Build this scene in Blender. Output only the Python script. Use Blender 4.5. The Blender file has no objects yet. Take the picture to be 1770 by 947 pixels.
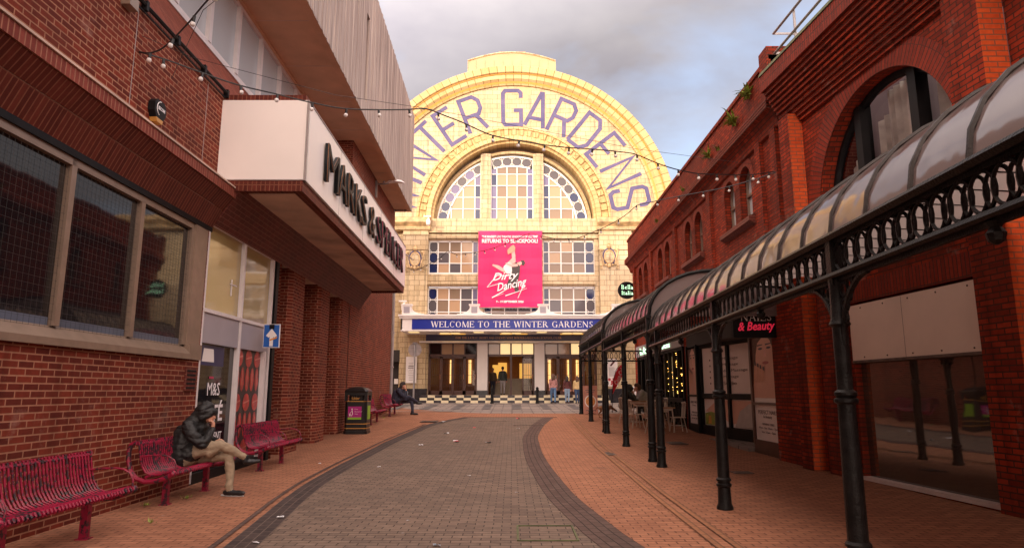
import bpy, bmesh, math, random
from mathutils import Vector, Matrix
R = math.radians; PI = math.pi
random.seed(7)
scene = bpy.context.scene
# ------------------------------------------------------------------ camera
cam_d = bpy.data.cameras.new('camera'); cam = bpy.data.objects.new('camera', cam_d)
scene.collection.objects.link(cam); scene.camera = cam
cam.location = (0, 0, 1.5); cam.rotation_euler = (R(90) + math.atan(201.5/1150), 0, 0)
cam_d.sensor_width = 36; cam_d.lens = 36*1150/1770; cam_d.clip_end = 2000
# ------------------------------------------------------------------ world, sun, exposure
SUN_AZ, SUN_EL = 27.0, 15.0       # light travels towards +Y, swinging to +X by SUN_AZ
CLOUD = 3.35                        # cloud brightness before the 0.1 background strength
scene.view_settings.view_transform = 'Standard'; scene.view_settings.look = 'None'
scene.view_settings.exposure = 0.78; scene.view_settings.gamma = 1.0
w = bpy.data.worlds.new('World'); scene.world = w; w.use_nodes = True
nt = w.node_tree; nt.nodes.clear()
def wn(t, **k):
    n = nt.nodes.new(t)
    for a, b in k.items(): setattr(n, a, b)
    return n
def wl_(a, b): nt.links.new(a, b)
sky = wn('ShaderNodeTexSky'); sky.sky_type = 'NISHITA'; sky.sun_disc = False
sky.sun_elevation = R(SUN_EL); sky.sun_rotation = R(180 + SUN_AZ)
tc = wn('ShaderNodeTexCoord')
mp = wn('ShaderNodeMapping'); mp.inputs['Scale'].default_value = (1.0, 1.0, 1.9); mp.inputs['Location'].default_value = (0.35, 0.2, 0.1)
wl_(tc.outputs['Generated'], mp.inputs['Vector'])
nz = wn('ShaderNodeTexNoise'); nz.inputs['Scale'].default_value = 2.1; nz.inputs['Detail'].default_value = 6; nz.inputs['Roughness'].default_value = .5
nz.inputs['Distortion'].default_value = .35
wl_(mp.outputs[0], nz.inputs['Vector'])
cr = wn('ShaderNodeValToRGB'); cr.color_ramp.elements[0].position = .33; cr.color_ramp.elements[1].position = .50
wl_(nz.outputs['Fac'], cr.inputs[0])
nz2 = wn('ShaderNodeTexNoise'); nz2.inputs['Scale'].default_value = 3.4; nz2.inputs['Detail'].default_value = 5
wl_(mp.outputs[0], nz2.inputs['Vector'])
cc = wn('ShaderNodeValToRGB')
cc.color_ramp.elements[0].position = .3; cc.color_ramp.elements[0].color = (.74, .68, .75, 1)
cc.color_ramp.elements[1].position = .7; cc.color_ramp.elements[1].color = (1.24, 1.13, 1.12, 1)
wl_(nz2.outputs['Fac'], cc.inputs[0])
# clouds are brighter overhead and on the sun's side of the sky
sp = wn('ShaderNodeSeparateXYZ'); wl_(tc.outputs['Generated'], sp.inputs[0])
dt = wn('ShaderNodeVectorMath', operation='DOT_PRODUCT')
dt.inputs[1].default_value = (-math.sin(R(SUN_AZ))*math.cos(R(35)), -math.cos(R(SUN_AZ))*math.cos(R(35)), math.sin(R(35)))
wl_(tc.outputs['Generated'], dt.inputs[0])
mr = wn('ShaderNodeMapRange'); mr.inputs['From Min'].default_value = -.4; mr.inputs['From Max'].default_value = .85
mr.inputs['To Min'].default_value = 1.0; mr.inputs['To Max'].default_value = 8.8
wl_(dt.outputs['Value'], mr.inputs['Value'])
wr = wn('ShaderNodeMapRange'); wr.inputs['From Min'].default_value = -.35; wr.inputs['From Max'].default_value = .5; wl_(dt.outputs['Value'], wr.inputs['Value'])
wm = wn('ShaderNodeMix', data_type='RGBA', blend_type='MULTIPLY'); wl_(wr.outputs[0], wm.inputs['Factor']); wl_(cc.outputs['Color'], wm.inputs['A']); wm.inputs['B'].default_value = (1.0, .86, .71, 1)
ml = wn('ShaderNodeVectorMath', operation='SCALE'); wl_(wm.outputs['Result'], ml.inputs[0])
mm = wn('ShaderNodeMath', operation='MULTIPLY'); mm.inputs[1].default_value = CLOUD; wl_(mr.outputs[0], mm.inputs[0])
wl_(mm.outputs[0], ml.inputs['Scale'])
bl = wn('ShaderNodeVectorMath', operation='MULTIPLY_ADD'); bl.inputs[1].default_value = (.7, .7, .7); bl.inputs[2].default_value = (2.4, 2.6, 3.4)
wl_(sky.outputs[0], bl.inputs[0])
mx = wn('ShaderNodeMix', data_type='RGBA')
wl_(cr.outputs['Color'], mx.inputs['Factor']); wl_(bl.outputs[0], mx.inputs['A']); wl_(ml.outputs[0], mx.inputs['B'])
bg = wn('ShaderNodeBackground'); bg.inputs['Strength'].default_value = .1
wl_(mx.outputs['Result'], bg.inputs['Color'])
wo = wn('ShaderNodeOutputWorld'); wl_(bg.outputs[0], wo.inputs[0])
sun_d = bpy.data.lights.new('sun', 'SUN'); sun = bpy.data.objects.new('sun', sun_d); scene.collection.objects.link(sun)
sun_d.energy = 2.05; sun_d.angle = R(1.2); sun_d.color = (1.0, .80, .52)
dv = Vector((math.sin(R(SUN_AZ))*math.cos(R(SUN_EL)), math.cos(R(SUN_AZ))*math.cos(R(SUN_EL)), -math.sin(R(SUN_EL))))
sun.rotation_euler = dv.to_track_quat('-Z', 'Y').to_euler(); sun.location = (-20, -30, 30)

# ------------------------------------------------------------------ materials
def mat_new(name):
    m = bpy.data.materials.new(name); m.use_nodes = True
    return m, m.node_tree, m.node_tree.nodes['Principled BSDF']
def P(name, col, rough=.6, metal=0, var=.12, vs=6.0, bump=0.0, bs=40.0, spec=.5, emit=None, es=1.0, coord='Object', ior=None):
    m, t, b = mat_new(name)
    b.inputs['Roughness'].default_value = rough; b.inputs['Metallic'].default_value = metal
    b.inputs['Specular IOR Level'].default_value = spec
    if ior: b.inputs['IOR'].default_value = ior
    b.inputs['Base Color'].default_value = (*col, 1)
    if var > 0 or bump > 0:
        c = t.nodes.new('ShaderNodeTexCoord')
    if var > 0:
        n = t.nodes.new('ShaderNodeTexNoise'); n.inputs['Scale'].default_value = vs; n.inputs['Detail'].default_value = 5
        t.links.new(c.outputs[coord], n.inputs['Vector'])
        r = t.nodes.new('ShaderNodeValToRGB')
        r.color_ramp.elements[0].position = .3; r.color_ramp.elements[1].position = .7
        r.color_ramp.elements[0].color = (*[max(0, q*(1-var)) for q in col], 1)
        r.color_ramp.elements[1].color = (*[min(1, q*(1+var)) for q in col], 1)
        t.links.new(n.outputs['Fac'], r.inputs[0]); t.links.new(r.outputs[0], b.inputs['Base Color'])
    if bump > 0:
        n2 = t.nodes.new('ShaderNodeTexNoise'); n2.inputs['Scale'].default_value = bs; n2.inputs['Detail'].default_value = 4
        t.links.new(c.outputs[coord], n2.inputs['Vector'])
        bp = t.nodes.new('ShaderNodeBump'); bp.inputs['Strength'].default_value = bump; bp.inputs['Distance'].default_value = .02
        t.links.new(n2.outputs['Fac'], bp.inputs['Height']); t.links.new(bp.outputs[0], b.inputs['Normal'])
    if emit:
        b.inputs['Emission Color'].default_value = (*emit, 1); b.inputs['Emission Strength'].default_value = es
    return m
def BR(name, c1, c2, mortar, bw=.225, bh=.075, ms=.01, rough=.75, bump=.5, dirt=.35, dscale=.5, offset=.5, smooth=.2, dirtcol=(.05, .04, .035), spec=.1, streak=0.0, gum=0.0, salt=0.0, warp=0.0):
    m, t, b = mat_new(name); N = t.nodes; L = t.links
    uv = N.new('ShaderNodeUVMap')
    k = N.new('ShaderNodeTexBrick'); k.offset = offset
    src = uv.outputs[0]
    if warp > 0:
        wz = N.new('ShaderNodeTexNoise'); wz.inputs['Scale'].default_value = 3.0; L.new(src, wz.inputs['Vector'])
        wa = N.new('ShaderNodeVectorMath'); wa.operation = 'MULTIPLY_ADD'
        wa.inputs[1].default_value = (warp, warp, warp); L.new(wz.outputs['Color'], wa.inputs[0]); L.new(src, wa.inputs[2]); src = wa.outputs[0]
    L.new(src, k.inputs['Vector'])
    k.inputs['Color1'].default_value = (*c1, 1); k.inputs['Color2'].default_value = (*c2, 1); k.inputs['Mortar'].default_value = (*mortar, 1)
    k.inputs['Scale'].default_value = 1; k.inputs['Mortar Size'].default_value = ms; k.inputs['Mortar Smooth'].default_value = smooth
    k.inputs['Bias'].default_value = 0; k.inputs['Brick Width'].default_value = bw; k.inputs['Row Height'].default_value = bh
    n = N.new('ShaderNodeTexNoise'); n.inputs['Scale'].default_value = dscale; n.inputs['Detail'].default_value = 8; n.inputs['Roughness'].default_value = .65
    L.new(uv.outputs[0], n.inputs['Vector'])
    r = N.new('ShaderNodeValToRGB'); r.color_ramp.elements[0].position = .42; r.color_ramp.elements[1].position = .78
    r.color_ramp.elements[0].color = (0, 0, 0, 1); r.color_ramp.elements[1].color = (dirt, dirt, dirt, 1)
    L.new(n.outputs['Fac'], r.inputs[0])
    x = N.new('ShaderNodeMix'); x.data_type = 'RGBA'; L.new(r.outputs[0], x.inputs['Factor'])
    L.new(k.outputs['Color'], x.inputs['A']); x.inputs['B'].default_value = (*dirtcol, 1)
    # fine grain
    g = N.new('ShaderNodeTexNoise'); g.inputs['Scale'].default_value = 14; g.inputs['Detail'].default_value = 6; L.new(uv.outputs[0], g.inputs['Vector'])
    gm = N.new('ShaderNodeMapRange'); gm.inputs['To Min'].default_value = .72; gm.inputs['To Max'].default_value = 1.28; L.new(g.outputs['Fac'], gm.inputs['Value'])
    sc = N.new('ShaderNodeVectorMath'); sc.operation = 'SCALE'; L.new(x.outputs['Result'], sc.inputs[0]); L.new(gm.outputs[0], sc.inputs['Scale'])
    outc = sc.outputs[0]
    if streak > 0:
        mpp = N.new('ShaderNodeMapping'); mpp.inputs['Scale'].default_value = (2.2, .12, 1); L.new(uv.outputs[0], mpp.inputs['Vector'])
        s = N.new('ShaderNodeTexNoise'); s.inputs['Scale'].default_value = 2.2; s.inputs['Detail'].default_value = 4; L.new(mpp.outputs[0], s.inputs['Vector'])
        sm = N.new('ShaderNodeMapRange'); sm.inputs['From Min'].default_value = .5; sm.inputs['From Max'].default_value = .75
        sm.inputs['To Min'].default_value = 1; sm.inputs['To Max'].default_value = 1-streak; L.new(s.outputs['Fac'], sm.inputs['Value'])
        s2 = N.new('ShaderNodeVectorMath'); s2.operation = 'SCALE'; L.new(outc, s2.inputs[0]); L.new(sm.outputs[0], s2.inputs['Scale']); outc = s2.outputs[0]
    if salt > 0:     # pale lime bloom and tonal patches in old brickwork
        for sc_, lo_, hi_, amt, colr in ((1.3, .60, .72, salt, (.42, .27, .22)), (.35, .45, .62, salt*.9, (.09, .028, .02)), (5.5, .64, .74, salt*.8, (.05, .02, .018))):
            sn = N.new('ShaderNodeTexNoise'); sn.inputs['Scale'].default_value = sc_; sn.inputs['Detail'].default_value = 7; sn.inputs['Roughness'].default_value = .7; L.new(uv.outputs[0], sn.inputs['Vector'])
            sr = N.new('ShaderNodeMapRange'); sr.inputs['From Min'].default_value = lo_; sr.inputs['From Max'].default_value = hi_; sr.inputs['To Max'].default_value = amt; L.new(sn.outputs['Fac'], sr.inputs['Value'])
            sx_ = N.new('ShaderNodeMix'); sx_.data_type = 'RGBA'; L.new(sr.outputs[0], sx_.inputs['Factor']); L.new(outc, sx_.inputs['A']); sx_.inputs['B'].default_value = (*colr, 1); outc = sx_.outputs['Result']
    if gum > 0:      # trodden gum and stains on the paving
        for scl, thr, colr in ((1.7, .045, (.45, .42, .40)), (2.9, .05, (.03, .025, .02)), (.45, .10, (.09, .06, .045))):
            vo = N.new('ShaderNodeTexVoronoi'); vo.inputs['Scale'].default_value = scl; vo.inputs['Randomness'].default_value = 1
            L.new(uv.outputs[0], vo.inputs['Vector'])
            gr = N.new('ShaderNodeMapRange'); gr.inputs['From Min'].default_value = thr; gr.inputs['From Max'].default_value = thr*.6; gr.inputs['To Max'].default_value = gum
            L.new(vo.outputs['Distance'], gr.inputs['Value'])
            gx = N.new('ShaderNodeMix'); gx.data_type = 'RGBA'; L.new(gr.outputs[0], gx.inputs['Factor']); L.new(outc, gx.inputs['A']); gx.inputs['B'].default_value = (*colr, 1); outc = gx.outputs['Result']
    L.new(outc, b.inputs['Base Color'])
    b.inputs['Roughness'].default_value = rough; b.inputs['Specular IOR Level'].default_value = spec
    bp = N.new('ShaderNodeBump'); bp.inputs['Strength'].default_value = bump; bp.inputs['Distance'].default_value = .008; bp.invert = True
    ad = N.new('ShaderNodeMath'); ad.operation = 'MULTIPLY_ADD'; ad.inputs[1].default_value = -.25
    L.new(g.outputs['Fac'], ad.inputs[0]); L.new(k.outputs['Fac'], ad.inputs[2]); L.new(ad.outputs[0], bp.inputs['Height']); L.new(bp.outputs[0], b.inputs['Normal'])
    return m
def GLASS(name, col=(.012, .012, .014), rough=.03, ior=1.6, coat=0.0):
    m, t, b = mat_new(name)
    b.inputs['Base Color'].default_value = (*col, 1); b.inputs['Roughness'].default_value = rough; b.inputs['IOR'].default_value = ior
    c = t.nodes.new('ShaderNodeTexCoord'); n = t.nodes.new('ShaderNodeTexNoise'); n.inputs['Scale'].default_value = 1.1
    t.links.new(c.outputs['Object'], n.inputs['Vector'])
    bp = t.nodes.new('ShaderNodeBump'); bp.inputs['Strength'].default_value = .06; bp.inputs['Distance'].default_value = .05
    t.links.new(n.outputs['Fac'], bp.inputs['Height']); t.links.new(bp.outputs[0], b.inputs['Normal'])
    return m
def CLEAR(name, tint=(.8, .8, .8), rough=.02, ior=1.5):
    m, t, b = mat_new(name); N = t.nodes
    tr = N.new('ShaderNodeBsdfTransparent'); tr.inputs[0].default_value = (*tint, 1)
    gl = N.new('ShaderNodeBsdfGlossy'); gl.inputs['Roughness'].default_value = rough
    fr = N.new('ShaderNodeFresnel'); fr.inputs['IOR'].default_value = ior
    mx = N.new('ShaderNodeMixShader'); t.links.new(fr.outputs[0], mx.inputs[0]); t.links.new(tr.outputs[0], mx.inputs[1]); t.links.new(gl.outputs[0], mx.inputs[2])
    t.links.new(mx.outputs[0], N['Material Output'].inputs[0]); return m
M = dict(
 paving=BR('orange_brick_paving', (.40, .185, .11), (.29, .13, .078), (.10, .05, .035), .205, .100, .007, .8, .6, .6, .35, dirtcol=(.22, .10, .065), warp=.012, gum=.35),
 setts=BR('grey_brown_setts', (.225, .16, .125), (.15, .108, .087), (.06, .045, .038), .2, .11, .006, .8, .9, .6, .4, dirtcol=(.12, .095, .08), warp=.025, gum=.4),
 kerb_dark=BR('dark_edging_blocks', (.075, .055, .052), (.05, .038, .038), (.16, .12, .10), .21, .105, .006, .75, .5, .3),
 kerb_red=BR('brown_edging_blocks', (.13, .085, .072), (.095, .06, .052), (.04, .03, .03), .21, .105, .008, .75, .6, .3),
 tan_line=BR('tan_edging_blocks', (.36, .165, .085), (.30, .14, .075), (.16, .09, .06), .21, .07, .008, .8, .4, .3),
 stone=BR('stone_flags', (.33, .27, .24), (.24, .20, .18), (.07, .06, .06), .9, .45, .03, .7, .4, .5, .4, dirtcol=(.10, .085, .08)),
 stone_dark=P('dark_flag_band', (.09, .078, .078), .7, var=.3),
 brick_l=BR('maroon_brick', (.24, .042, .023), (.11, .020, .014), (.40, .185, .115), .225, .075, .009, .8, .5, .30, .5, dirtcol=(.07, .03, .025), streak=.3, salt=.4),
 brick_dark=BR('maroon_soldier_brick', (.175, .042, .032), (.12, .030, .024), (.24, .10, .07), .225, .07, .006, .5, .5, .45, .6, dirtcol=(.045, .022, .018)),  # darker maroon brick
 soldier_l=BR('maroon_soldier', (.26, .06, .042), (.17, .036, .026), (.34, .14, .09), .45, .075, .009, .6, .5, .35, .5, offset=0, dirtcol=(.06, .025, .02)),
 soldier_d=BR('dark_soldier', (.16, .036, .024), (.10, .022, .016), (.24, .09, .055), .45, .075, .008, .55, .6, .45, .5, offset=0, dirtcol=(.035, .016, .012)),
 soldier_r=BR('red_soldier', (.30, .038, .018), (.20, .026, .014), (.09, .03, .02), .6, .075, .010, .6, .7, .5, .7, offset=0, dirtcol=(.08, .03, .02)),
 brick_r=BR('red_engineering_brick', (.40, .046, .016), (.19, .022, .010), (.07, .028, .018), .225, .075, .010, .75, .8, .6, .7, dirtcol=(.12, .03, .02), streak=.45, salt=.5),
 brick_orange=BR('orange_red_brick', (.68, .105, .026), (.56, .075, .020), (.26, .09, .05), .225, .075, .010, .5, .6, .3, .7, dirtcol=(.2, .04, .02)),  # for the terracotta tile, and pier returns with sky glow painted in
 tile=BR('cream_faience_tile', (.62, .49, .31), (.50, .38, .22), (.22, .13, .06), .62, .31, .014, .32, .25, .6, .35, dirtcol=(.36, .24, .12), spec=.5, streak=.5),
 tile_ring=BR('gold_cream_moulding', (.60, .45, .24), (.50, .36, .17), (.16, .08, .02), .5, 2.0, .018, .32, .2, .35, .5, dirtcol=(.52, .30, .10), offset=0, streak=.15),
 tile_gold=P('ochre_glazed_tile', (.58, .25, .02), .3, var=.15),
 tile_patch=P('unglazed_repair_tile', (.66, .42, .20), .5, var=.12),
 attic_panel=P('attic_render', (.46, .33, .19), .6, var=.12, vs=.8),
 faience_dark=P('weathered_faience', (.48, .33, .17), .5, var=.5, vs=3, bump=.3),
 purple=BR('violet_faience', (.115, .105, .22), (.09, .085, .19), (.12, .10, .2), .3, .3, .008, .35, .2, .3, .8, dirtcol=(.3, .24, .38)),
 black_stone=P('polished_black_stone', (.03, .03, .035), .2, var=.3),
 white=P('white_paint', (.86, .81, .78), .45, var=.04, vs=2),
 white_plain=P('white_gloss', (.80, .78, .76), .35, var=.03),
 sign_white=P('white_sign_panel', (.90, .83, .79), .4, var=.035, vs=.9),
 blue=P('royal_blue_sign', (.012, .03, .30), .3, var=.05),
 navy=P('navy_sign', (.03, .03, .10), .35, var=.1),
 pale_text=P('pale_lettering', (.85, .82, .85), .5, var=0),
 gold_text=P('bronze_lettering', (.65, .36, .2), .5, var=0),
 black_text=P('charcoal_lettering', (.008, .010, .012), .5, var=.1, spec=.2),
 copper=P('copper_edge', (.45, .20, .10), .4, metal=.5, var=.15),
 letter_red=P('magenta_edge', (.45, .03, .10), .4, var=.05),
 soffit=P('stained_render_soffit', (.55, .40, .32), .85, var=.3, vs=1.2, bump=.2),
 frame_al=P('bronze_aluminium_frame', (.28, .20, .15), .38, metal=.3, var=.12),
 frame_white=P('pale_window_frame', (.72, .66, .66), .4, var=.06),
 panel_grey=P('grey_lilac_panel', (.36, .33, .37), .4, var=.06, vs=2),
 glass_dark=GLASS('dark_shop_glass', (.010, .009, .011), .04, 1.55),
 glass_frost=P('frosted_film', (.10, .12, .17), .3, var=.2, vs=1.5),
 glass_mirror=GLASS('reflective_shop_glass', (.055, .042, .034), .03, 2.2),
 glass_sky=GLASS('pale_blinds_glass', (.52, .55, .58), .08, 1.7),
 glass_yellow=GLASS('lit_cream_glass', (.42, .32, .14), .05, 1.8),
 curtain=P('net_curtain', (.80, .74, .68), .6, var=.3, vs=3),
 mesh_wire=P('wire', (.05, .045, .04), .5, metal=.6, var=0),
 pane_tan=GLASS('tan_pane', (.44, .29, .18), .06, 1.5), pane_tan2=GLASS('brown_pane', (.24, .17, .12), .05, 1.5),
 pane_lilac=GLASS('lilac_pane', (.17, .15, .28), .12, 1.5), pane_navy=GLASS('navy_pane', (.012, .022, .085), .08, 1.6), pane_grey=GLASS('grey_pane', (.10, .09, .10), .1, 1.5),
 door_brown=P('dark_brown_joinery', (.085, .035, .025), .35, var=.2),
 clear=CLEAR('door_glass', (.75, .68, .55), .02, 1.5),
 clear_window=CLEAR('clear_window_glass', (.95, .95, .95), .02, 1.35),
 lobby=P('lobby_wall', (.30, .13, .05), .6, var=.2), lobby_floor=P('lobby_floor', (.32, .24, .15), .3, var=.1),
 lamp_warm=P('warm_lamp', (1, .7, .3), .5, var=0, emit=(1, .66, .28), es=1.3), lamp_soft=P('lit_amber_panel', (.9, .5, .1), .5, var=0, emit=(1, .52, .10), es=.45),
 lamp_pale=P('pale_lit_panel', (.9, .75, .4), .5, var=0, emit=(1, .72, .34), es=.48),
 neon_green=P('green_white_neon', (.6, .9, .6), .5, var=0, emit=(.55, 1, .62), es=1.3), neon_red=P('red_neon', (.6, .02, .05), .5, var=0, emit=(1, .03, .08), es=.22),
 tea=P('fairy_light', (1, .6, .2), .5, var=0, emit=(1, .5, .1), es=5),
 checker_b=P('black_glazed_tile', (.05, .045, .05), .25, var=.2), checker_w=P('cream_glazed_tile', (.78, .68, .46), .3, var=.08),
 concrete=P('board_marked_concrete', (.36, .28, .25), .9, var=.2),
 soffit_c=P('brown_concrete_soffit', (.62, .40, .26), .9, var=.12, vs=1.5, bump=.15),
 magenta=P('magenta_vinyl', (.74, .004, .125), .5, var=.05, vs=1),
 skin_print=P('printed_skin', (.62, .33, .22), .5, var=.1), dark_print=P('printed_dark', (.05, .035, .035), .5, var=.1), pink_print=P('printed_pink', (.75, .42, .38), .5, var=.15),
 iron=P('black_cast_iron', (.012, .011, .011), .36, var=.4, vs=12, bump=.35, bs=60, spec=.16),
 rib=P('brown_black_rib', (.03, .022, .02), .5, var=.3, bump=.2, spec=.25),
 bench=None, red_dark=P('worn_steel', (.05, .02, .03), .5, var=.5),
 bin_black=P('black_bin_plastic', (.015, .013, .013), .35, var=.2), bin_gold=P('gold_band', (.50, .24, .05), .4, var=.05), bin_mag=P('magenta_sticker', (.42, .01, .20), .5, var=0), bin_green=P('lime_sticker', (.25, .45, .03), .5, var=0),
 grey_metal=P('galvanised_steel', (.30, .28, .28), .4, metal=.6, var=.15), pipe=P('grey_pipe', (.33, .28, .27), .5, var=.1),
 sign_blue=P('traffic_sign_blue', (.01, .10, .42), .4, var=.03), sticker=P('orange_sticker', (.7, .28, .05), .5, var=.1),
 black=P('matt_black', (.010, .009, .010), .5, var=.2, spec=.15), shop_dark=P('dark_shop_interior', (.025, .018, .016), .7, var=.2),
 poster=P('poster_white', (.80, .75, .73), .5, var=.04, vs=2), poster_dim=P('vinyl_white', (.76, .68, .66), .5, var=.04, vs=2),
 print_text=P('printed_text', (.16, .12, .12), .6, var=0), lips=P('printed_lips', (.36, .09, .09), .5, var=.05), nail=P('printed_dark_nail', (.03, .03, .06), .4, var=0), hair_print=P('printed_hair', (.10, .045, .03), .6, var=.5, vs=20),
 skin_p=P('printed_face', (.66, .38, .29), .5, var=.08, vs=2), towel=P('printed_towel', (.50, .46, .44), .6, var=.08),
 board=P('painted_board', (.74, .62, .54), .6, var=.06, vs=1.5), sill_white=P('chipped_white_sill', (.62, .54, .52), .6, var=.1),
 wood=P('table_wood', (.32, .15, .07), .5, var=.2), chair=P('cream_chair_paint', (.55, .46, .38), .5, var=.12),
 bean=P('roasted_bean', (.42, .04, .035), .35, var=.5, vs=9), bean_hi=P('bean_crack', (.60, .22, .18), .5, var=.2),
 red=P('flag_red', (.70, .015, .03), .5, var=.05), shop_blue=P('shop_blue', (.015, .10, .34), .4, var=.05),
 pizza=P('pizza_print', (.62, .25, .07), .5, var=.5, vs=30), board_pink=P('pink_board', (.58, .25, .18), .5, var=.15),
 rust=P('rusted_plate', (.12, .085, .07), .7, var=.4, vs=9, bump=.3), moss=P('moss', (.10, .11, .05), .9, var=.4),
 leaf=P('fern_leaf', (.24, .31, .05), .6, var=.4, vs=9), stalk=P('dry_stalk', (.22, .08, .06), .7, var=.2),
 cable=P('black_cable', (.012, .012, .014), .5, var=0), bulb=P('white_bulb', (.75, .70, .68), .2, var=0),
 litter_w=P('litter_paper', (.72, .72, .75), .6, var=.05), litter_r=P('litter_red', (.5, .05, .06), .5, var=.1), litter_b=P('litter_foil', (.30, .36, .42), .3, var=.1),
 navy_cloth=P('navy_cloth', (.02, .02, .04), .8, var=.2), black_cloth=P('black_quilted_cloth', (.012, .012, .013), .6, var=.3, vs=18, bump=.4, bs=14),
 khaki=P('khaki_cloth', (.30, .225, .15), .85, var=.12, vs=14, bump=.35, bs=22), skin=P('skin', (.50, .24, .16), .5, var=.06), shoe=P('black_shoe', (.012, .012, .014), .45, var=.2), white_sole=P('white_sole', (.6, .6, .6), .5, var=0),
 hair=P('dark_hair', (.025, .015, .012), .6, var=.3), hair_br=P('brown_hair', (.10, .045, .025), .6, var=.3),
 jeans=P('blue_jeans', (.10, .19, .34), .8, var=.15, vs=12), jeans_l=P('light_jeans', (.28, .40, .55), .8, var=.12, vs=12), jeans_d=P('dark_jeans', (.04, .08, .17), .8, var=.15),
 pinktop=P('patterned_pink_knit', (.45, .22, .20), .8, var=.55, vs=25), maroon=P('maroon_top', (.11, .03, .03), .8, var=.1), mustard=P('cream_puffer', (.62, .45, .22), .6, var=.1), green_coat=P('dark_green_coat', (.03, .035, .03), .7, var=.2),
 grey_cloth=P('grey_cloth', (.33, .30, .30), .8, var=.1), coat_brown=P('brown_coat', (.10, .06, .035), .8, var=.15), dog=P('tan_dog_fur', (.24, .11, .05), .8, var=.35, vs=8), dog_dark=P('dark_dog_fur', (.05, .03, .02), .8, var=.2), sock=P('red_boot', (.35, .03, .05), .6, var=.05),
)
def concrete_mat():
    m = M['concrete']; t = m.node_tree; N = t.nodes; L = t.links; b = N['Principled BSDF']
    uv = N.new('ShaderNodeUVMap')
    mp = N.new('ShaderNodeMapping'); mp.inputs['Scale'].default_value = (5.5, .12, 1); L.new(uv.outputs[0], mp.inputs['Vector'])
    n = N.new('ShaderNodeTexNoise'); n.inputs['Scale'].default_value = 1.6; n.inputs['Detail'].default_value = 8; n.inputs['Roughness'].default_value = .6; L.new(mp.outputs[0], n.inputs['Vector'])
    r = N.new('ShaderNodeValToRGB'); e = r.color_ramp.elements
    e[0].position = .30; e[0].color = (.17, .13, .12, 1); e[1].position = .72; e[1].color = (.74, .62, .54, 1)
    r.color_ramp.elements.new(.5).color = (.38, .30, .27, 1)
    L.new(n.outputs['Fac'], r.inputs[0]); L.new(r.outputs[0], b.inputs['Base Color'])
    bp = N.new('ShaderNodeBump'); bp.inputs['Strength'].default_value = .8; bp.inputs['Distance'].default_value = .04
    L.new(n.outputs['Fac'], bp.inputs['Height']); L.new(bp.outputs[0], b.inputs['Normal'])
concrete_mat()
def bench_mat():
    m, t, b = mat_new('chipped_crimson_paint'); N = t.nodes; L = t.links
    c = N.new('ShaderNodeTexCoord'); n = N.new('ShaderNodeTexNoise'); n.inputs['Scale'].default_value = 16; n.inputs['Detail'].default_value = 8; n.inputs['Roughness'].default_value = .7
    L.new(c.outputs['Object'], n.inputs['Vector']); r = N.new('ShaderNodeValToRGB')
    r.color_ramp.elements[0].position = .47; r.color_ramp.elements[0].color = (.028, .014, .02, 1)
    r.color_ramp.elements[1].position = .53; r.color_ramp.elements[1].color = (.27, .005, .036, 1)
    n2 = N.new('ShaderNodeTexNoise'); n2.inputs['Scale'].default_value = 2.2; L.new(c.outputs['Object'], n2.inputs['Vector'])
    a = N.new('ShaderNodeMath'); a.operation = 'MULTIPLY_ADD'; a.inputs[1].default_value = .28; L.new(n2.outputs['Fac'], a.inputs[0])
    s = N.new('ShaderNodeMath'); s.operation = 'SUBTRACT'; s.inputs[1].default_value = .10; L.new(n.outputs['Fac'], s.inputs[0]); L.new(s.outputs[0], a.inputs[2])
    L.new(a.outputs[0], r.inputs[0]); L.new(r.outputs[0], b.inputs['Base Color']); b.inputs['Roughness'].default_value = .45
    return m
M['bench'] = bench_mat()
def vault_mat():
    m, t, b = mat_new('tinted_polycarbonate'); N = t.nodes; L = t.links
    b.inputs['Base Color'].default_value = (.20, .165, .165, 1); b.inputs['Roughness'].default_value = .08; b.inputs['IOR'].default_value = 2.1
    c = N.new('ShaderNodeTexCoord'); n = N.new('ShaderNodeTexNoise'); n.inputs['Scale'].default_value = 2.4; n.inputs['Detail'].default_value = 2
    L.new(c.outputs['Object'], n.inputs['Vector']); bp = N.new('ShaderNodeBump'); bp.inputs['Strength'].default_value = .25; bp.inputs['Distance'].default_value = .05
    L.new(n.outputs['Fac'], bp.inputs['Height']); L.new(bp.outputs[0], b.inputs['Normal'])
    tr = N.new('ShaderNodeBsdfTranslucent'); tr.inputs[0].default_value = (.72, .63, .6, 1)
    mx = N.new('ShaderNodeMixShader'); mx.inputs[0].default_value = .25
    L.new(b.outputs[0], mx.inputs[1]); L.new(tr.outputs[0], mx.inputs[2]); L.new(mx.outputs[0], N['Material Output'].inputs[0]); return m
M['vault'] = vault_mat()

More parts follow.
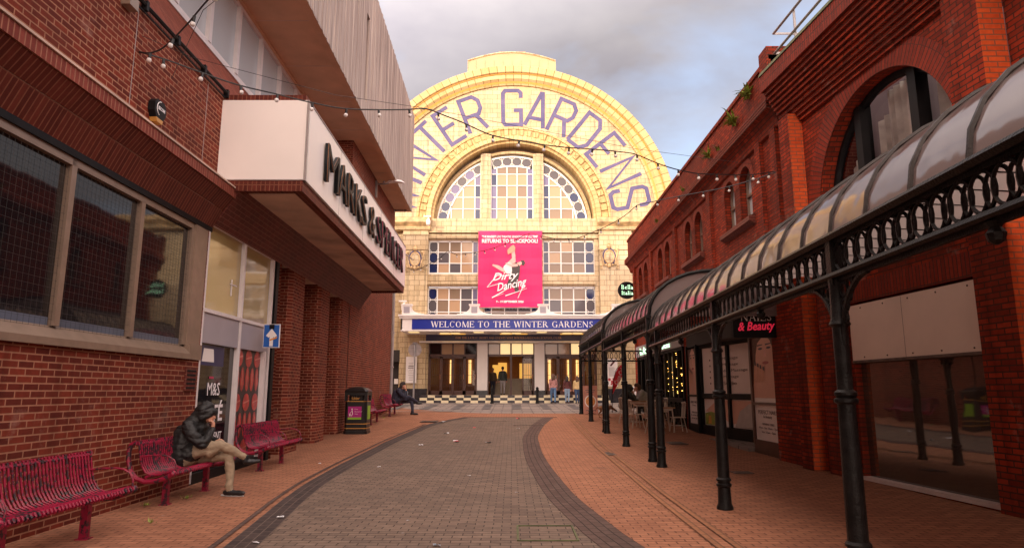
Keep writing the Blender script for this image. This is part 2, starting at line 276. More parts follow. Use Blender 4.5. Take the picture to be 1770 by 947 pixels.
# ------------------------------------------------------------------ builders
ORI = {}
def frameW(x, y, z): return Vector((x, y, z))
def LW(s, o, z): return Vector((-4.85-.0173*s+o, s, z))      # left wall: s along the street, o out from the wall
def RFr(s, o, z): return Vector((5.7-o, s, z))
def RNr(s, o, z): return Vector((6.7-.074*s-o, s, z))
def ARC(s, o, z): return Vector((2.38+.036*s+o, s, z))       # near arcade: o towards the building
def ARF(s, o, z): return Vector((2.87+o, s, z))
def FC(x, o, z): return Vector((x, 40-o, z))                 # theatre front: o out towards the camera
class MB:
    def __init__(s, T=frameW): s.v = []; s.f = []; s.mi = []; s.uv = []; s.T = T; s.cur = 0; s.rot = False
    def V(s, *p): s.v.append(s.T(*p)); return len(s.v)-1
    def poly(s, pts, uv=None, raw=False):
        i = []
        for p in pts:
            if raw: s.v.append(Vector(p)); i.append(len(s.v)-1)
            else: i.append(s.V(*p))
        s.f.append(i); s.mi.append(s.cur); s.uv.append(('r' if s.rot else None) if uv is None else uv)
    def faces(s, vs, fs, raw=False):
        b = len(s.v)
        for p in vs: s.v.append(Vector(p) if raw else s.T(*p))
        for f in fs: s.f.append([b+q for q in f]); s.mi.append(s.cur); s.uv.append('r' if s.rot else None)
    def box(s, a0, a1, b0, b1, c0, c1):
        vs = [(a0,b0,c0),(a1,b0,c0),(a1,b1,c0),(a0,b1,c0),(a0,b0,c1),(a1,b0,c1),(a1,b1,c1),(a0,b1,c1)]
        s.faces(vs, [(0,3,2,1),(4,5,6,7),(0,1,5,4),(1,2,6,5),(2,3,7,6),(3,0,4,7)])
    def prism(s, prof, a0, a1, ax=0, cap=True):
        # prof: closed list of 2D points in the other two axes
        def mk(a, p): return (a, p[0], p[1]) if ax == 0 else ((p[0], a, p[1]) if ax == 1 else (p[0], p[1], a))
        n = len(prof); vs = [mk(a0, p) for p in prof]+[mk(a1, p) for p in prof]
        fs = [(i, (i+1) % n, n+(i+1) % n, n+i) for i in range(n)]
        if cap: fs += [tuple(range(n))[::-1], tuple(range(n, 2*n))]
        s.faces(vs, fs)
    def tube(s, pts, r, n=8, close=False, raw=False, cap=True):
        pts = [Vector(p) if raw else s.T(*p) for p in pts]
        m = len(pts); rs = r if isinstance(r, (list, tuple)) else [r]*m
        b = len(s.v); up = None
        for i, p in enumerate(pts):
            if close: d = pts[(i+1) % m]-pts[i-1]
            else: d = pts[min(i+1, m-1)]-pts[max(i-1, 0)]
            d.normalize()
            if up is None: up = Vector((0, 0, 1)) if abs(d.z) < .9 else Vector((1, 0, 0))
            x = up.cross(d)
            if x.length < 1e-4: x = Vector((0, 1, 0)).cross(d)
            x.normalize(); y = d.cross(x); up = y
            for k in range(n):
                a = 2*PI*k/n; s.v.append(p+(x*math.cos(a)+y*math.sin(a))*rs[i])
        for i in range(m if close else m-1):
            j = (i+1) % m
            for k in range(n):
                s.f.append([b+i*n+k, b+i*n+(k+1) % n, b+j*n+(k+1) % n, b+j*n+k]); s.mi.append(s.cur); s.uv.append(None)
        if cap and not close:
            s.f.append([b+k for k in range(n)][::-1]); s.mi.append(s.cur); s.uv.append(None)
            s.f.append([b+(m-1)*n+k for k in range(n)]); s.mi.append(s.cur); s.uv.append(None)
    def lathe(s, c, prof, n=12):   # prof: (r,z)
        cx, cy, cz = c; b = len(s.v)
        for r, z in prof:
            for k in range(n):
                a = 2*PI*k/n; s.v.append(s.T(cx+r*math.cos(a), cy+r*math.sin(a), cz+z))
        for i in range(len(prof)-1):
            for k in range(n):
                s.f.append([b+i*n+k, b+i*n+(k+1) % n, b+(i+1)*n+(k+1) % n, b+(i+1)*n+k]); s.mi.append(s.cur); s.uv.append(None)
        s.f.append([b+k for k in range(n)][::-1]); s.mi.append(s.cur); s.uv.append(None)
        s.f.append([b+(len(prof)-1)*n+k for k in range(n)]); s.mi.append(s.cur); s.uv.append(None)
    def ball(s, c, r, n=8, sz=1.0):
        prof = [(r*math.sin(PI*i/(n)), -r*sz*math.cos(PI*i/n)) for i in range(n+1)]; prof[0] = (r*.02, prof[0][1]); prof[-1] = (r*.02, prof[-1][1])
        s.lathe(c, prof, n)
    def build(s, name, mats, parent=None, smooth=False, recalc=True):
        o0 = ORI.get(parent.name, Vector((0, 0, 0))) if parent else Vector((0, 0, 0))
        me = bpy.data.meshes.new(name)
        me.from_pydata([tuple(v-o0) for v in s.v], [], s.f)
        ms = mats if isinstance(mats, (list, tuple)) else [mats]
        for m in ms: me.materials.append(M[m] if isinstance(m, str) else m)
        me.polygons.foreach_set('material_index', s.mi)
        me.update()
        uvl = me.uv_layers.new(name='UVMap')
        for p, u in zip(me.polygons, s.uv):
            if isinstance(u, (list, tuple)):
                for li, q in zip(p.loop_indices, u): uvl.data[li].uv = q
                continue
            n = p.normal; ax, ay, az = abs(n.x), abs(n.y), abs(n.z)
            for li in p.loop_indices:
                c = s.v[me.loops[li].vertex_index]
                if az > .75: q = (c.x, c.y)
                elif ax > ay: q = (c.y, c.z)
                else: q = (c.x, c.z)
                if u == 'r': q = (q[1], q[0])
                uvl.data[li].uv = q
        if smooth:
            bm = bmesh.new(); bm.from_mesh(me); bmesh.ops.remove_doubles(bm, verts=bm.verts, dist=1e-5); bm.to_mesh(me); bm.free()
            me.polygons.foreach_set('use_smooth', [True]*len(me.polygons))
        if recalc:
            bm = bmesh.new(); bm.from_mesh(me); bmesh.ops.recalc_face_normals(bm, faces=bm.faces); bm.to_mesh(me); bm.free()
        if smooth:
            try: me.set_sharp_from_angle(angle=R(32))
            except Exception: pass
        o = bpy.data.objects.new(name, me); scene.collection.objects.link(o)
        if parent: o.parent = parent; ORI[o.name] = o0
        else: ORI[o.name] = Vector((0, 0, 0))
        return o
def tag(o, label=None, cat=None, group=None, kind=None):
    if label: o['label'] = label
    if cat: o['category'] = cat
    if group: o['group'] = group
    if kind: o['kind'] = kind
    return o
def thing(name, loc, label, cat, group=None):
    o = bpy.data.objects.new(name, None); scene.collection.objects.link(o); o.location = loc; o.empty_display_size = .2
    ORI[o.name] = Vector(loc); return tag(o, label, cat, group)
def copy_tree(o, parent=None):
    c = o.copy(); scene.collection.objects.link(c); ORI[c.name] = ORI.get(o.name, Vector((0, 0, 0)))
    if parent: c.parent = parent
    for ch in list(o.children): copy_tree(ch, c)
    return c
def newmesh_from(ob):
    dg = bpy.context.evaluated_depsgraph_get(); dg.update()
    return bpy.data.meshes.new_from_object(ob.evaluated_get(dg))
def text(s, name, mat, parent, org, xd, yd, width, height, ext=.006, bold=0.0, shear=0.0, align='C', space=1.0, side=None):
    """lettering laid on the plane (org, xd, yd); org is the lower left corner of its box"""
    cu = bpy.data.curves.new('txt', 'FONT'); cu.body = s; cu.size = 1; cu.extrude = .01; cu.offset = bold; cu.shear = shear; cu.resolution_u = 2; cu.space_character = space
    cu.align_x = 'LEFT'
    ob = bpy.data.objects.new('txt', cu); scene.collection.objects.link(ob)
    me = newmesh_from(ob); bpy.data.objects.remove(ob)
    xs = [v.co.x for v in me.vertices]; ys = [v.co.y for v in me.vertices]
    x0, x1, y0, y1 = min(xs), max(xs), min(ys), max(ys)
    sx = width/(x1-x0); sy = height/(y1-y0); o0 = ORI.get(parent.name, Vector((0, 0, 0))) if parent else Vector((0, 0, 0))
    X = Vector(xd).normalized(); Y = Vector(yd).normalized(); Z = X.cross(Y); org = Vector(org)
    for v in me.vertices:
        c = v.co; v.co = org+X*((c.x-x0)*sx)+Y*((c.y-y0)*sy)+Z*(c.z/.01*ext*.5+ext*.5)-o0
    me.name = name
    me.materials.clear(); me.materials.append(M[mat])
    if side:
        me.materials.append(M[side])
        me.update()
        for p in me.polygons:
            if abs(p.normal.dot(Z)) < .5: p.material_index = 1
    o = bpy.data.objects.new(name, me); scene.collection.objects.link(o)
    if parent: o.parent = parent; ORI[o.name] = o0
    return o
# ground height: the street climbs gently towards the theatre
GP = [(-60, 0), (0, 0), (10, .03), (17, .12), (21, .25), (25, .42), (28, .55), (33, .66), (38.5, .80), (60, .83), (600, .83)]
def g(y):
    for (a, b), (c, d) in zip(GP, GP[1:]):
        if y <= c: return b+(d-b)*(y-a)/(c-a)
    return GP[-1][1]
def interp(rows, y):
    for (a, *p), (c, *q) in zip(rows, rows[1:]):
        if y <= c:
            t = (y-a)/(c-a); return [u+(w_-u)*t for u, w_ in zip(p, q)]
    return rows[-1][1:]
def smoothrows(rows, step=.5):
    """Catmull-Rom through rows of (y, a, b...), sampled at the ground breakpoints too"""
    out = []
    n = len(rows)
    for i in range(n-1):
        p0 = rows[max(i-1, 0)]; p1 = rows[i]; p2 = rows[i+1]; p3 = rows[min(i+2, n-1)]
        k = max(1, int((p2[0]-p1[0])/step))
        for j in range(k):
            t = j/k; y = p1[0]+(p2[0]-p1[0])*t; row = [y]
            for c in range(1, len(p1)):
                row.append(.5*((2*p1[c])+(-p0[c]+p2[c])*t+(2*p0[c]-5*p1[c]+4*p2[c]-p3[c])*t*t+(-p0[c]+3*p1[c]-3*p2[c]+p3[c])*t**3))
            out.append(tuple(row))
    out.append(rows[-1]); ys = {round(r[0], 4) for r in out}
    for yy, _ in GP:
        if rows[0][0] < yy < rows[-1][0] and round(yy, 4) not in ys: out.append((yy, *interp(sorted(out), yy)))
    return sorted(out)
def sheet(name, rows, dz, mat, along=False):
    m = MB(); L_ = 0; rows = smoothrows(rows)
    for a, b in zip(rows, rows[1:]):
        pts = [(a[1], a[0], g(a[0])+dz), (a[2], a[0], g(a[0])+dz), (b[2], b[0], g(b[0])+dz), (b[1], b[0], g(b[0])+dz)]
        if along:
            d = math.hypot(b[0]-a[0], b[1]-a[1]); w0, w1 = a[2]-a[1], b[2]-b[1]
            m.poly(pts, [(L_, 0), (L_, w0), (L_+d, w1), (L_+d, 0)]); L_ += d
        else: m.poly(pts)
    return tag(m.build(name, mat, recalc=False), kind='structure')

# ------------------------------------------------------------------ ground
m = MB(); ys = [-60, 0, 10, 17, 21, 25, 28, 33, 38.5, 60, 600]
for a, b in zip(ys, ys[1:]): m.poly([(-300, a, g(a)), (300, a, g(a)), (300, b, g(b)), (-300, b, g(b))])
tag(m.build('ground', 'paving', recalc=False), kind='structure')
LE = [(-30, -1.2), (0, -1.85), (4, -2.3), (6.7, -2.60), (10.4, -3.10), (13.7, -3.22), (17.6, -3.22), (21, -3.02), (23.5, -2.72), (25.3, -2.2), (26.4, -1.75)]
RE = [(-30, 6.0), (0, 3.2), (4, 1.95), (6.7, 1.27), (7.9, 1.10), (9.6, .92), (12, .77), (16, .67), (19.5, .74), (22, .95), (24, 1.2), (26.4, 1.62)]
def E1(T, y): return interp(T, y)[0]
ysr = [-30, -10, 0, 3, 5, 6.7, 8, 9.6, 11, 13, 15, 17.6, 19.5, 21.5, 23.5, 25.3, 26.4]
sheet('road', [(y, E1(LE, y), E1(RE, y)) for y in ysr], .004, 'setts')
sheet('kerb_strip', [(y, E1(LE, y)-.16, E1(LE, y)+.16) for y in ysr], .008, 'kerb_dark', True)
sheet('kerb_strip', [(y, E1(RE, y)-.42, E1(RE, y)) for y in ysr], .008, 'kerb_red', True)
sheet('path', [(y, E1(LE, y)-.30, E1(LE, y)-.24) for y in ysr[:-2]], .012, 'kerb_red', True)
sheet('path', [(y, 2.0+.012*y-.14, 2.0+.012*y-.06) for y in (-30, 0, 10, 20, 28)], .012, 'tan_line', True)
sheet('path', [(y, 2.0+.012*y+.04, 2.0+.012*y+.12) for y in (-30, 0, 10, 20, 28)], .012, 'tan_line', True)
m = MB()
m.prism([(-1.9, 26.3), (1.75, 26.3), (1.75, 26.45), (-1.9, 26.45)], g(26.3)+.004, g(26.3)+.012, 2)
tag(m.build('kerb_strip', 'kerb_red'), kind='structure')
# stone-flagged forecourt with a curved front edge
m = MB(); xs = [-60, -14, -8, -6, -5, -4, -3, -2, -1, 0, 2, 5, 10, 60]
ye = lambda x: 28.4+max(0, -.8-x)**1.6*.42 if x < -.8 else 28.4
for a, b in zip(xs, xs[1:]):
    ya, yb = min(ye(a), 36), min(ye(b), 36)
    rows = [0, .25, .5, .75, 1]
    for t0, t1 in zip(rows, rows[1:]):
        q = [(a, ya+(38.5-ya)*t0), (b, yb+(38.5-yb)*t0), (b, yb+(38.5-yb)*t1), (a, ya+(38.5-ya)*t1)]
        m.poly([(x, y, max(g(y), g(y))+.008) for x, y in q])
    m.poly([(a, 38.5, g(38.5)+.008), (b, 38.5, g(38.5)+.008), (b, 60, g(60)+.008), (a, 60, g(60)+.008)])
tag(m.build('pavement', 'stone', recalc=False), kind='structure')
m = MB()
for yy in (29.6, 31.4, 34.4, 36.6):
    m.poly([(-9, yy, g(yy)+.016), (12, yy, g(yy)+.016), (12, yy+.32, g(yy+.32)+.016), (-9, yy+.32, g(yy+.32)+.016)])
for k in range(-5, 8):
    x = k*1.45
    for y0, y1 in ((31.8, 34.3), (34.8, 36.5)):
        m.poly([(x, y0, g(y0)+.02), (x+.42, y0, g(y0)+.02), (x+.42, y1, g(y1)+.03), (x, y1, g(y1)+.03)])
tag(m.build('pavement', 'stone_dark', recalc=False), kind='structure')

# ------------------------------------------------------------------ helper: wall with rectangular holes
def wall(m, s0, s1, z0, z1, holes, o=0.0, d=.3):
    ss = sorted({s0, s1, *[h[0] for h in holes], *[h[1] for h in holes]}); zs = sorted({z0, z1, *[h[2] for h in holes], *[h[3] for h in holes]})
    ss = [x for x in ss if s0 <= x <= s1]; zs = [z for z in zs if z0 <= z <= z1]
    for a, b in zip(ss, ss[1:]):
        for c, e in zip(zs, zs[1:]):
            if any(h[0] <= a+1e-6 and b <= h[1]+1e-6 and h[2] <= c+1e-6 and e <= h[3]+1e-6 for h in holes): continue
            m.poly([(a, o, c), (b, o, c), (b, o, e), (a, o, e)])
    for h in holes:
        a, b, c, e = h[:4]
        m.poly([(a, o, c), (b, o, c), (b, o-d, c), (a, o-d, c)]); m.poly([(a, o, e), (b, o, e), (b, o-d, e), (a, o-d, e)])
        m.poly([(a, o, c), (a, o-d, c), (a, o-d, e), (a, o, e)]); m.poly([(b, o, c), (b, o-d, c), (b, o-d, e), (b, o, e)])
def archhole(m, sc, hw, z0, zs, z1, o=0.0, d=.3, n=14, s0=None, s1=None, rise=None):
    """fills the rectangle s0..s1, zs..z1 around an arch springing at zs, plus jamb and arch reveals from z0"""
    s0 = sc-hw if s0 is None else s0; s1 = sc+hw if s1 is None else s1; rise = hw if rise is None else rise
    P_ = [(sc-hw*math.cos(PI*i/n), zs+rise*math.sin(PI*i/n)) for i in range(n+1)]
    for a, b in zip(P_, P_[1:]):
        m.poly([(a[0], o, a[1]), (b[0], o, b[1]), (b[0], o, z1), (a[0], o, z1)])
        m.poly([(a[0], o, a[1]), (b[0], o, b[1]), (b[0], o-d, b[1]), (a[0], o-d, a[1])])
    if s0 < sc-hw-1e-5: m.poly([(s0, o, zs), (sc-hw, o, zs), (sc-hw, o, z1), (s0, o, z1)])
    if s1 > sc+hw+1e-5: m.poly([(sc+hw, o, zs), (s1, o, zs), (s1, o, z1), (sc+hw, o, z1)])
    for s_ in (sc-hw, sc+hw): m.poly([(s_, o, z0), (s_, o-d, z0), (s_, o-d, zs), (s_, o, zs)])
    m.poly([(sc-hw, o, z0), (sc+hw, o, z0), (sc+hw, o-d, z0), (sc-hw, o-d, z0)])
# ================================================================== THEATRE
TH = thing('theatre_building', (0, 40, .8), 'cream tiled theatre with a huge arched front and violet lettering', 'theatre')
CX, CZ = .1, 11.9
def arcpt(r, a, cx=CX, cz=CZ): return (cx+r*math.sin(a), cz+r*math.cos(a))
def ringsweep(m, prof, a0, a1, n, cx=CX, cz=CZ, T=None):
    """prof: open list of (r, o) swept round the arch, uv follows the arc"""
    for i in range(n):
        A, B = a0+(a1-a0)*i/n, a0+(a1-a0)*(i+1)/n; d = 0
        for (r0, o0), (r1, o1) in zip(prof, prof[1:]):
            q = []
            for r, o, a in ((r0, o0, A), (r0, o0, B), (r1, o1, B), (r1, o1, A)):
                x, z = arcpt(r, a, cx, cz); q.append((x, o, z))
            e = math.hypot(r1-r0, o1-o0); rr = 9.4
            m.poly(q, [(A*rr, d), (B*rr, d), (B*rr, d+e), (A*rr, d+e)]); d += e
# tympanum (tiled face between opening and outer ring), with below-spring wings
m = MB(FC); n = 48
for i in range(n):
    A, B = -PI/2+PI*i/n, -PI/2+PI*(i+1)/n
    for r0, r1 in ((5.9, 7.4), (7.4, 9.0)):
        q = [(arcpt(r, a)[0], 0, arcpt(r, a)[1]) for r, a in ((r0, A), (r0, B), (r1, B), (r1, A))]; m.poly(q)
m.build('tympanum', 'tile', TH, recalc=False)
# outer ring: stepped gold/cream mouldings
m = MB(FC)
ringsweep(m, [(8.85, 0), (8.85, .10), (8.98, .16)], -PI/2, PI/2, 96); ringsweep(m, [(9.06, .16), (9.22, .30), (9.5, .30)], -PI/2, PI/2, 96)
ringsweep(m, [(9.56, .34), (9.62, .44), (10.02, .44), (10.08, .34), (10.08, -1.5)], -PI/2, PI/2, 96)
m.build('arch_moulding', 'tile_ring', TH, recalc=False)
m = MB(FC); ringsweep(m, [(8.95, .152), (9.09, .18)], -PI/2, PI/2, 96); ringsweep(m, [(9.5, .30), (9.5, .34), (9.56, .34)], -PI/2, PI/2, 96)
m.build('gold_band', 'tile_gold', TH, recalc=False)
# inner ring with modillion blocks
m = MB(FC)
ringsweep(m, [(6.05, 0), (6.0, .16), (5.88, .16), (5.86, .08)], -PI/2, PI/2, 72); ringsweep(m, [(5.86, .08), (5.42, .08)], -PI/2, PI/2, 72)
ringsweep(m, [(5.42, .08), (5.40, .26), (5.12, .30), (5.08, .12), (4.95, .10)], -PI/2, PI/2, 72); ringsweep(m, [(4.95, .10), (4.95, -.9)], -PI/2, PI/2, 72)
for k in range(37):
    a = -PI/2+PI*(k+.5)/37; c = Vector((math.sin(a), 0, math.cos(a))); t = Vector((math.cos(a), 0, -math.sin(a)))
    vs = []
    for o in (.08, .2):
        for r, u in ((5.46, -.13), (5.46, .13), (5.82, .13), (5.82, -.13)):
            p = c*r+t*u; vs.append((CX+p.x, o, CZ+p.z))
    m.faces(vs, [(4, 5, 6, 7), (0, 1, 5, 4), (1, 2, 6, 5), (2, 3, 7, 6), (3, 0, 4, 7)])
m.build('inner_arch_moulding', 'tile_ring', TH, recalc=False)
m = MB(FC)
for (x0, x1, z0, z1) in ((-2.1, -1.0, 20.95, 21.35), (-1.5, -.4, 20.85, 20.95)):
    pass
for a0, a1, r0, r1, o in ((-.22, -.10, 9.24, 9.47, .306), (.03, .13, 8.3, 8.8, .006), (.05, .11, 7.9, 8.3, .006), (-.46, -.36, 7.9, 8.5, .006), (-.40, -.34, 7.4, 7.9, .006)):
    for i in range(4):
        A, B = a0+(a1-a0)*i/4, a0+(a1-a0)*(i+1)/4
        m.poly([(arcpt(r, a)[0], o, arcpt(r, a)[1]) for r, a in ((r0, A), (r0, B), (r1, B), (r1, A))])
m.build('repair_tiles', 'tile_patch', TH, recalc=False)
# big lettering
GL = {'W': (1.55, [[(0, 1), (.25, 0), (.5, .8), (.75, 0), (1, 1)]]), 'I': (.3, [[(.5, 0), (.5, 1)]]), 'N': (1.25, [[(0, 0), (0, 1), (1, 0), (1, 1)]]),
      'T': (1.2, [[(0, 1), (1, 1)], [(.5, .97), (.5, 0)]]), 'E': (1.15, [[(1, 1), (0, 1), (0, 0), (1, 0)], [(.05, .5), (.8, .5)]]),
      'R': (1.25, [[(0, 0), (0, 1), (.75, 1), (1, .85), (1, .62), (.8, .47), (.05, .47)], [(.62, .47), (1, 0)]]),
      'G': (1.2, [[(1, .78), (1, .93), (.85, 1), (.12, 1), (0, .92), (0, .08), (.12, 0), (1, 0), (1, .42), (.6, .42)]]),
      'A': (1.25, [[(0, 0), (.55, 1), (.62, 1), (1, 0)], [(.14, .24), (.88, .24)]]),
      'D': (1.25, [[(0, 0), (0, 1), (.72, 1), (1, .8), (1, .2), (.72, 0), (0, 0)]]),
      'S': (1.2, [[(1, .72), (1, .9), (.86, 1), (.14, 1), (0, .9), (0, .62), (1, .38), (1, .1), (.86, 0), (.14, 0), (0, .1), (0, .28)]])}
def ribbon(pts, w_):
    """mitred ribbon polygon quads for a polyline"""
    out = []; n = len(pts); P2 = [Vector((p[0], p[1], 0)) for p in pts]; L_, R_ = [], []
    for i in range(n):
        d0 = (P2[i]-P2[i-1]).normalized() if i else (P2[1]-P2[0]).normalized(); d1 = (P2[i+1]-P2[i]).normalized() if i < n-1 else d0
        n0 = Vector((-d0.y, d0.x, 0)); n1 = Vector((-d1.y, d1.x, 0)); mi = n0+n1
        if mi.length < .3: mi = n0
        mi.normalize(); k = w_/2/max(.45, mi.dot(n0)); L_.append(P2[i]+mi*k); R_.append(P2[i]-mi*k)
    return [(L_[i], L_[i+1], R_[i+1], R_[i]) for i in range(n-1)]
for ch, deg in (('W', -79), ('I', -67.5), ('N', -57), ('T', -44.5), ('E', -33.5), ('R', -20.5), ('G', -.8), ('A', 11.8), ('R', 25), ('D', 38.5), ('E', 52), ('N', 65.5), ('S', 79)):
    m = MB(FC); m2 = MB(FC); wd, st = GL[ch]; a = R(deg); h = 2.3; k = 0
    if ch == 'I': wd = .01
    wd *= .95
    for mm_, ww, oo, dxx in ((m2, .35, .004, 0), (m, .26, .012, 0)):
        for s_ in st:
            for q in ribbon([((p[0]-.5)*wd, 6.22+p[1]*h) for p in s_], ww):
                k += 1
                mm_.poly([(CX+p.x*math.cos(a)+p.y*math.sin(a), oo+.0006*k, CZ-p.x*math.sin(a)+p.y*math.cos(a)) for p in q])
    lt = m.build('letter', 'purple', TH, recalc=False); m2.build('letter_outline', 'tile_patch', lt, recalc=False)
# cornice, lower wall and pilasters
m = MB(FC)
holes = [(-5.1, -2.08, 8.5, 10.66), (-5.1, -2.08, 5.2, 7.78), (1.92, 5.06, 8.5, 10.66), (1.92, 5.06, 5.2, 7.78), (-1.7, 1.6, 8.5, 10.66), (-1.7, 1.6, 5.2, 7.78), (-5.0, 5.06, 1.23, 4.45)]
wall(m, -5.3, 5.3, 1.23, 11.1, holes, 0, .4)
m.box(-4.95, 5.1, -.7, -.1, 11.1, 11.9)
wall(m, -16, -5.3, .8, 11.9, [(-9.5, -6.75, .9, 3.9)], -.05, .3); wall(m, 5.3, 16, .8, 11.9, [(7.75, 10.2, .9, 3.5), (10.6, 14, .9, 3.5)], -.05, .3)
m.poly([(-16, -.06, 11.9), (-9.9, -.06, 11.9), (-9.9, -.06, 13), (-16, -.06, 13)])
m.build('wall', 'tile', TH, recalc=False)
for x0, x1 in ((-6.65, -5.12), (5.32, 7.3)):
    m = MB(FC); m.box(x0, x1, -.04, .35, 1.6, 11.15); m.box(x0-.04, x1+.04, .02, .40, 9.95, 10.05); m.box(x0-.03, x1+.03, .02, .39, 10.85, 10.97)
    m.build('pilaster', 'tile', TH)
m = MB(FC)
m.box(-5.12, 5.32, .0, .16, 10.72, 10.95); m.box(-5.12, 5.32, .0, .26, 11.05, 11.2); m.box(-5.0, 5.2, .02, .12, 11.2, 11.96)
m.build('string_course', 'tile', TH); m = MB(FC); m.box(-5.12, 5.1, .0, .10, 8.0, 8.38); m.box(-5.12, 5.1, .0, .2, 7.86, 7.98)
for k in range(34): m.box(-5.05+k*.3, -4.93+k*.3, .10, .14, 8.08, 8.3)
m.build('string_course', 'tile', TH)
for x0, x1 in ((-16, -5.0), (5.2, 16)):
    m = MB(FC); pr = [(0, 11.15), (.42, 11.15), (.50, 11.3), (.50, 11.38), (.72, 11.6), (.72, 11.86), (.60, 11.93), (0, 11.93)]
    m.prism(pr, x0, x1, 0); m.build('cornice', 'faience_dark', TH)
for x0, x1 in ((-16, -5.0), (5.2, 16)): m = MB(FC); m.box(x0, x1, .3, .505, 11.2, 11.26); m.build('cornice_band', 'tile', TH)
# attic block on top
m = MB(); n = 10
pts = [(-2.95+5.85*i/n, 23.15+.95*math.sin(PI*(.12+.76*i/n))-.35) for i in range(n+1)]
for a, b in zip(pts, pts[1:]):
    for Y0 in (41.3,): m.poly([(a[0], Y0, 21.0), (b[0], Y0, 21.0), (b[0], Y0, b[1]), (a[0], Y0, a[1])])
    m.poly([(a[0], 41.3, a[1]), (b[0], 41.3, b[1]), (b[0], 44, b[1]), (a[0], 44, a[1])])
m.box(-2.96, -2.90, 41.28, 44, 21, pts[0][1]); m.box(2.86, 2.92, 41.28, 44, 21, pts[-1][1])
for k in range(9): m.box(-2.4+k*.6, -2.385+k*.6, 41.27, 41.29, 21.0, 23.2)
m.build('attic', 'attic_panel', TH, recalc=False)
m = MB()
for a, b in zip(pts, pts[1:]): m.tube([(a[0], 41.28, a[1]+.02), (b[0], 41.28, b[1]+.02)], .05, 6)
m.box(-.9, .9, 41.4, 42.4, 23.72, 23.88)
m.build('attic_coping', 'tile', TH)
m = MB(); m.box(-15.5, 15.5, 41.6, 70, .8, 13); 
for i in range(24):
    A, B = -PI/2+PI*i/24, -PI/2+PI*(i+1)/24
    m.poly([(CX+9.7*math.sin(A), 41.4, CZ+9.7*math.cos(A)), (CX+9.7*math.sin(B), 41.4, CZ+9.7*math.cos(B)), (CX+9.7*math.sin(B), 70, CZ+9.7*math.cos(B)), (CX+9.7*math.sin(A), 70, CZ+9.7*math.cos(A))])
# windows -----------------------------------------------------------
def octo(m, x, z, rx, rz, o, n=8):
    m.poly([(x+rx*math.cos(PI/8+2*PI*k/n), o, z+rz*math.sin(PI/8+2*PI*k/n)) for k in range(n)])
def rect_window(name, x0, x1, z0, z1, cols, rows, o=-.22, tone=0):
    """cols: list of (width, kind); kind t tan, b blue strip, o octagons"""
    f = MB(FC); gl = MB(FC); tot = sum(c[0] for c in cols); x = x0; k = (x1-x0)/tot; rz = (z1-z0)/rows
    f.box(x0, x1, o-.05, o+.07, z0-.02, z0+.12); f.box(x0, x1, o-.05, o+.06, z1-.08, z1+.02)
    for wd, kd in cols:
        w_ = wd*k; f.box(x-.035, x+.035, o-.03, o+.06, z0, z1)
        for r in range(rows):
            za, zb = z0+r*rz, z0+(r+1)*rz
            if kd == 'o' and not (r == 0 and tone == 1):
                gl.cur = 4; gl.poly([(x, o, za), (x+w_, o, za), (x+w_, o, zb), (x, o, zb)])
                gl.cur = random.choice((3, 3, 4)); octo(gl, x+w_/2, (za+zb)/2, w_*.47, rz*.44, o+.012)
                for sx in (-1, 1):
                    for sz in (-1, 1):
                        f.tube([(x+w_/2+sx*w_*.5, o+.02, (za+zb)/2+sz*rz*.22), (x+w_/2+sx*w_*.18, o+.02, (za+zb)/2+sz*rz*.5)], .014, 4)
            else:
                gl.cur = {'t': random.choice((0, 1, 1, 1, 4)) if z0 > 6 else random.choice((1, 1, 0, 4)), 'b': random.choice((2, 3)), 'o': 3}[kd]
                gl.poly([(x, o, za), (x+w_, o, za), (x+w_, o, zb), (x, o, zb)])
        x += w_
    f.box(x1-.035, x1+.035, o-.03, o+.06, z0, z1)
    for r in range(1, rows): f.box(x0, x1, o-.02, o+.045, z0+r*rz-.025, z0+r*rz+.025)
    fo = f.build('window', 'white_plain', TH); gl.build('pane', ['pane_tan', 'pane_tan2', 'pane_lilac', 'pane_navy', 'pane_grey', 'frame_white'], fo, recalc=False)
L5 = [(.55, 'o'), (.72, 't'), (.72, 't'), (.72, 't'), (.34, 'b')]
rect_window('w', -5.1, -2.08, 8.5, 10.6, L5, 3, tone=1); rect_window('w', -5.1, -2.08, 5.45, 7.7, L5, 3)
rect_window('w', 1.92, 5.06, 8.5, 10.6, L5[::-1], 3, tone=1); rect_window('w', 1.92, 5.06, 5.45, 7.7, L5[::-1], 3)
rect_window('w', -1.7, 1.6, 5.45, 7.7, [(.4, 'b'), (.72, 't'), (.72, 't'), (.72, 't'), (.4, 'b')], 3)
rect_window('w', -1.7, 1.6, 8.5, 10.6, [(.4, 'b'), (.72, 't'), (.72, 't'), (.72, 't'), (.4, 'b')], 3)
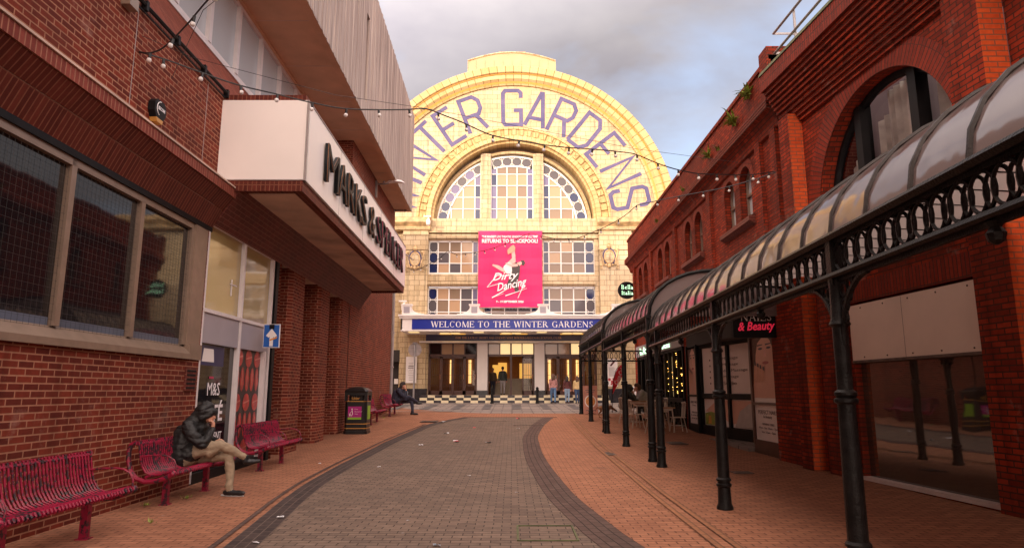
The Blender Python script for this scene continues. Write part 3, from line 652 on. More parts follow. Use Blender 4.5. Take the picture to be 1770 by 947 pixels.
# fanlight: three lights between stone mullions
WR, WC, WZ = 4.72, 11.45, 11.98
def fan(xa, xb, left=0):
    f = MB(FC); gl = MB(FC); o = -.55; ri = WR-.62; cols = []; x = xa
    cw = .74
    if left == 1: cols = [xb]; 
    n = max(2, round((xb-xa)/cw)); xs = []
    if left == 0: xs = [xa, xa+.36, xa+.36+.64, xa+.36+1.28, xb-.36, xb]
    if left == -1: xs = [xb, xb-.36]; 
    if left == 1: xs = [xa, xa+.36]
    if left == -1:
        while xs[-1]-cw > xa: xs.append(xs[-1]-cw)
        xs = sorted(xs+[xa])
    if left == 1:
        while xs[-1]+cw < xb: xs.append(xs[-1]+cw)
        xs = sorted(xs+[xb])
    top = lambda x_, r: WC+math.sqrt(max(0, r*r-x_*x_))
    zr = .76; nr = 6
    for i, (a, b) in enumerate(zip(xs, xs[1:])):
        edge = (left == 0 and i in (0, len(xs)-2)) or (left == -1 and i == len(xs)-2) or (left == 1 and i == 0)
        for r in range(nr):
            za, zb = WZ+r*zr, WZ+(r+1)*zr; gl.cur = 2 if edge else random.choice((0, 0, 0, 1)) if r < 4 else 1
            if edge and random.random() < .3: gl.cur = 3
            for j in range(4):
                p, q = a+(b-a)*j/4, a+(b-a)*(j+1)/4; tp, tq = min(zb, top(p, ri)), min(zb, top(q, ri))
                if max(tp, tq) <= za: continue
                gl.poly([(p, o, za), (q, o, za), (q, o, max(tq, za)), (p, o, max(tp, za))])
    for x_ in xs[1:-1]:
        t_ = top(x_, ri)
        if t_ > WZ+.1: f.box(x_-.03, x_+.03, o-.03, o+.05, WZ, t_)
    for r in range(1, nr):
        z_ = WZ+r*zr; hw = math.sqrt(max(0, ri*ri-(z_-WC)**2)); a, b = max(xa, -hw), min(xb, hw)
        if b > a: f.box(a, b, o-.025, o+.04, z_-.025, z_+.025)
    a0, a1 = math.asin(max(-1, xa/WR)), math.asin(min(1, xb/WR))
    lo = lambda: math.acos((WZ-WC)/WR)
    A, B = max(a0, -lo()), min(a1, lo()); n = 18
    for i in range(n):
        p, q = A+(B-A)*i/n, A+(B-A)*(i+1)/n
        for r0, r1, oo in ((ri-.05, ri+.05, o+.05), (WR-.05, WR+.05, o+.06)):
            f.faces([(r*math.sin(t), oz, WC+r*math.cos(t)) for t in (p, q) for r in (r0, r1) for oz in (o-.02, oo)], [(1, 5, 7, 3), (0, 4, 5, 1), (2, 3, 7, 6)])
        gl.cur = 1; gl.poly([(r*math.sin(t), o-.004, WC+r*math.cos(t)) for r, t in ((ri, p), (ri, q), (WR, q), (WR, p))])
    k = max(3, round((B-A)*(ri+.3)/.62))
    for i in range(k):
        t = A+(B-A)*(i+.5)/k; rr = (ri+WR)/2; x_, z_ = rr*math.sin(t), WC+rr*math.cos(t); c, s_ = math.cos(t), math.sin(t); e = (B-A)*rr/k
        gl.cur = 3 if left == -1 and i < 2 else random.choice((4, 4, 2, 3) if left else (4, 4))
        gl.poly([(x_+(.29*math.cos(PI/8+PI/4*j))*e/.58*c+(.29*math.sin(PI/8+PI/4*j))*s_, o+.01, z_-(.29*math.cos(PI/8+PI/4*j))*e/.58*s_+(.29*math.sin(PI/8+PI/4*j))*c) for j in range(8)])
        f.tube([(x_+(.30*math.cos(PI/8+PI/4*j))*e/.58*c+(.30*math.sin(PI/8+PI/4*j))*s_, o+.02, z_-(.30*math.cos(PI/8+PI/4*j))*e/.58*s_+(.30*math.sin(PI/8+PI/4*j))*c) for j in range(8)], .022, 4, close=True)
        t2 = A+(B-A)*i/k
        f.tube([(ri*math.sin(t2), o+.02, WC+ri*math.cos(t2)), (WR*math.sin(t2), o+.02, WC+WR*math.cos(t2))], .02, 4)
    f.box(xa, xb, o-.03, o+.10, WZ-.06, WZ+.10)
    if left <= 0: f.box(xb-.03, xb+.03, o-.03, o+.06, WZ, top(min(xb, WR-.1), WR))
    if left >= 0: f.box(xa-.03, xa+.03, o-.03, o+.06, WZ, top(max(xa, -WR+.1), WR))
    fo = f.build('window', 'white_plain', TH); gl.build('pane', ['pane_tan', 'pane_tan2', 'pane_lilac', 'pane_navy', 'pane_grey', 'frame_white'], fo, recalc=False)
fan(-4.69, -1.98, -1); fan(-1.32, 1.32, 0); fan(1.98, 4.69, 1)
for x0, x1 in ((-1.98, -1.34), (1.34, 1.98)): m = MB(FC); m.box(x0, x1, -.6, -.30, 11.9, 16.3); m.box(x0+.18, x1-.18, -.30, -.24, 11.9, 16.3); m.build('mullion', 'tile', TH)
m = MB(FC)
m.box(-5.05, 5.25, -.62, -.05, 11.86, 11.93)
ringsweep(m, [(4.96, -.5), (4.78, -.45), (4.72, -.62)], -1.5, 1.5, 60, 0.05, 11.6)
m.build('fanlight_surround', 'tile', TH, recalc=False)
m = MB(FC); m.poly([(-5.2, -.9, 11), (5.3, -.9, 11), (5.3, -.9, 17.2), (-5.2, -.9, 17.2)]); m.build('window_backing', 'pane_tan2', TH, recalc=False)
# cartouches on the pilasters
def cartouche(x, z):
    a = MB(FC); n = 16
    a.prism([(x+.30*math.cos(2*PI*k/n), z+.42*math.sin(2*PI*k/n)) for k in range(n)], .36, .46, 1) if False else None
    for k in range(n):
        t0, t1 = 2*PI*k/n, 2*PI*(k+1)/n
        a.poly([(x, .50, z), (x+.24*math.cos(t0), .44, z+.36*math.sin(t0)), (x+.24*math.cos(t1), .44, z+.36*math.sin(t1))])
    s_ = a.build('shield', 'tile', TH, recalc=False)
    b = MB(FC); b.tube([(x+.28*math.cos(2*PI*k/n), .42, z+.41*math.sin(2*PI*k/n)) for k in range(n)], .055, 6, close=True)
    for sx in (-1, 1):
        b.tube([(x+sx*(.42+.10*math.cos(t/3.)), .42, z+.5-.13*t) for t in range(9)], [.05, .07, .04, .06, .05, .07, .05, .06, .04], 6)
        b.ball((x+sx*.45, .42, z+.42), .09, 6); b.ball((x+sx*.50, .42, z-.55), .08, 6)
        b.box(x+sx*.48-.07, x+sx*.48+.07, .35, .44, z-.75, z-.25)
    b.ball((x, .44, z+.62), .14, 6); b.ball((x, .42, z+.80), .07, 6); b.ball((x, .42, z-.55), .13, 6); b.ball((x-.2, .42, z-.5), .08, 6); b.ball((x+.2, .42, z-.5), .08, 6)
    b.build('shield_surround', 'tile_patch' if False else 'faience_dark', s_, smooth=True)
    c = MB(FC); c.tube([(x+.37*math.cos(2*PI*k/n), .39, z+.52*math.sin(2*PI*k/n)) for k in range(n)], .04, 5, close=True); c.build('shield_rim', 'purple', s_)
cartouche(-5.88, 9.35); cartouche(5.9, 9.5)
# ground floor: steps, doors, lobby
m = MB(); m2 = MB()
for k in range(3):
    z0 = g(38.5)+.01+k*.145; y0 = 38.55+k*.3; m.box(-5.3, 5.6, y0, 40.35, z0-.1 if k == 0 else z0, z0+.145)
so = m.build('entrance_steps', 'stone', TH)
m = MB(); 
for k in range(3):
    z0 = g(38.5)+.01+k*.145; y0 = 38.55+k*.3
    for i in range(26):
        x = -5.3+i*.42; m.cur = (i+k) % 2; m.poly([(x, y0-.004, z0), (min(x+.42, 5.6), y0-.004, z0), (min(x+.42, 5.6), y0-.004, z0+.145), (x, y0-.004, z0+.145)])
m.build('chequer_tiles', ['checker_b', 'checker_w'], so, recalc=False)
FL = g(38.5)+.01+.435
for x0, x1 in ((-2.08, -1.46), (1.34, 1.94)): m = MB(FC); m.box(x0, x1, -.25, .06, FL+.25, 4.5); m.build('pier', 'white', TH)
for q in ((-2.1, -1.44, -.25, .10, FL-.02, FL+.27), (1.32, 1.96, -.25, .10, FL-.02, FL+.27), (-6.68, -5.02, -.02, .40, .8, 1.62), (5.3, 7.35, -.02, .40, .8, 1.62), (7.35, 7.74, -.04, .05, .8, 1.4), (-16, -9.5, -.04, .05, .8, 1.6)):
    m = MB(FC); m.box(*q); m.build('plinth', 'black_stone', TH)
def door_leaf(x0, x1, z0, z1, o, par=TH, ang=0):
    w_ = x1-x0; f = MB(FC)
    f.box(x0+.005, x0+.09, o-.03, o+.03, z0, z1); f.box(x1-.09, x1-.005, o-.03, o+.03, z0, z1); f.box(x0+.005, x1-.005, o-.03, o+.03, z0, z0+.24); f.box(x0+.005, x1-.005, o-.03, o+.03, z1-.11, z1)
    for t in (.26, .42, .58, .74): f.box(x0+w_*t-.009, x0+w_*t+.009, o-.012, o+.018, z0+.24, z1-.11)
    for zz in (z0+.55, z0+1.15, z1-.4): f.box(x0+.09, x1-.09, o-.010, o+.016, zz-.009, zz+.009)
    d = f.build('door', 'door_brown', par)
    p = MB(FC); p.poly([(x0+.09, o, z0+.24), (x1-.09, o, z0+.24), (x1-.09, o, z1-.11), (x0+.09, o, z1-.11)]); p.build('pane', 'clear', d, recalc=False)
    h = MB(FC); h.tube([(x1-.05, o+.06, z0+.9), (x1-.05, o+.06, z0+1.2)], .018, 6); h.build('handle', 'copper', d)
ZD = 3.52
def bay(x0, x1, leaves, opn=()):
    f = MB(FC); o = -.15
    f.box(x0, x1, o-.06, o+.06, ZD, ZD+.13); f.box(x0, x1, o-.06, o+.06, 4.28, 4.46); f.box(x0, x0+.07, o-.06, o+.06, FL, 4.28); f.box(x1-.07, x1, o-.06, o+.06, FL, 4.28)
    n = leaves; w_ = (x1-x0-.14)/n; 
    for k in range(1, n):
        wdt = .05 if k % 2 == 0 else .03
        f.box(x0+.07+k*w_-wdt, x0+.07+k*w_+wdt, o-.05, o+.05, ZD+.13, 4.28)
    f.box(x0+.07+2*w_-.06, x0+.07+2*w_+.06, o-.06, o+.07, FL, ZD)
    df = f.build('door_frame', 'door_brown', TH)
    p = MB(FC)
    for k in range(n):
        a = x0+.07+k*w_; p.cur = random.choice((0, 0, 1)) if x0 > -3 else random.choice((1, 1, 2)); p.poly([(a, o, ZD+.13), (a+w_, o, ZD+.13), (a+w_, o, 4.28), (a, o, 4.28)])
    p.build('transom_pane', ['lamp_pale', 'pane_tan', 'glass_dark'], df, recalc=False)
    for k in range(n):
        if k in opn: continue
        a = x0+.07+k*w_; door_leaf(a, a+w_, FL+.02, ZD, o)
bay(-5.0, -2.08, 4); bay(-1.46, 1.34, 4, (0, 1, 2)); bay(1.94, 5.06, 4)
m = MB()
m.poly([(-5, 46.5, FL), (5.06, 46.5, FL), (5.06, 46.5, 4.4), (-5, 46.5, 4.4)]); m.poly([(-5.0, 40.1, FL), (-5.0, 46.5, FL), (-5.0, 46.5, 4.4), (-5.0, 40.1, 4.4)]); m.poly([(5.06, 40.1, FL), (5.06, 46.5, FL), (5.06, 46.5, 4.4), (5.06, 40.1, 4.4)])
m.poly([(-5, 40.1, 4.4), (5.06, 40.1, 4.4), (5.06, 46.5, 4.4), (-5, 46.5, 4.4)])
lb = m.build('lobby', 'lobby', TH, recalc=False)
m = MB(); m.poly([(-5, 40.1, FL+.004), (5.06, 40.1, FL+.004), (5.06, 46.5, FL+.004), (-5, 46.5, FL+.004)])
for k in range(7): m.box(-1.3, 1.4, 42.6+k*.3, 46.4, FL+.15*k+.006, FL+.15*(k+1)+.004)
m.build('staircase', 'lobby_floor', lb)
m = MB()
for x, y in ((-3.6, 42), (-2.3, 44), (0, 42.2), (3.4, 42), (2.4, 44), (4.2, 44.6)): m.box(x-.35, x+.35, y-.35, y+.35, 4.34, 4.39)
for x in (-4.2, -2.9, 2.6, 3.9, 4.5): m.box(x-.1, x+.1, 46.40, 46.45, 2.0, 3.6)
m.build('ceiling_light', 'lamp_warm', lb)
m = MB(); m.box(-.95, -.35, 46.3, 46.35, 2.3, 3.4); m.box(.5, 1.3, 44.9, 44.95, 1.9, 3.3); m.box(-1.3, -.9, 44.9, 44.95, 2.1, 3.2); m.build('lit_panel', 'lamp_soft', lb)
# entrance canopy
CA = TH
m = MB(); m.box(-6.25, 6.25, 37.3, 39.66, 4.79, 4.86); m.box(-6.25, -6.17, 37.3, 39.66, 4.86, 5.5); m.box(6.17, 6.25, 37.3, 39.66, 4.86, 5.5); m.box(-6.25, 6.25, 37.3, 37.38, 4.86, 5.5); m.box(-6.32, 6.32, 37.22, 39.66, 5.5, 5.62); m.box(-6.38, 6.38, 37.16, 39.66, 5.62, 5.72)
m.box(-6.17, 6.17, 37.38, 39.66, 5.40, 5.49)
can = m.build('entrance_canopy', 'white', TH)
def finial(x, half=0):
    f = MB(); pr = []
    f.box(x-.26, x+.26, 37.25, 37.55, 5.72, 6.28); f.box(x-.31, x+.31, 37.22, 37.58, 6.24, 6.31)
    for sx in (-1, 1):
        if half == sx: continue
        n = 7; pts = [(x+sx*.25, 5.72)]+[(x+sx*(.25+.72*(1-math.cos(PI/2*i/n))), 6.16-.40*math.sin(PI/2*i/n)) for i in range(n+1)]+[(x+sx*1.0, 5.72)]
        f.prism(pts, 37.28, 37.5, 1)
    fo = f.build('finial', 'white', can); v = MB()
    v.box(x-.17, x+.17, 37.235, 37.25, 5.80, 6.16); v2 = v.build('vent_panel', 'panel_grey', fo)
finial(-5.93, -1); finial(-2.12); finial(1.75); finial(5.93, 1)
m = MB(); m.box(-5.62, 5.62, 37.285, 37.298, 4.89, 5.46); bp_ = m.build('sign_panel', 'blue', can)
# serif capitals drawn with strokes: (x0,y0,x1,y1,weight) plus bowls
TK, TN = .15, .06
def sv(x, y0=0, y1=1, w_=TK, s0=1, s1=1):
    r = [('l', x, y0, x, y1, w_)]
    if s0: r.append(('l', x-w_*1.05, y0+.025, x+w_*1.05, y0+.025, .05))
    if s1: r.append(('l', x-w_*1.05, y1-.025, x+w_*1.05, y1-.025, .05))
    return r
def arc_(cx, cy, rx, ry, a0, a1): return [('a', cx, cy, rx, ry, a0, a1)]
SG = {
 'W': (1.35, [('l', .12, 1, .42, 0, TK), ('l', .42, 0, .68, .95, TN), ('l', .68, 1, .96, 0, TK), ('l', .96, 0, 1.25, 1, TN), ('l', .0, .975, .26, .975, .05), ('l', .56, .975, .8, .975, .05), ('l', 1.12, .975, 1.35, .975, .05)]),
 'E': (.82, sv(.16)+[('l', .1, .97, .74, .97, TN), ('l', .1, .03, .78, .03, TN), ('l', .2, .52, .6, .52, TN), ('l', .74, .8, .74, 1, .05), ('l', .78, 0, .78, .22, .05), ('l', .6, .42, .6, .62, .05)]),
 'L': (.8, sv(.16)+[('l', .1, .03, .76, .03, TN), ('l', .76, 0, .76, .24, .05)]),
 'C': (.95, arc_(.52, .5, .45, .5, 45, 315)+[('l', .85, .72, .85, .98, .05)]),
 'O': (1.05, arc_(.52, .5, .45, .5, 0, 360)), 'M': (1.25, sv(.16, w_=.07)+[('l', .18, 1, .62, .03, TK), ('l', .62, .03, 1.04, 1, TN)]+sv(1.08)),
 'T': (.92, sv(.46, s1=0)+[('l', .04, .97, .88, .97, TN), ('l', .05, .78, .05, 1, .05), ('l', .87, .78, .87, 1, .05)]),
 'H': (1.05, sv(.18)+sv(.87)+[('l', .18, .52, .87, .52, TN)]), 'I': (.4, sv(.2)),
 'N': (1.08, sv(.16, w_=.07)+sv(.92, w_=.07, s0=0)+[('l', .14, 1, .92, 0, TK)]),
 'R': (1.0, sv(.18)+[('a', .45, .75, .28, .25, -90, 90), ('l', .18, .97, .47, .97, TN), ('l', .18, .5, .47, .5, TN), ('l', .48, .5, .86, 0, TK), ('l', .8, .025, 1.0, .025, .05)]),
 'G': (1.02, arc_(.52, .5, .45, .5, 45, 315)+[('l', .85, .72, .85, .98, .05), ('l', .86, .02, .86, .42, TK), ('l', .68, .42, 1.02, .42, .05)]),
 'A': (1.0, [('l', .5, 1, .88, 0, TK), ('l', .48, 1, .14, 0, TN), ('l', .24, .34, .74, .34, TN), ('l', 0, .025, .28, .025, .05), ('l', .72, .025, 1.02, .025, .05)]),
 'D': (1.05, sv(.18)+[('a', .45, .5, .47, .5, -90, 90), ('l', .18, .97, .47, .97, TN), ('l', .18, .03, .47, .03, TN)]),
 'S': (.72, [('a', .36, .74, .25, .25, 30, 270), ('a', .36, .26, .28, .25, -150, 90), ('l', .60, .78, .60, .97, .05), ('l', .10, .04, .10, .25, .05)]),
 'B': (.9, sv(.18)+[('a', .42, .76, .24, .23, -90, 90), ('a', .44, .27, .32, .27, -90, 90), ('l', .18, .97, .44, .97, TN), ('l', .18, .53, .44, .53, TN), ('l', .18, .03, .44, .03, TN)]),
 'F': (.8, sv(.16)+[('l', .1, .97, .74, .97, TN), ('l', .2, .52, .6, .52, TN), ('l', .74, .8, .74, 1, .05), ('l', .6, .42, .6, .62, .05)]),
 'P': (.85, sv(.18)+[('a', .44, .73, .30, .26, -90, 90), ('l', .18, .97, .46, .97, TN), ('l', .18, .48, .46, .48, TN)]),
 'V': (1.0, [('l', .12, 1, .5, 0, TK), ('l', .5, 0, .86, 1, TN), ('l', 0, .975, .26, .975, .05), ('l', .74, .975, 1, .975, .05)]),
 'K': (1.0, sv(.18)+[('l', .24, .45, .82, 1, TN), ('l', .38, .58, .88, 0, TK)]), 'U': (1.0, sv(.18, y0=.3, s0=0)+sv(.84, y0=.3, w_=.07, s0=0)+[('a', .51, .32, .33, .31, 180, 360)]),
 '.': (.35, [('l', .17, 0, .17, .12, .12)]), '!': (.35, [('l', .17, .28, .17, 1, .12), ('l', .17, 0, .17, .12, .12)]), ' ': (.45, [])}
SG['e'] = (.66, [('a', .33, .33, .28, .32, 20, 330), ('l', .08, .36, .58, .36, .06)]); SG['l'] = (.34, sv(.17)); SG['i'] = (.34, sv(.17, y1=.62)+[('l', .17, .76, .17, .92, .14)])
SG['a'] = (.66, [('a', .28, .2, .22, .2, 0, 360), ('a', .28, .42, .24, .22, 0, 150)]+sv(.52, y1=.45, s1=0)); SG['t'] = (.44, sv(.2, y1=.85, s1=0)+[('l', .04, .62, .4, .62, .06)])
def serif(s, name, mat, parent, org, xd, yd, width, height, zoff=.004, wt=1.0):
    X = Vector(xd).normalized(); Y = Vector(yd).normalized(); Z = X.cross(Y); org = Vector(org); tot = sum(SG[c][0]+.1 for c in s)-.1; k = width/tot; m = MB(); x = 0; q = 0
    def put(P4):
        nonlocal q; q += 1
        m.poly([org+X*(p[0]*k)+Y*(p[1]*height)+Z*(zoff+.0004*(q % 9)) for p in P4], raw=True)
    asp = height/k
    for c in s:
        for st in SG[c][1]:
            if st[0] == 'l':
                _, x0, y0, x1, y1, w_ = st; w_ *= wt; dx, dy = (x1-x0), (y1-y0)*asp; l = math.hypot(dx, dy) or 1; nx, ny = -dy/l*w_/2, dx/l*w_/2/asp
                put([(x+x0+nx, y0+ny), (x+x1+nx, y1+ny), (x+x1-nx, y1-ny), (x+x0-nx, y0-ny)])
            else:
                _, cx, cy, rx, ry, a0, a1 = st; n = max(6, int(abs(a1-a0)/18))
                for i in range(n):
                    pq = []
                    for t in (a0+(a1-a0)*i/n, a0+(a1-a0)*(i+1)/n):
                        t = R(t); wv = (TN+(TK-TN)*abs(math.cos(t))**1.5)*wt; wh = .06*wt
                        pq.append(((x+cx+(rx)*math.cos(t), cy+ry*math.sin(t)), (x+cx+(rx-wv)*math.cos(t), cy+(ry-wh)*math.sin(t))))
                    put([pq[0][0], pq[1][0], pq[1][1], pq[0][1]])
        x += SG[c][0]+.1
    return m.build(name, mat, parent, recalc=False)
serif('WELCOME TO THE WINTER GARDENS', 'lettering', 'pale_text', bp_, (-4.55, 37.285, 5.0), (1, 0, 0), (0, 0, 1), 9.1, .34, wt=1.15)
m = MB(); m.box(-5.95, 5.95, 39.66, 39.74, 4.40, 4.79); sp2 = m.build('lower_sign_panel', 'navy', TH)
serif('FOR THE LATEST SHOWS AND EVENTS VISIT WINTERGARDENSBLACKPOOL.CO.UK', 'lettering', 'gold_text', sp2, (-3.35, 39.655, 4.54), (1, 0, 0), (0, 0, 1), 6.3, .12, wt=1.2)
m = MB(); m.box(-5.5, 5.5, 39.5, 39.9, 4.30, 4.40); m.build('door_lintel', 'lamp_pale' if False else 'white', TH)
m = MB()
for x in (-5.6, -1.9, 1.7, 5.4): m.box(x-.28, x+.28, 37.7, 38.3, 4.765, 4.785)
for x in (-3.9, -3.3, -.35, .25, 3.2, 3.8): m.box(x-.26, x+.26, 38.4, 38.9, 4.765, 4.785)
m.build('canopy_light', 'lamp_pale', can)
m = MB()
for x in (-3.9, -3.1, -.35, .55, 3.2, 4.0): m.box(x-.36, x+.36, 38.95, 39.4, 4.77, 4.786)
m.build('canopy_light', 'lamp_soft', can)
# side shop bays
m = MB(FC); m.box(-9.5, -6.75, -.9, -.35, .9, 3.9); m.box(-9.5, -6.7, -.3, .0, 3.2, 3.9); so_ = m.build('shop_bay', 'shop_dark', TH)
m = MB(FC); m.box(-7.05, -6.82, -.34, -.3, 1.9, 2.2); m.build('notice', 'poster', so_)
m = MB(FC); m.box(7.7, 10.3, -.02, .18, 3.35, 3.85); m.box(7.75, 7.85, -.2, 0, .9, 3.4); m.box(8.85, 8.95, -.2, 0, .9, 3.4); m.box(10.1, 10.2, -.2, 0, .9, 3.4); m.box(7.75, 10.2, -.2, -.02, 2.9, 3.4); sb = m.build('blue_shopfront', 'shop_blue', TH)
m = MB(FC); m.poly([(7.85, -.25, 1.9), (8.85, -.25, 1.9), (8.85, -.25, 3.0), (7.85, -.25, 3.0)]); m.poly([(8.95, -.25, 1.9), (10.1, -.25, 1.9), (10.1, -.25, 3.0), (8.95, -.25, 3.0)])
m.build('lit_window', 'lamp_soft', sb, recalc=False)
m = MB(FC); m.box(7.85, 10.1, -.24, -.1, .9, 1.9); m.build('stall_riser', 'tile', sb)
m = MB(FC)
for i in range(60): 
    x, z = 7.9+random.random()*2.1, 2.0+random.random()*.9; m.cur = i % 2; r = .03+.05*random.random(); m.poly([(x-r, -.235+.0003*i, z-r), (x+r, -.235+.0003*i, z-r), (x+r, -.235+.0003*i, z+r*1.5), (x-r, -.235+.0003*i, z+r*1.5)])
m.build('window_display', ['shop_dark', 'red'], sb, recalc=False)

# banner on the theatre
BN = thing('banner', (-.1, 39.6, 6.47), 'large pink show banner with white lettering hung on the theatre front above the canopy', 'banner')
m = MB(FC); nx = 12; nz_ = 14
for i in range(nx):
    for j in range(nz_):
        q = []
        for a, b in ((i, j), (i+1, j), (i+1, j+1), (i, j+1)):
            x = -2.05+3.88*a/nx; z = 6.42+4.66*b/nz_; q.append((x, .42+.015*math.sin(a*1.3+b*.4)+.01*math.sin(b*1.9), z))
        m.poly(q)
sh = m.build('sheet', 'magenta', BN, recalc=False)
m = MB(FC); m.tube([(-2.1, .38, 11.1), (1.88, .38, 11.1)], .03, 6); m.tube([(-2.1, .38, 6.40), (1.88, .38, 6.40)], .04, 6)
for k in range(20): m.tube([(-2.0+k*.2, .38, 6.42), (-1.95+k*.2, .35, 6.28)], .012, 4)
m.build('rail', 'grey_metal', BN)
BY = 39.54
text("'THE BIGGEST LIVE THEATRE SENSATION OF ALL TIME'", 'lettering', 'pale_text', BN, (-1.83, BY, 10.66), (1, 0, 0), (0, 0, 1), 3.4, .15, .004, .03)
text("RETURNS TO BLACKPOOL!", 'lettering', 'pale_text', BN, (-1.83, BY, 10.34), (1, 0, 0), (0, 0, 1), 3.4, .25, .004, .04)
text("Dirty", 'lettering', 'pale_text', BN, (-1.15, BY-.03, 7.86), (1, .0, .10), (-.1, 0, 1), 1.6, .60, .006, .012, .45)
text("Dancing", 'lettering', 'pale_text', BN, (-.85, BY-.03, 7.22), (1, .0, .22), (-.22, 0, 1), 1.85, .62, .006, .012, .45)
text("9 - 19 SEPTEMBER 2026", 'lettering', 'pale_text', BN, (-.95, BY, 6.68), (1, 0, 0), (0, 0, 1), 1.65, .14, .004, .04)
m = MB(FC)
for p, q, r0, r1 in (((-1.5, 7.62), (-.9, 8.35), .02, .035), ((-.9, 8.35), (-.2, 8.30), .03, .012), ((-1.5, 7.62), (-.7, 7.86), .015, .02), ((-.3, 7.5), (-1.2, 6.98), .02, .035), ((-1.2, 6.98), (-.5, 7.25), .02, .01), ((.7, 7.75), (.35, 6.96), .025, .02), ((-.4, 7.1), (.9, 7.55), .035, .01)):
    m.tube([(p[0], .47, p[1]), (q[0], .47, q[1])], [r0, r1], 5)
m.build('flourish', 'pale_text', BN)
def blob(m, pts, o):
    m.poly([(x, o, z) for x, z in pts])
m = MB(FC)     # a plain generic pair of dancers
m.cur = 0; blob(m, [(-.05, 9.95), (.15, 9.98), (.2, 9.6), (.22, 9.2), (.1, 8.95), (-.1, 9.0), (-.3, 9.0), (-.45, 8.75), (-.45, 8.9), (-.2, 9.2), (0, 9.4)], .452)
m.cur = 1; blob(m, [(-.5, 8.9), (-.25, 9.15), (.05, 9.05), (.2, 8.8), (.1, 8.45), (-.3, 8.45), (-.55, 8.65)], .456)
m.cur = 0; blob(m, [(-.5, 8.75), (-.35, 8.45), (-.8, 8.7), (-1.2, 8.95), (-1.15, 9.03), (-.8, 8.95)], .459)
m.cur = 2; blob(m, [(-.02, 9.05), (.3, 9.15), (.5, 8.95), (.45, 8.4), (.35, 7.95), (.42, 7.4), (.2, 7.3), (.05, 7.9), (-.2, 7.5), (-.4, 7.6), (-.1, 8.3), (0, 8.6)], .462)
m.cur = 0; blob(m, [(.3, 9.12), (.55, 9.2), (.62, 9.05), (.45, 8.92)], .466); m.cur = 2; blob(m, [(.5, 9.26), (.72, 9.28), (.8, 9.1), (.7, 8.93), (.58, 8.98), (.6, 9.12)], .469)
m.cur = 0; blob(m, [(.35, 9.05), (.35, 8.9), (0, 8.86), (-.35, 9.02), (-.4, 9.12), (-.05, 9.05)], .472)
m.cur = 3; blob(m, [(-.05, 10.15), (.1, 10.22), (.2, 10.05), (.18, 9.85), (0, 9.75), (-.25, 9.62), (-.28, 9.9), (-.15, 10.05)], .475)
m.build('dancers_print', ['pink_print', 'poster', 'dark_print', 'skin_print'], BN, recalc=False)

# ================================================================== STORE ON THE LEFT
ST = thing('store_building', (-5.0, 12, 0), 'maroon brick store on the left with white sign canopy and concrete upper storey', 'store')
SE = 29.6
m = MB(LW)
wall(m, -30, 10.78, -.1, 2.0, [], 0)
wall(m, -30, 10.9, 4.85, 6.6, [], 0)
m.poly([(10.78, 0, -.1), (10.78, -.3, -.1), (10.78, -.3, 4.3), (10.78, 0, 4.3)])
wall(m, 21.3, SE, -.1, 9.6, [], 0); wall(m, 10.9, 21.3, 4.25, 6.6, [], 0)
m.poly([(20.8, 0, 6.5), (20.8, -.8, 6.5), (20.8, -.8, 9.6), (20.8, 0, 9.6)]); m.poly([(20.8, 0, 6.5), (21.3, 0, 6.5), (21.3, 0, 9.6), (20.8, 0, 9.6)])
m.poly([(SE, 0, 0), (SE, -12, 0), (SE, -12, 9.6), (SE, 0, 9.6)])
# recess behind the pillars
m.poly([(14.4, -2.2, -.1), (21.3, -2.2, -.1), (21.3, -2.2, 4.4), (14.4, -2.2, 4.4)]); m.poly([(14.5, -2.2, -.1), (14.5, 0, -.1), (14.5, 0, 4.4), (14.5, -2.2, 4.4)])
m.build('wall', 'brick_l', ST, recalc=False)
m = MB(LW); m.poly([(14.5, -2.2, 4.32), (21.3, -2.2, 4.32), (21.3, .0, 4.32), (14.5, .0, 4.32)]); m.build('recess_ceiling', 'soffit', ST, recalc=False)
for a, b in ((15.3, 16.4), (17.75, 18.84), (20.2, 21.32)):
    m = MB(LW); c = .10
    pr = [(a+c, .0), (b-c, .0), (b, -c), (b, -1.0), (a, -1.0), (a, -c)]
    m.prism(pr, -.1, 4.32, 2); m.build('pillar', 'brick_l', ST)
m = MB(LW); m.box(14.4, 21.3, -2.2, -.02, 0, .075); m.build('recess_floor', 'stone', ST)
# corbelled soldier band over the shop windows
m = MB(LW); m.rot = True
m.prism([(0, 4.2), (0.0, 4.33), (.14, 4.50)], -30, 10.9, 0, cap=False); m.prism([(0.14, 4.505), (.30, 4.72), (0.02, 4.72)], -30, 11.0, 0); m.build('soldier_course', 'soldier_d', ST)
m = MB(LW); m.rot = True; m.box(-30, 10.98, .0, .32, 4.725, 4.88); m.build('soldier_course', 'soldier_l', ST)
m = MB(LW); m.prism([(0, 4.885), (.34, 4.885), (.34, 4.91), (0, 4.99)], -30, 10.98, 0); m.build('coping_flashing', 'soffit', ST)
m = MB(LW); m.box(-30, 10.9, -.16, -.0, 4.12, 4.22); m.build('window_head', 'black', ST)
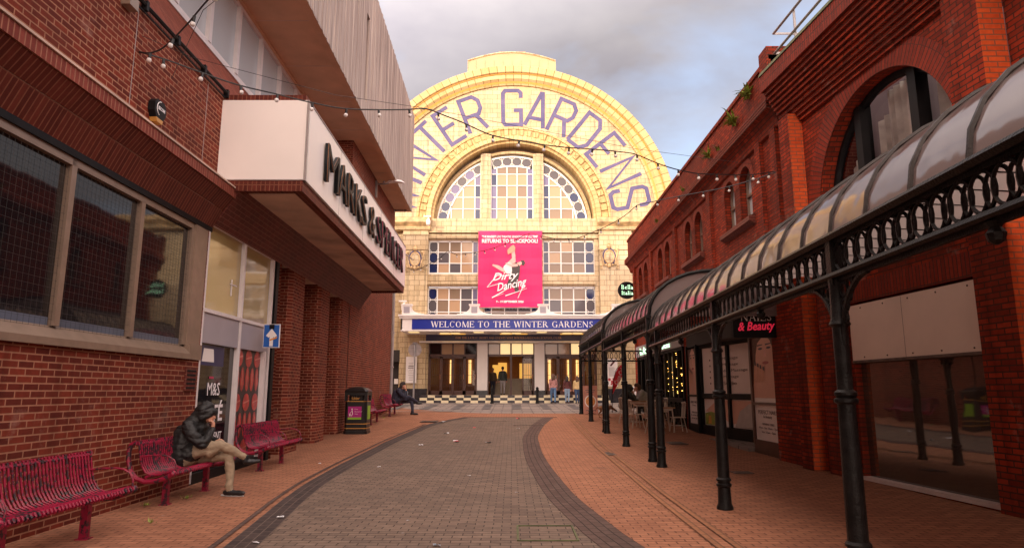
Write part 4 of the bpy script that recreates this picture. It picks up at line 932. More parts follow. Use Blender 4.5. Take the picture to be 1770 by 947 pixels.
# sloping brick ledge and the recessed upper windows
m = MB(LW); m.rot = True; m.prism([(0, 6.6), (-.02, 6.68), (-.68, 7.86), (-.78, 7.86), (-.78, 6.6)], -30, 20.8, 0); m.build('sloping_ledge', 'soldier_l', ST)
m = MB(LW); m.tube([(-30, .05, 6.60), (10.9, .05, 6.62)], .03, 6); m.tube([(-30, .04, 6.50), (10.9, .04, 6.52)], .012, 5)
for k in range(12): m.box(1+k*.9, 1.06+k*.9, 0, .08, 6.54, 6.68)
m.build('cable_run', 'black', ST)
W2 = MB(LW); W2.box(-10, 20.8, -.76, -.66, 7.86, 7.98); W2.box(-10, 20.8, -.76, -.66, 9.46, 9.59)
x = 16.8+3.9
while x > -10:
    W2.box(x-.06, x+.06, -.77, -.64, 7.97, 9.47); W2.box(x+.12, x+.15, -.75, -.68, 7.97, 9.47); x -= 1.3
fo = W2.build('window_frame', 'frame_white', ST)
g_ = MB(LW); g_.poly([(-10, -.72, 7.9), (20.8, -.72, 7.9), (20.8, -.72, 9.5), (-10, -.72, 9.5)]); g_.build('pane', 'glass_sky', fo, recalc=False)
# concrete upper storey
m = MB(LW); wall(m, -30, 29.3, 9.5, 14.1, [(18.45, 18.85, 10.0, 12.75), (9.5, 9.9, 10, 12.75)], .8, .5)
m.poly([(29.3, .8, 9.5), (29.3, -.75, 9.5), (29.3, -.75, 14.1), (29.3, .8, 14.1)]); m.poly([(-30, .8, 14.1), (29.3, .8, 14.1), (29.3, -.9, 14.1), (-30, -.9, 14.1)])
for k in range(70):
    s_ = 5+k*.35+random.uniform(-.08, .08)
    if abs(s_-18.65) < .45 or abs(s_-9.7) < .45: continue
    m.box(s_, s_+random.uniform(.04, .2), .8, .8+random.uniform(.006, .018), 9.5, 14.1)
m.build('concrete_storey', 'concrete', ST, recalc=False)
m = MB(LW); m.box(18.3, 19.0, .2, .32, 9.9, 12.8); m.build('slot_recess', 'soffit_c', ST)
m = MB(LW); m.box(-30, 29.28, -.9, .78, 9.6, 9.7); m.box(-30, 29.28, .62, .79, 9.50, 9.6); m.box(-30, 29.3, -.66, -.60, 9.54, 9.6)
m.build('overhang_soffit', 'soffit_c', ST)
m = MB(LW)
for k in range(14): m.box(1+k*2.1, 1.025+k*2.1, -.6, .62, 9.594, 9.599)
m.build('soffit_joint', 'soffit', ST)
m = MB(); m.box(-30, -7.2, -30, 29.4, 0, 14.0); m.box(-26, -7.5, -30, 16.5, 14, 17.6); m.build('mass_and_shade_block', 'concrete', ST)  # upper box is unseen, added to shade the street and theatre front
# shop windows
m = MB(LW)
m.prism([(.06, 1.98), (.06, 2.06), (-.08, 2.2), (-.2, 2.2), (-.2, 1.98)], -12, 10.35, 0)
for s_ in (-1.7, -.2, 1.3, 2.8, 4.3, 5.8, 7.3, 8.8, 10.3): m.box(s_-.045, s_+.045, -.12, -.03, 2.2, 4.12)
m.box(-12, 10.35, -.14, -.03, 4.03, 4.12); m.box(10.34, 10.79, -.2, -.01, 1.98, 4.2); m.box(10.36, 10.79, -.03, .03, 1.98, 2.22)
fr = m.build('window_frame', 'frame_al', ST)
for a, b in zip((-1.7, -.2, 1.3, 2.8, 4.3, 5.8, 7.3, 8.8), (-.2, 1.3, 2.8, 4.3, 5.8, 7.3, 8.8, 10.3)):
    m = MB(LW); m.cur = 0; m.poly([(a+.05, -.10, 2.2), (b-.05, -.10, 2.2), (b-.05, -.10, 4.05), (a+.05, -.10, 4.05)])
    m.cur = 1; m.poly([(a+.06, -.096, 2.2), (b-.06, -.096, 2.2), (b-.06, -.096, 2.29), (a+.06, -.096, 2.29)])
    m.build('pane', ['glass_dark', 'glass_frost'], fr, recalc=False)
m = MB(LW)
for k in range(71): s_ = 4.6+k*.085; m.tube([(s_, -.055, 2.15), (s_, -.055, 4.15)], .0016, 3, cap=False)
for k in range(24): z = 2.18+k*.085; m.tube([(4.6, -.055, z), (10.7, -.055, z)], .0016, 3, cap=False)
m.build('wire_screen', 'mesh_wire', ST)
# cafe glazing
m = MB(LW)
for s_ in (10.83, 12.45, 14.05): m.box(s_-.035, s_+.035, -.14, -.01, .06, 4.32)
m.box(10.8, 14.1, -.14, .0, 4.26, 4.36); m.box(10.8, 14.1, -.14, .0, 2.78, 2.84); m.box(13.78, 13.86, -.14, 0, .06, 2.3)
m.build('window_frame', 'frame_white', ST)
m = MB(LW); m.box(10.9, 12.40, -.12, -.03, 2.28, 2.78); m.box(12.5, 14.0, -.12, -.03, 2.28, 2.78); m.build('panel', 'panel_grey', ST)
m = MB(LW)
for a, b in ((10.91, 12.4), (12.5, 14.0)): m.poly([(a, -.08, 2.84), (b, -.08, 2.84), (b, -.08, 4.27), (a, -.08, 4.27)])
cafe_up = m.build('pane', 'glass_yellow', ST, recalc=False)
m = MB(LW); m.box(12.0, 12.03, -.075, -.06, 3.2, 3.5); m.box(11.95, 12.25, -.074, -.06, 3.4, 3.42); m.build('sticker', 'white', cafe_up)
m = MB(LW); m.poly([(10.91, -.09, .2), (12.4, -.09, .2), (12.4, -.09, 2.28), (10.91, -.09, 2.28)]); cp = m.build('cafe_pane', 'glass_dark', ST, recalc=False)
m = MB(LW); m.box(11.02, 11.95, -.088, -.084, 1.92, 2.26); m.build('blue_poster', 'navy', cp)
m = MB(LW); m.poly([(11.07, -.083, 1.98), (11.55, -.083, 1.98), (11.5, -.083, 2.2), (11.12, -.083, 2.2)]); m.build('lampshade', 'white', cp, recalc=False)
def onL(s, o, z): return LW(s, o, z)
XD = (-.0173, 1, 0)
text('M&S', 'lettering', 'pale_text', cp, onL(11.36, -.082, 1.42), XD, (0, 0, 1), .5, .22, .004)
text('CAFÉ', 'lettering', 'pale_text', cp, onL(11.12, -.082, .98), XD, (0, 0, 1), .92, .36, .004, .02)
text('BASEMENT', 'lettering', 'pale_text', cp, onL(11.22, -.082, .66), XD, (0, 0, 1), .85, .14, .004)
m = MB(LW); m.box(11.4, 11.58, -.083, -.08, 1.70, 1.74); m.build('red_dash', 'letter_red', cp)
m = MB(LW); m.poly([(12.5, -.09, .2), (13.78, -.09, .2), (13.78, -.09, 2.28), (12.5, -.09, 2.28)]); bp2 = m.build('bean_poster', 'dark_print', ST, recalc=False)
m = MB(LW); m2 = MB(LW)
def ell(m, s, z, rs, rz, o, n=14): m.poly([(s+rs*math.cos(2*PI*k/n), o, z+rz*math.sin(2*PI*k/n)) for k in range(n)])
q = 0
for r, (z, tall) in enumerate(((2.12, 0), (1.72, 1), (1.28, 0), (.86, 1), (.42, 0))):
    for k in range(3 if not tall else 5):
        s_ = (12.68+.46*k) if not tall else (12.62+.25*k); q += 1
        if s_ > 13.7: continue
        if tall: ell(m, s_, z, .10, .23, -.086+.0002*q); ell(m2, s_-.02, z+.02, .02, .17, -.080+.0002*q)
        else: ell(m, s_, z, .17, .17, -.086+.0002*q); m2.poly([(s_-.15, -.080+.0002*q, z-.03), (s_+.15, -.080+.0002*q, z+.02), (s_+.15, -.080+.0002*q, z+.05), (s_-.15, -.080+.0002*q, z+.0)])
m.build('bean_print', 'bean', bp2, recalc=False); m2.build('bean_highlight', 'bean_hi', bp2, recalc=False)
m = MB(LW); m.box(14.2, 14.36, -.2, .0, 0, 4.3); m.build('post', 'black', ST)
m = MB(LW); m.box(10.8, 14.1, -.15, -.01, -.02, .2); m.build('stall_riser', 'black', ST)
m = MB(LW); m.box(10.33, 10.70, .0, .02, 1.50, 1.86); v_ = m.build('vent', 'brick_dark', ST)
m = MB(LW)
for k in range(5): m.box(10.37, 10.66, .018, .026, 1.53+k*.065, 1.56+k*.065)
m.build('slat', 'black', v_)
# sign canopy
m = MB(LW); m.box(10.93, 22.95, 1.42, 1.50, 5.03, 6.48); m.box(10.9, 11.0, .0, 1.5, 5.03, 6.48); m.box(22.85, 22.95, .0, 1.42, 5.03, 6.48)
cn = m.build('sign_canopy', 'sign_white', ST)
m = MB(LW)
for s_ in (13.3, 15.7, 18.1, 20.5): m.box(s_, s_+.008, 1.5, 1.503, 5.04, 6.47)
m.box(10.93, 22.95, 1.50, 1.512, 6.46, 6.482); m.box(10.93, 22.95, 1.50, 1.51, 5.03, 5.045); m.box(10.888, 10.9, 1.48, 1.512, 5.03, 6.48); m.box(10.893, 10.9, .0, 1.48, 5.03, 5.045)
m.build('panel_trim', 'pipe', cn)
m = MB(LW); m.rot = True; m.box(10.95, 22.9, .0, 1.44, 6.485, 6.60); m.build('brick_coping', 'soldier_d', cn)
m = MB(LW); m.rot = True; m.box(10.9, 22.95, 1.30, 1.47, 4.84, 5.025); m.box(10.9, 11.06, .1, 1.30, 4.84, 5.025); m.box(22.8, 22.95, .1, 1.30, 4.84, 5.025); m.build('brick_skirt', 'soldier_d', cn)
m = MB(LW); m.prism([(0, 4.25), (0, 4.9), (.42, 4.9)], 10.95, 22.8, 0); m.build('soffit_corbel', 'brick_dark', cn)
m = MB(LW); m.box(11.06, 22.8, .1, 1.30, 4.90, 4.95); m.build('canopy_soffit', 'soffit', cn)
for ch, s0, s1 in [('M', 0, 1.0), ('A', 1.05, 1.85), ('R', 1.98, 2.68), ('K', 2.83, 3.55), ('S', 3.62, 4.25), ('&', 4.7, 5.5), ('S', 5.85, 6.48), ('P', 6.65, 7.3), ('E', 7.45, 7.98), ('N', 8.13, 8.85), ('C', 8.98, 9.7), ('E', 9.85, 10.38), ('R', 10.53, 11.2)]:
    k = 9.9/11.2
    lo = text(ch, 'letter', 'black_text', cn, LW(12.0+s0*k, 1.52, 5.38), XD, (0, 0, 1), (s1-s0)*k, .74, .075, -.014)
    text(ch, 'edge_trim', 'copper' if s0 < 5.6 else 'letter_red', lo, LW(12.0+s0*k-.006, 1.582, 5.376), XD, (0, 0, 1), (s1-s0)*k+.008, .748, .006, -.014)
m = MB(LW); m.tube([(SE+.02, .06, 0), (SE+.02, .06, 5.9)], .06, 8)
for z in (1, 2.5, 4): m.box(SE-.05, SE+.09, 0, .14, z, z+.06)
m.build('drainpipe', 'pipe', ST)
m = MB(LW)
for s_ in (3.8, 8.15, 10.3): m.box(s_, s_+.012, 0, .004, 4.99, 6.5)
m.build('expansion_joint', 'pipe', ST)
m = MB(LW); m.box(7.75, 7.95, 0, .12, 6.35, 6.5); m.build('bracket', 'frame_al', ST)
# alarm box
al = thing('alarm_box', LW(8.75, 0, 5.1), 'small black burglar alarm box with a gold foot high on the left brick wall', 'alarm box')
m = MB(LW); m.prism([(8.66, 5.22), (8.84, 5.22), (8.90, 5.3), (8.90, 5.42), (8.84, 5.48), (8.66, 5.48), (8.60, 5.42), (8.60, 5.3)], 0, .10, 1); m.build('casing', 'black', al)
m = MB(LW); m.prism([(8.68, 5.16), (8.82, 5.16), (8.84, 5.218), (8.66, 5.218)], 0, .10, 1); m.build('foot', 'bin_gold', al)
m = MB(LW); m.tube([(8.75+.10*math.cos(t*.35+1.6), .104, 5.36+.10*math.sin(t*.35+1.6)) for t in range(9)], .006, 5); m.build('ring_print', 'pale_text', al)
text('SECOM', 'lettering', 'pale_text', al, LW(8.68, .102, 5.34), XD, (0, 0, 1), .18, .05, .003, .02)
# wall lamp
lp = thing('wall_lamp', LW(24.8, 0, 9.1), 'grey swan-necked street lamp bracketed to the brick wall above the white sign', 'street lamp')
m = MB(LW); m.box(24.72, 24.88, 0, .06, 8.85, 9.5); m.build('wall_plate', 'grey_metal', lp)
m = MB(LW); m.tube([(24.8, .05, 9.38), (24.8, .35, 9.38), (24.8, .5, 9.42)], .03, 6); m.ball((24.8, .32, 9.46), .05, 6); m.build('arm', 'grey_metal', lp)
m = MB(LW)
prof = [(.38, .03), (.5, .10), (.75, .13), (1.0, .10), (1.12, .03)]
for a, b in zip(prof, prof[1:]):
    n = 8
    for k in range(n):
        t0, t1 = PI*k/n, PI*(k+1)/n
        m.poly([(24.8+p[1]*math.cos(t), p[0], 9.40+p[1]*.9*math.sin(t)+.06*math.sin((p[0]-.38)*4)) for p, t in ((a, t0), (a, t1), (b, t1), (b, t0))])
    m.poly([(24.8-a[1], a[0], 9.40+.06*math.sin((a[0]-.38)*4)), (24.8+a[1], a[0], 9.40+.06*math.sin((a[0]-.38)*4)), (24.8+b[1], b[0], 9.40+.06*math.sin((b[0]-.38)*4)), (24.8-b[1], b[0], 9.40+.06*math.sin((b[0]-.38)*4))])
m.build('lamp_head', 'frame_white', lp, smooth=True)

# ================================================================== RIGHT: FAR BRICK BUILDING
RB = thing('brick_building', (5.9, 20, 0), 'long red brick building with pairs of round-headed windows and weedy parapet', 'building')
PAIRS = [(15.65, 16.85), (19.8, 21.0), (23.9, 25.1), (27.9, 29.1)]
m = MB(RFr)
z0a, zsp = 5.55, 6.5; hw = .4
shops = [(14.3, 21.75, .0, 3.0), (22.15, 30.2, .0, 3.45)]
wall(m, 12.9, 31, -.1, z0a, shops, 0, .4)
cs = sorted([c for p in PAIRS for c in p]); edges = [12.9]+[e for c in cs for e in (c-hw, c+hw)]+[31]
for a, b in zip(edges[::2], edges[1::2]): m.poly([(a, 0, z0a), (b, 0, z0a), (b, 0, 7.2), (a, 0, 7.2)])
for c in cs: archhole(m, c, hw, z0a, zsp, 7.2, 0, .28)
m.poly([(31, 0, 0), (31, -14, 0), (31, -14, 7.3), (31, 0, 7.3)])
m.build('wall', 'brick_r', RB, recalc=False)
for s_ in (18.45, 22.55, 26.6, 30.3, 14.55, 13.65):
    m = MB(RFr); m.box(s_-.15, s_+.15, -.02, .09, 3.5, 7.1); m.build('pilaster', 'brick_r', RB)
m = MB(RFr)
m.prism([(0, 7.02), (.06, 7.05), (.10, 7.22), (.22, 7.38), (.30, 7.42), (.30, 7.66), (.14, 7.82), (.14, 8.52), (.18, 8.52), (.18, 8.62), (-.3, 8.62), (-.3, 7.02)], 13.3, 31.3, 0)
m.box(13.3, 13.75, -.3, .22, 8.3, 8.82)
m.build('cornice', 'brick_r', RB)
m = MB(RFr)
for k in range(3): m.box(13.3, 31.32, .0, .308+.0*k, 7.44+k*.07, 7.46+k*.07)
m.build('cornice_joint', 'brick_dark', RB)  # thin darker brick lines along the cornice
m = MB()
m.box(7.7, 19, 13.0, 30.9, 0, 8.2); m.box(6.05, 7.7, 13.0, 30.9, 3.5, 8.2); m.box(6.05, 7.7, 21.8, 22.1, 0, 3.5); m.box(6.05, 7.7, 13.0, 14.2, 0, 3.5); m.build('roof_mass', 'brick_dark', RB)
for c in cs:
    f = MB(RFr); o = -.2; n = 10
    P_ = [(c-hw*.98*math.cos(PI*i/n), zsp+hw*.98*math.sin(PI*i/n)) for i in range(n+1)]
    f.tube([(c-hw+.03, o, z0a)]+[(p[0], o, p[1]) for p in P_]+[(c+hw-.03, o, z0a)], .035, 5)
    f.box(c-hw, c+hw, o-.03, o+.05, z0a, z0a+.07); f.box(c-hw, c+hw, o-.03, o+.04, 6.22, 6.28); f.box(c-.015, c+.015, o-.02, o+.03, z0a, 6.88)
    fo = f.build('window', 'frame_al', RB)
    gl = MB(RFr); gl.poly([(c-hw, o-.02, z0a)]+[(p[0], o-.02, p[1]) for p in P_]+[(c+hw, o-.02, z0a)]); gl.build('pane', 'glass_dark' if c > 17 else 'glass_sky', fo, recalc=False)
for a, b in PAIRS:
    f = MB(RFr); f.prism([(0, 5.36), (.14, 5.44), (.14, 5.55), (0, 5.60)], a-hw-.12, b+hw+.12, 0); f.build('sill', 'brick_dark', RB)
    for c in (a, b):
        f = MB(RFr); n = 10
        for i in range(n):
            A, B = PI*i/n, PI*(i+1)/n
            f.poly([(c-r*math.cos(t), .012, zsp+r*math.sin(t)) for r, t in ((hw, A), (hw, B), (hw+.22, B), (hw+.22, A))], [(0, A*.6), (0, B*.6), (.22, B*.6), (.22, A*.6)])
        f.build('arch_ring', 'soldier_r', RB, recalc=False)
# ---- nail salon front (part of this building)
m = MB(RFr); m.box(14.3, 21.75, -1.6, -1.5, 0, 3.0); m.box(14.3, 21.75, -1.55, .02, 2.86, 3.3); m.build('salon_fascia', 'shop_dark', RB)
def ND(u, o, z): return Vector((5.78+.16*u-o, 20.5-u, z))     # slanting shop door, u runs towards the camera
m = MB(ND)
for u in (0.0, 1.72, 3.45, 4.15): m.box(u-.06, u+.06, -.05, .05, .22, 2.86)
m.box(0, 4.15, -.05, .05, 2.76, 2.86); m.box(0, 4.15, -.05, .05, .2, .48); m.box(0, 4.15, -.05, .04, 1.28, 1.42)
m.build('salon_frame', 'black', RB)
m = MB(ND); m.box(.06, 3.40, -.04, -.02, 1.42, 2.76); wp = m.build('salon_window', 'poster_dim', RB)
xdN = (.16, -1, 0)
for i, s_ in enumerate(('Thai Massage', 'Foot Massage', 'Shoulder Massage', 'Body Massage', 'Hair Studio')):
    text(s_, 'lettering', 'print_text', wp, ND(.75, -.015, 2.34-i*.17), xdN, (0, 0, 1), len(s_)*.125, .10, .003)
    m = MB(ND); m.prism([(.55+.03*math.cos(PI*k/4), 2.39-i*.17+.03*math.sin(PI*k/4)) for k in range(8)], -.018, -.010, 1); m.build('bullet', 'print_text', wp)
m = MB(ND); m.box(.06, 3.40, -.04, -.02, .5, 1.26); lp2 = m.build('salon_lower_window', 'poster_dim', RB)
m = MB(ND); m.cur = 0; m.poly([(.1, -.015, .9), (.9, -.015, 1.24), (3.2, -.015, 1.22), (2.6, -.015, .95), (2.2, -.015, .62), (1.6, -.015, .6), (1.2, -.015, .8)])
m.cur = 1; m.poly([(1.9, -.010, .52), (2.2, -.010, .95), (2.7, -.010, 1.15), (3.38, -.010, 1.2), (3.38, -.010, .52)]); m.cur = 2; m.poly([(.1, -.011, .52), (1.2, -.011, .52), (1.1, -.011, .8), (.5, -.011, .9), (.1, -.011, .85)])
m.cur = 3; m.poly([(.3, -.008, .55), (.5, -.008, .55), (.48, -.008, .78), (.32, -.008, .78)]); m.poly([(.7, -.007, .55), (.86, -.007, .55), (.84, -.007, .7), (.72, -.007, .7)])
m.build('massage_print', ['skin_p', 'towel', 'leaf', 'tile_gold'], lp2, recalc=False)
m = MB(ND); m.box(3.52, 4.08, -.04, -.02, .48, 2.76); m.build('salon_door', 'glass_dark', RB); 
m = MB(ND); m.tube([(3.62, .06, 1.1), (3.62, .06, 1.9)], .02, 6); m.build('door_handle', 'grey_metal', RB)
m = MB(); m.box(5.5, 7.6, 15.95, 20.4, .05, .19); m.build('salon_step', 'stone', RB)
def face_poster(parent, s0, s1, z0, z1, o, T):
    w_, h = s1-s0, z1-z0; X = lambda u, v, k: (s0+(1-u)*w_, o+.0015*k, z0+v*h)
    m = MB(T)
    m.cur = 0; m.poly([X(*p, 1) for p in ((0, 0), (1, 0), (1, 1), (0, 1))])
    m.cur = 1; m.poly([X(*p, 2) for p in ((.0, 1), (.0, .2), (.12, .45), (.16, .7), (.26, .9), (.5, 1))]); m.poly([X(*p, 2) for p in ((1, 1), (1, .35), (.9, .5), (.88, .75), (.76, .92), (.6, 1))])
    m.cur = 2
    for cx in (.37, .70): m.poly([X(cx+.09*math.cos(2*PI*k/12), .80+.018*math.sin(2*PI*k/12), 3) for k in range(12)]); m.poly([X(*p, 3) for p in ((cx-.12, .845), (cx+.10, .855), (cx+.10, .87), (cx-.12, .87))])
    m.cur = 3; m.poly([X(.55+.13*math.cos(2*PI*k/12), .565+.026*math.sin(2*PI*k/12), 3) for k in range(12)])
    m.cur = 4; m.poly([X(*p, 3) for p in ((.50, .66), (.60, .66), (.58, .80), (.54, .80))])
    for i in range(4):      # hand laid along the cheek
        a = .02+.11*i; m.cur = 5; m.poly([X(*p, 4+i) for p in ((a, .25), (a+.10, .25), (a+.16, .58-.03*i), (a+.08, .60-.03*i))]); m.cur = 2; m.poly([X(*p, 9) for p in ((a+.09, .54-.03*i), (a+.15, .53-.03*i), (a+.15, .59-.03*i), (a+.09, .6-.03*i))])
    return m.build('portrait_print', ['skin_p', 'hair_print', 'nail', 'lips', 'pink_print', 'skin_print'], parent, recalc=False)
m = MB(RFr)
for s_ in (14.32, 15.92): m.box(s_-.05, s_+.05, -.1, .06, .3, 2.9)
m.box(14.3, 15.95, -.1, .06, 2.72, 2.86); m.box(14.3, 15.95, -.08, .05, 1.18, 1.24); m.box(14.3, 15.95, -.3, .05, -.02, .40)
sp_ = m.build('salon_side_window', 'door_brown', RB)
m = MB(RFr); m.box(14.37, 15.87, -.02, .01, .4, 1.18); m.box(14.37, 15.87, -.02, .012, 1.24, 1.34); m.build('hours_panel', 'poster', sp_)
face_poster(sp_, 14.37, 15.87, 1.34, 2.72, .012, RFr)
for s_, z, h, w_ in (('PERFECT NAILS', .98, .09, 1.1), ('& Beauty', .88, .08, .5), ('OPENING TIMES', .74, .045, .7), ('Mon - Sat: 10am - 7pm', .64, .06, 1.1), ('Sun: 11am - 5pm', .55, .06, .8)):
    text(s_, 'lettering', 'print_text', sp_, RFr(15.12+w_/2, .014, z), (0, -1, 0), (0, 0, 1), w_, h, .003)
m = MB(RFr)
for s_ in (20.62, 21.72): m.box(s_-.05, s_+.05, -.1, .06, .3, 2.9)
m.box(20.6, 21.75, -.1, .05, 1.32, 1.38); m.box(20.6, 21.75, -.2, .04, .1, .5)
sp3 = m.build('salon_side_window', 'black', RB)
m = MB(RFr); m.box(20.67, 21.67, -.02, .01, .5, 1.32); m.build('hours_panel', 'poster_dim', sp3); face_poster(sp3, 20.67, 21.67, 1.38, 2.8, .012, RFr)
for s_, z, h, w_ in (('PERFECT NAILS', 1.12, .07, .7), ('& Beauty', 1.02, .07, .4), ('OPENING TIMES', .82, .05, .6), ('Mon - Sat: 10am - 7pm', .72, .06, .75), ('Sun: 11am - 5pm', .63, .06, .6)):
    text(s_, 'lettering', 'print_text', sp3, RFr(21.17+w_/2, .014, z), (0, -1, 0), (0, 0, 1), w_, h, .003)
# hanging salon sign
HS = thing('hanging_sign', (5.2, 14.0, 2.65), 'black box sign reading PERFECT NAILS & Beauty jutting from the right wall under the arcade', 'sign')
m = MB(); m.box(4.66, 5.62, 14.0, 14.14, 2.60, 3.45); m.build('box', 'black', HS)
m = MB(); m.box(5.62, 5.72, 14.04, 14.10, 2.9, 3.0); m.build('bracket', 'iron', HS)
serif('PERFECT', 'lettering', 'poster', HS, (4.76, 13.995, 3.19), (1, 0, 0), (0, 0, 1), .78, .16); serif('NAILS', 'lettering', 'poster', HS, (4.82, 13.995, 2.95), (1, 0, 0), (0, 0, 1), .66, .17)
text('& Beauty', 'lettering', 'neon_red', HS, (4.76, 13.995, 2.68), (1, 0, .04), (0, 0, 1), .78, .24, .004, .02, .25)
# ---- restaurant front
m = MB(RFr)
m.box(22.15, 30.2, -.3, .10, 2.95, 3.42); 
sgp = m.build('restaurant_fascia', 'panel_grey', RB)
text('Bella', 'lettering', 'neon_green', sgp, RFr(24.9, .105, 3.02), (0, -1, 0), (0, 0, 1), 1.2, .3, .01, .0); text('Italia', 'lettering', 'neon_green', sgp, RFr(29.2, .105, 3.02), (0, -1, 0), (0, 0, 1), 1.4, .3, .01, .0)
m = MB(RFr)
for s_ in (22.2, 22.9, 23.55, 24.2, 24.85, 26.1, 27.3, 28.4, 29.3, 30.15): m.box(s_-.06, s_+.06, -.1, .06, .3, 2.95)
m.box(22.15, 30.2, -.1, .06, 2.85, 2.95); m.box(22.15, 30.2, -.12, .12, 1.12, 1.26)
rf = m.build('restaurant_frame', 'black', RB)
m = MB(RFr); m.box(22.15, 25, -.1, .0, .2, 1.12); m.box(27.3, 30.2, -.1, 0, .3, 1.12); m.build('restaurant_riser', 'iron', RB)
m = MB(RFr)
for k in range(14): m.tube([(22.3+k*.19, .03, .45), (22.36+k*.19, .05, .75), (22.3+k*.19, .03, 1.05)], [.035, .055, .03], 6)
m.build('riser_baluster', 'iron', RB)
m = MB(RFr); m.poly([(22.15, -.06, .3), (30.2, -.06, .3), (30.2, -.06, 2.9), (22.15, -.06, 2.9)]); m.build('restaurant_glass', 'glass_dark', RB, recalc=False)
m = MB(RFr)
for s_ in (23.95, 24.5): m.box(s_-.12, s_+.10, -.055, -.04, 1.3, 2.7)
m.build('lit_window_strip', 'lamp_pale', RB)
m = MB(RFr)
for k in range(170):
    s_, z = random.uniform(22.3, 25), random.uniform(1.4, 2.8); m.box(s_, s_+.018, -.05, -.035, z, z+.018)
fl = m.build('fairy_lights', 'tea', RB); fl['kind'] = 'stuff'
BS = thing('projecting_sign', (5.3, 30.5, 6.1), 'round black sign reading Bella Italia projecting from the far corner of the red brick building', 'sign')
m = MB(); m.prism([(5.33+.42*math.cos(2*PI*k/24), 6.08+.40*math.sin(2*PI*k/24)) for k in range(24)], 30.45, 30.6, 1); m.build('disc', 'black', BS)
m = MB(); m.box(5.55, 5.85, 30.48, 30.57, 5.85, 6.3); m.build('arm', 'black', BS)
serif('Bella', 'lettering', 'neon_green', BS, (5.06, 30.44, 6.12), (1, 0, 0), (0, 0, 1), .54, .2, wt=.85); serif('Italia', 'lettering', 'neon_green', BS, (5.06, 30.44, 5.86), (1, 0, 0), (0, 0, 1), .54, .18, wt=.85)
# ================================================================== RIGHT: NEAR BRICK BUILDING
NB = thing('brick_building', (6.2, 10, 0), 'nearest red brick building on the right, with one big arched window and corbelled eaves', 'building')
AC, AZ, AR = 10.3, 4.82, 1.78
m = MB(RNr)
wall(m, 7.9, 13.0, -.1, AZ, [(8.55, 11.45, .06, 3.0), (AC-AR, AC+AR, 3.6, AZ)], 0, .22)
archhole(m, AC, AR, 3.6, AZ, 7.2, 0, .42, 24, 7.9, 13.0)
wall(m, -20, 7.9, -.1, 7.6, [], -.25, .1)
m.build('wall', 'brick_r', NB, recalc=False)
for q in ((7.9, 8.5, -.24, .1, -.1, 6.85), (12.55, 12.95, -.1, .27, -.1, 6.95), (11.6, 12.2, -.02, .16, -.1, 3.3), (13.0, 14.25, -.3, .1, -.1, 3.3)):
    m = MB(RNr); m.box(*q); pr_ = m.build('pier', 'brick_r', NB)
    m = MB(RNr); m.box(q[0]-.012, q[0]-.002, q[2]+.01, q[3]-.003, q[4], q[5]-.01); m.build('lit_brick_face', 'brick_orange', pr_)  # thin slab: warm sky light on the pier return painted as orange
m = MB(RNr)
for k in range(10): m.box(-20, 13.05, -.1, .06+k*.045, 6.78+k*.085, 6.852+k*.085)
m.build('corbel_table', 'brick_r', NB)
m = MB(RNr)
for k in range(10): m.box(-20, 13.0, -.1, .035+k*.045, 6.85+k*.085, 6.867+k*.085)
m.build('corbel_joint', 'brick_dark', NB)
m = MB(RNr); m.rot = True; m.box(-20, 13.1, -.3, .52, 7.632, 7.98); m.build('eaves_soldier', 'soldier_r', NB)
m = MB(RNr); m.prism([(-.3, 7.985), (.54, 7.985), (.50, 8.08), (.1, 8.22), (-.3, 8.25)], -20, 13.12, 0); m.build('mossy_coping', 'moss', NB)
m = MB(RNr); n = 30
for i in range(n):
    A, B = PI*i/n, PI*(i+1)/n
    for r0, r1 in ((AR, AR+.2), (AR+.2, AR+.42)):
        m.poly([(AC-r*math.cos(t), .014, AZ+r*math.sin(t)) for r, t in ((r0, A), (r0, B), (r1, B), (r1, A))], [((r0-AR)*2, A*AR), ((r0-AR)*2, B*AR), ((r0-AR)*2+.4, B*AR), ((r0-AR)*2+.4, A*AR)])
m.build('arch_ring', 'soldier_r', NB, recalc=False)
f = MB(RNr); o = -.32; n = 22
f.tube([(AC-(AR-.05)*math.cos(PI*i/n), o+.04, AZ+(AR-.05)*math.sin(PI*i/n)) for i in range(n+1)], .07, 6)
for s_ in (9.62, 11.05): f.box(s_-.09, s_+.09, o-.06, o+.14, 3.6, AZ+math.sqrt(AR**2-(s_-AC)**2)-.03)
f.box(AC-AR, AC-AR+.1, o-.05, o+.1, 3.6, AZ); f.box(AC+AR-.1, AC+AR, o-.05, o+.1, 3.6, AZ)
fo = f.build('arched_window', 'black', NB)
gl = MB(RNr); pts = [(AC-AR, o, 3.6)]+[(AC-AR*math.cos(PI*i/n), o, AZ+AR*math.sin(PI*i/n)) for i in range(n+1)]+[(AC+AR, o, 3.6)]; gl.poly(pts); gl.build('pane', 'clear_window', fo, recalc=False)
cu = MB(RNr)
for a, b in ((8.6, 9.45), (9.8, 10.9), (11.2, 11.9)):
    N_ = 26
    for i in range(N_):
        p, q = a+(b-a)*i/N_, a+(b-a)*(i+1)/N_; top = lambda s_: AZ+math.sqrt(max(0, AR**2-(s_-AC)**2))-.1-(.35 if s_ > 10.6 else 0)
        cu.poly([(p, o-.14-.04*math.sin(i*1.7), 3.6), (q, o-.14-.04*math.sin(i*1.7+1.7), 3.6), (q, o-.14-.04*math.sin(i*1.7+1.7), top(q)), (p, o-.14-.04*math.sin(i*1.7), top(p))])
cu.build('curtain', 'curtain', fo, recalc=False)
m = MB(RNr); m.box(8, 12.6, -1.2, -1.1, 3.4, 7); m.build('room_wall', 'panel_grey', NB)
m = MB(RNr); m.rot = True; m.box(8.5, 11.5, -.05, .02, 2.98, 3.32); m.build('lintel', 'soldier_r', NB)
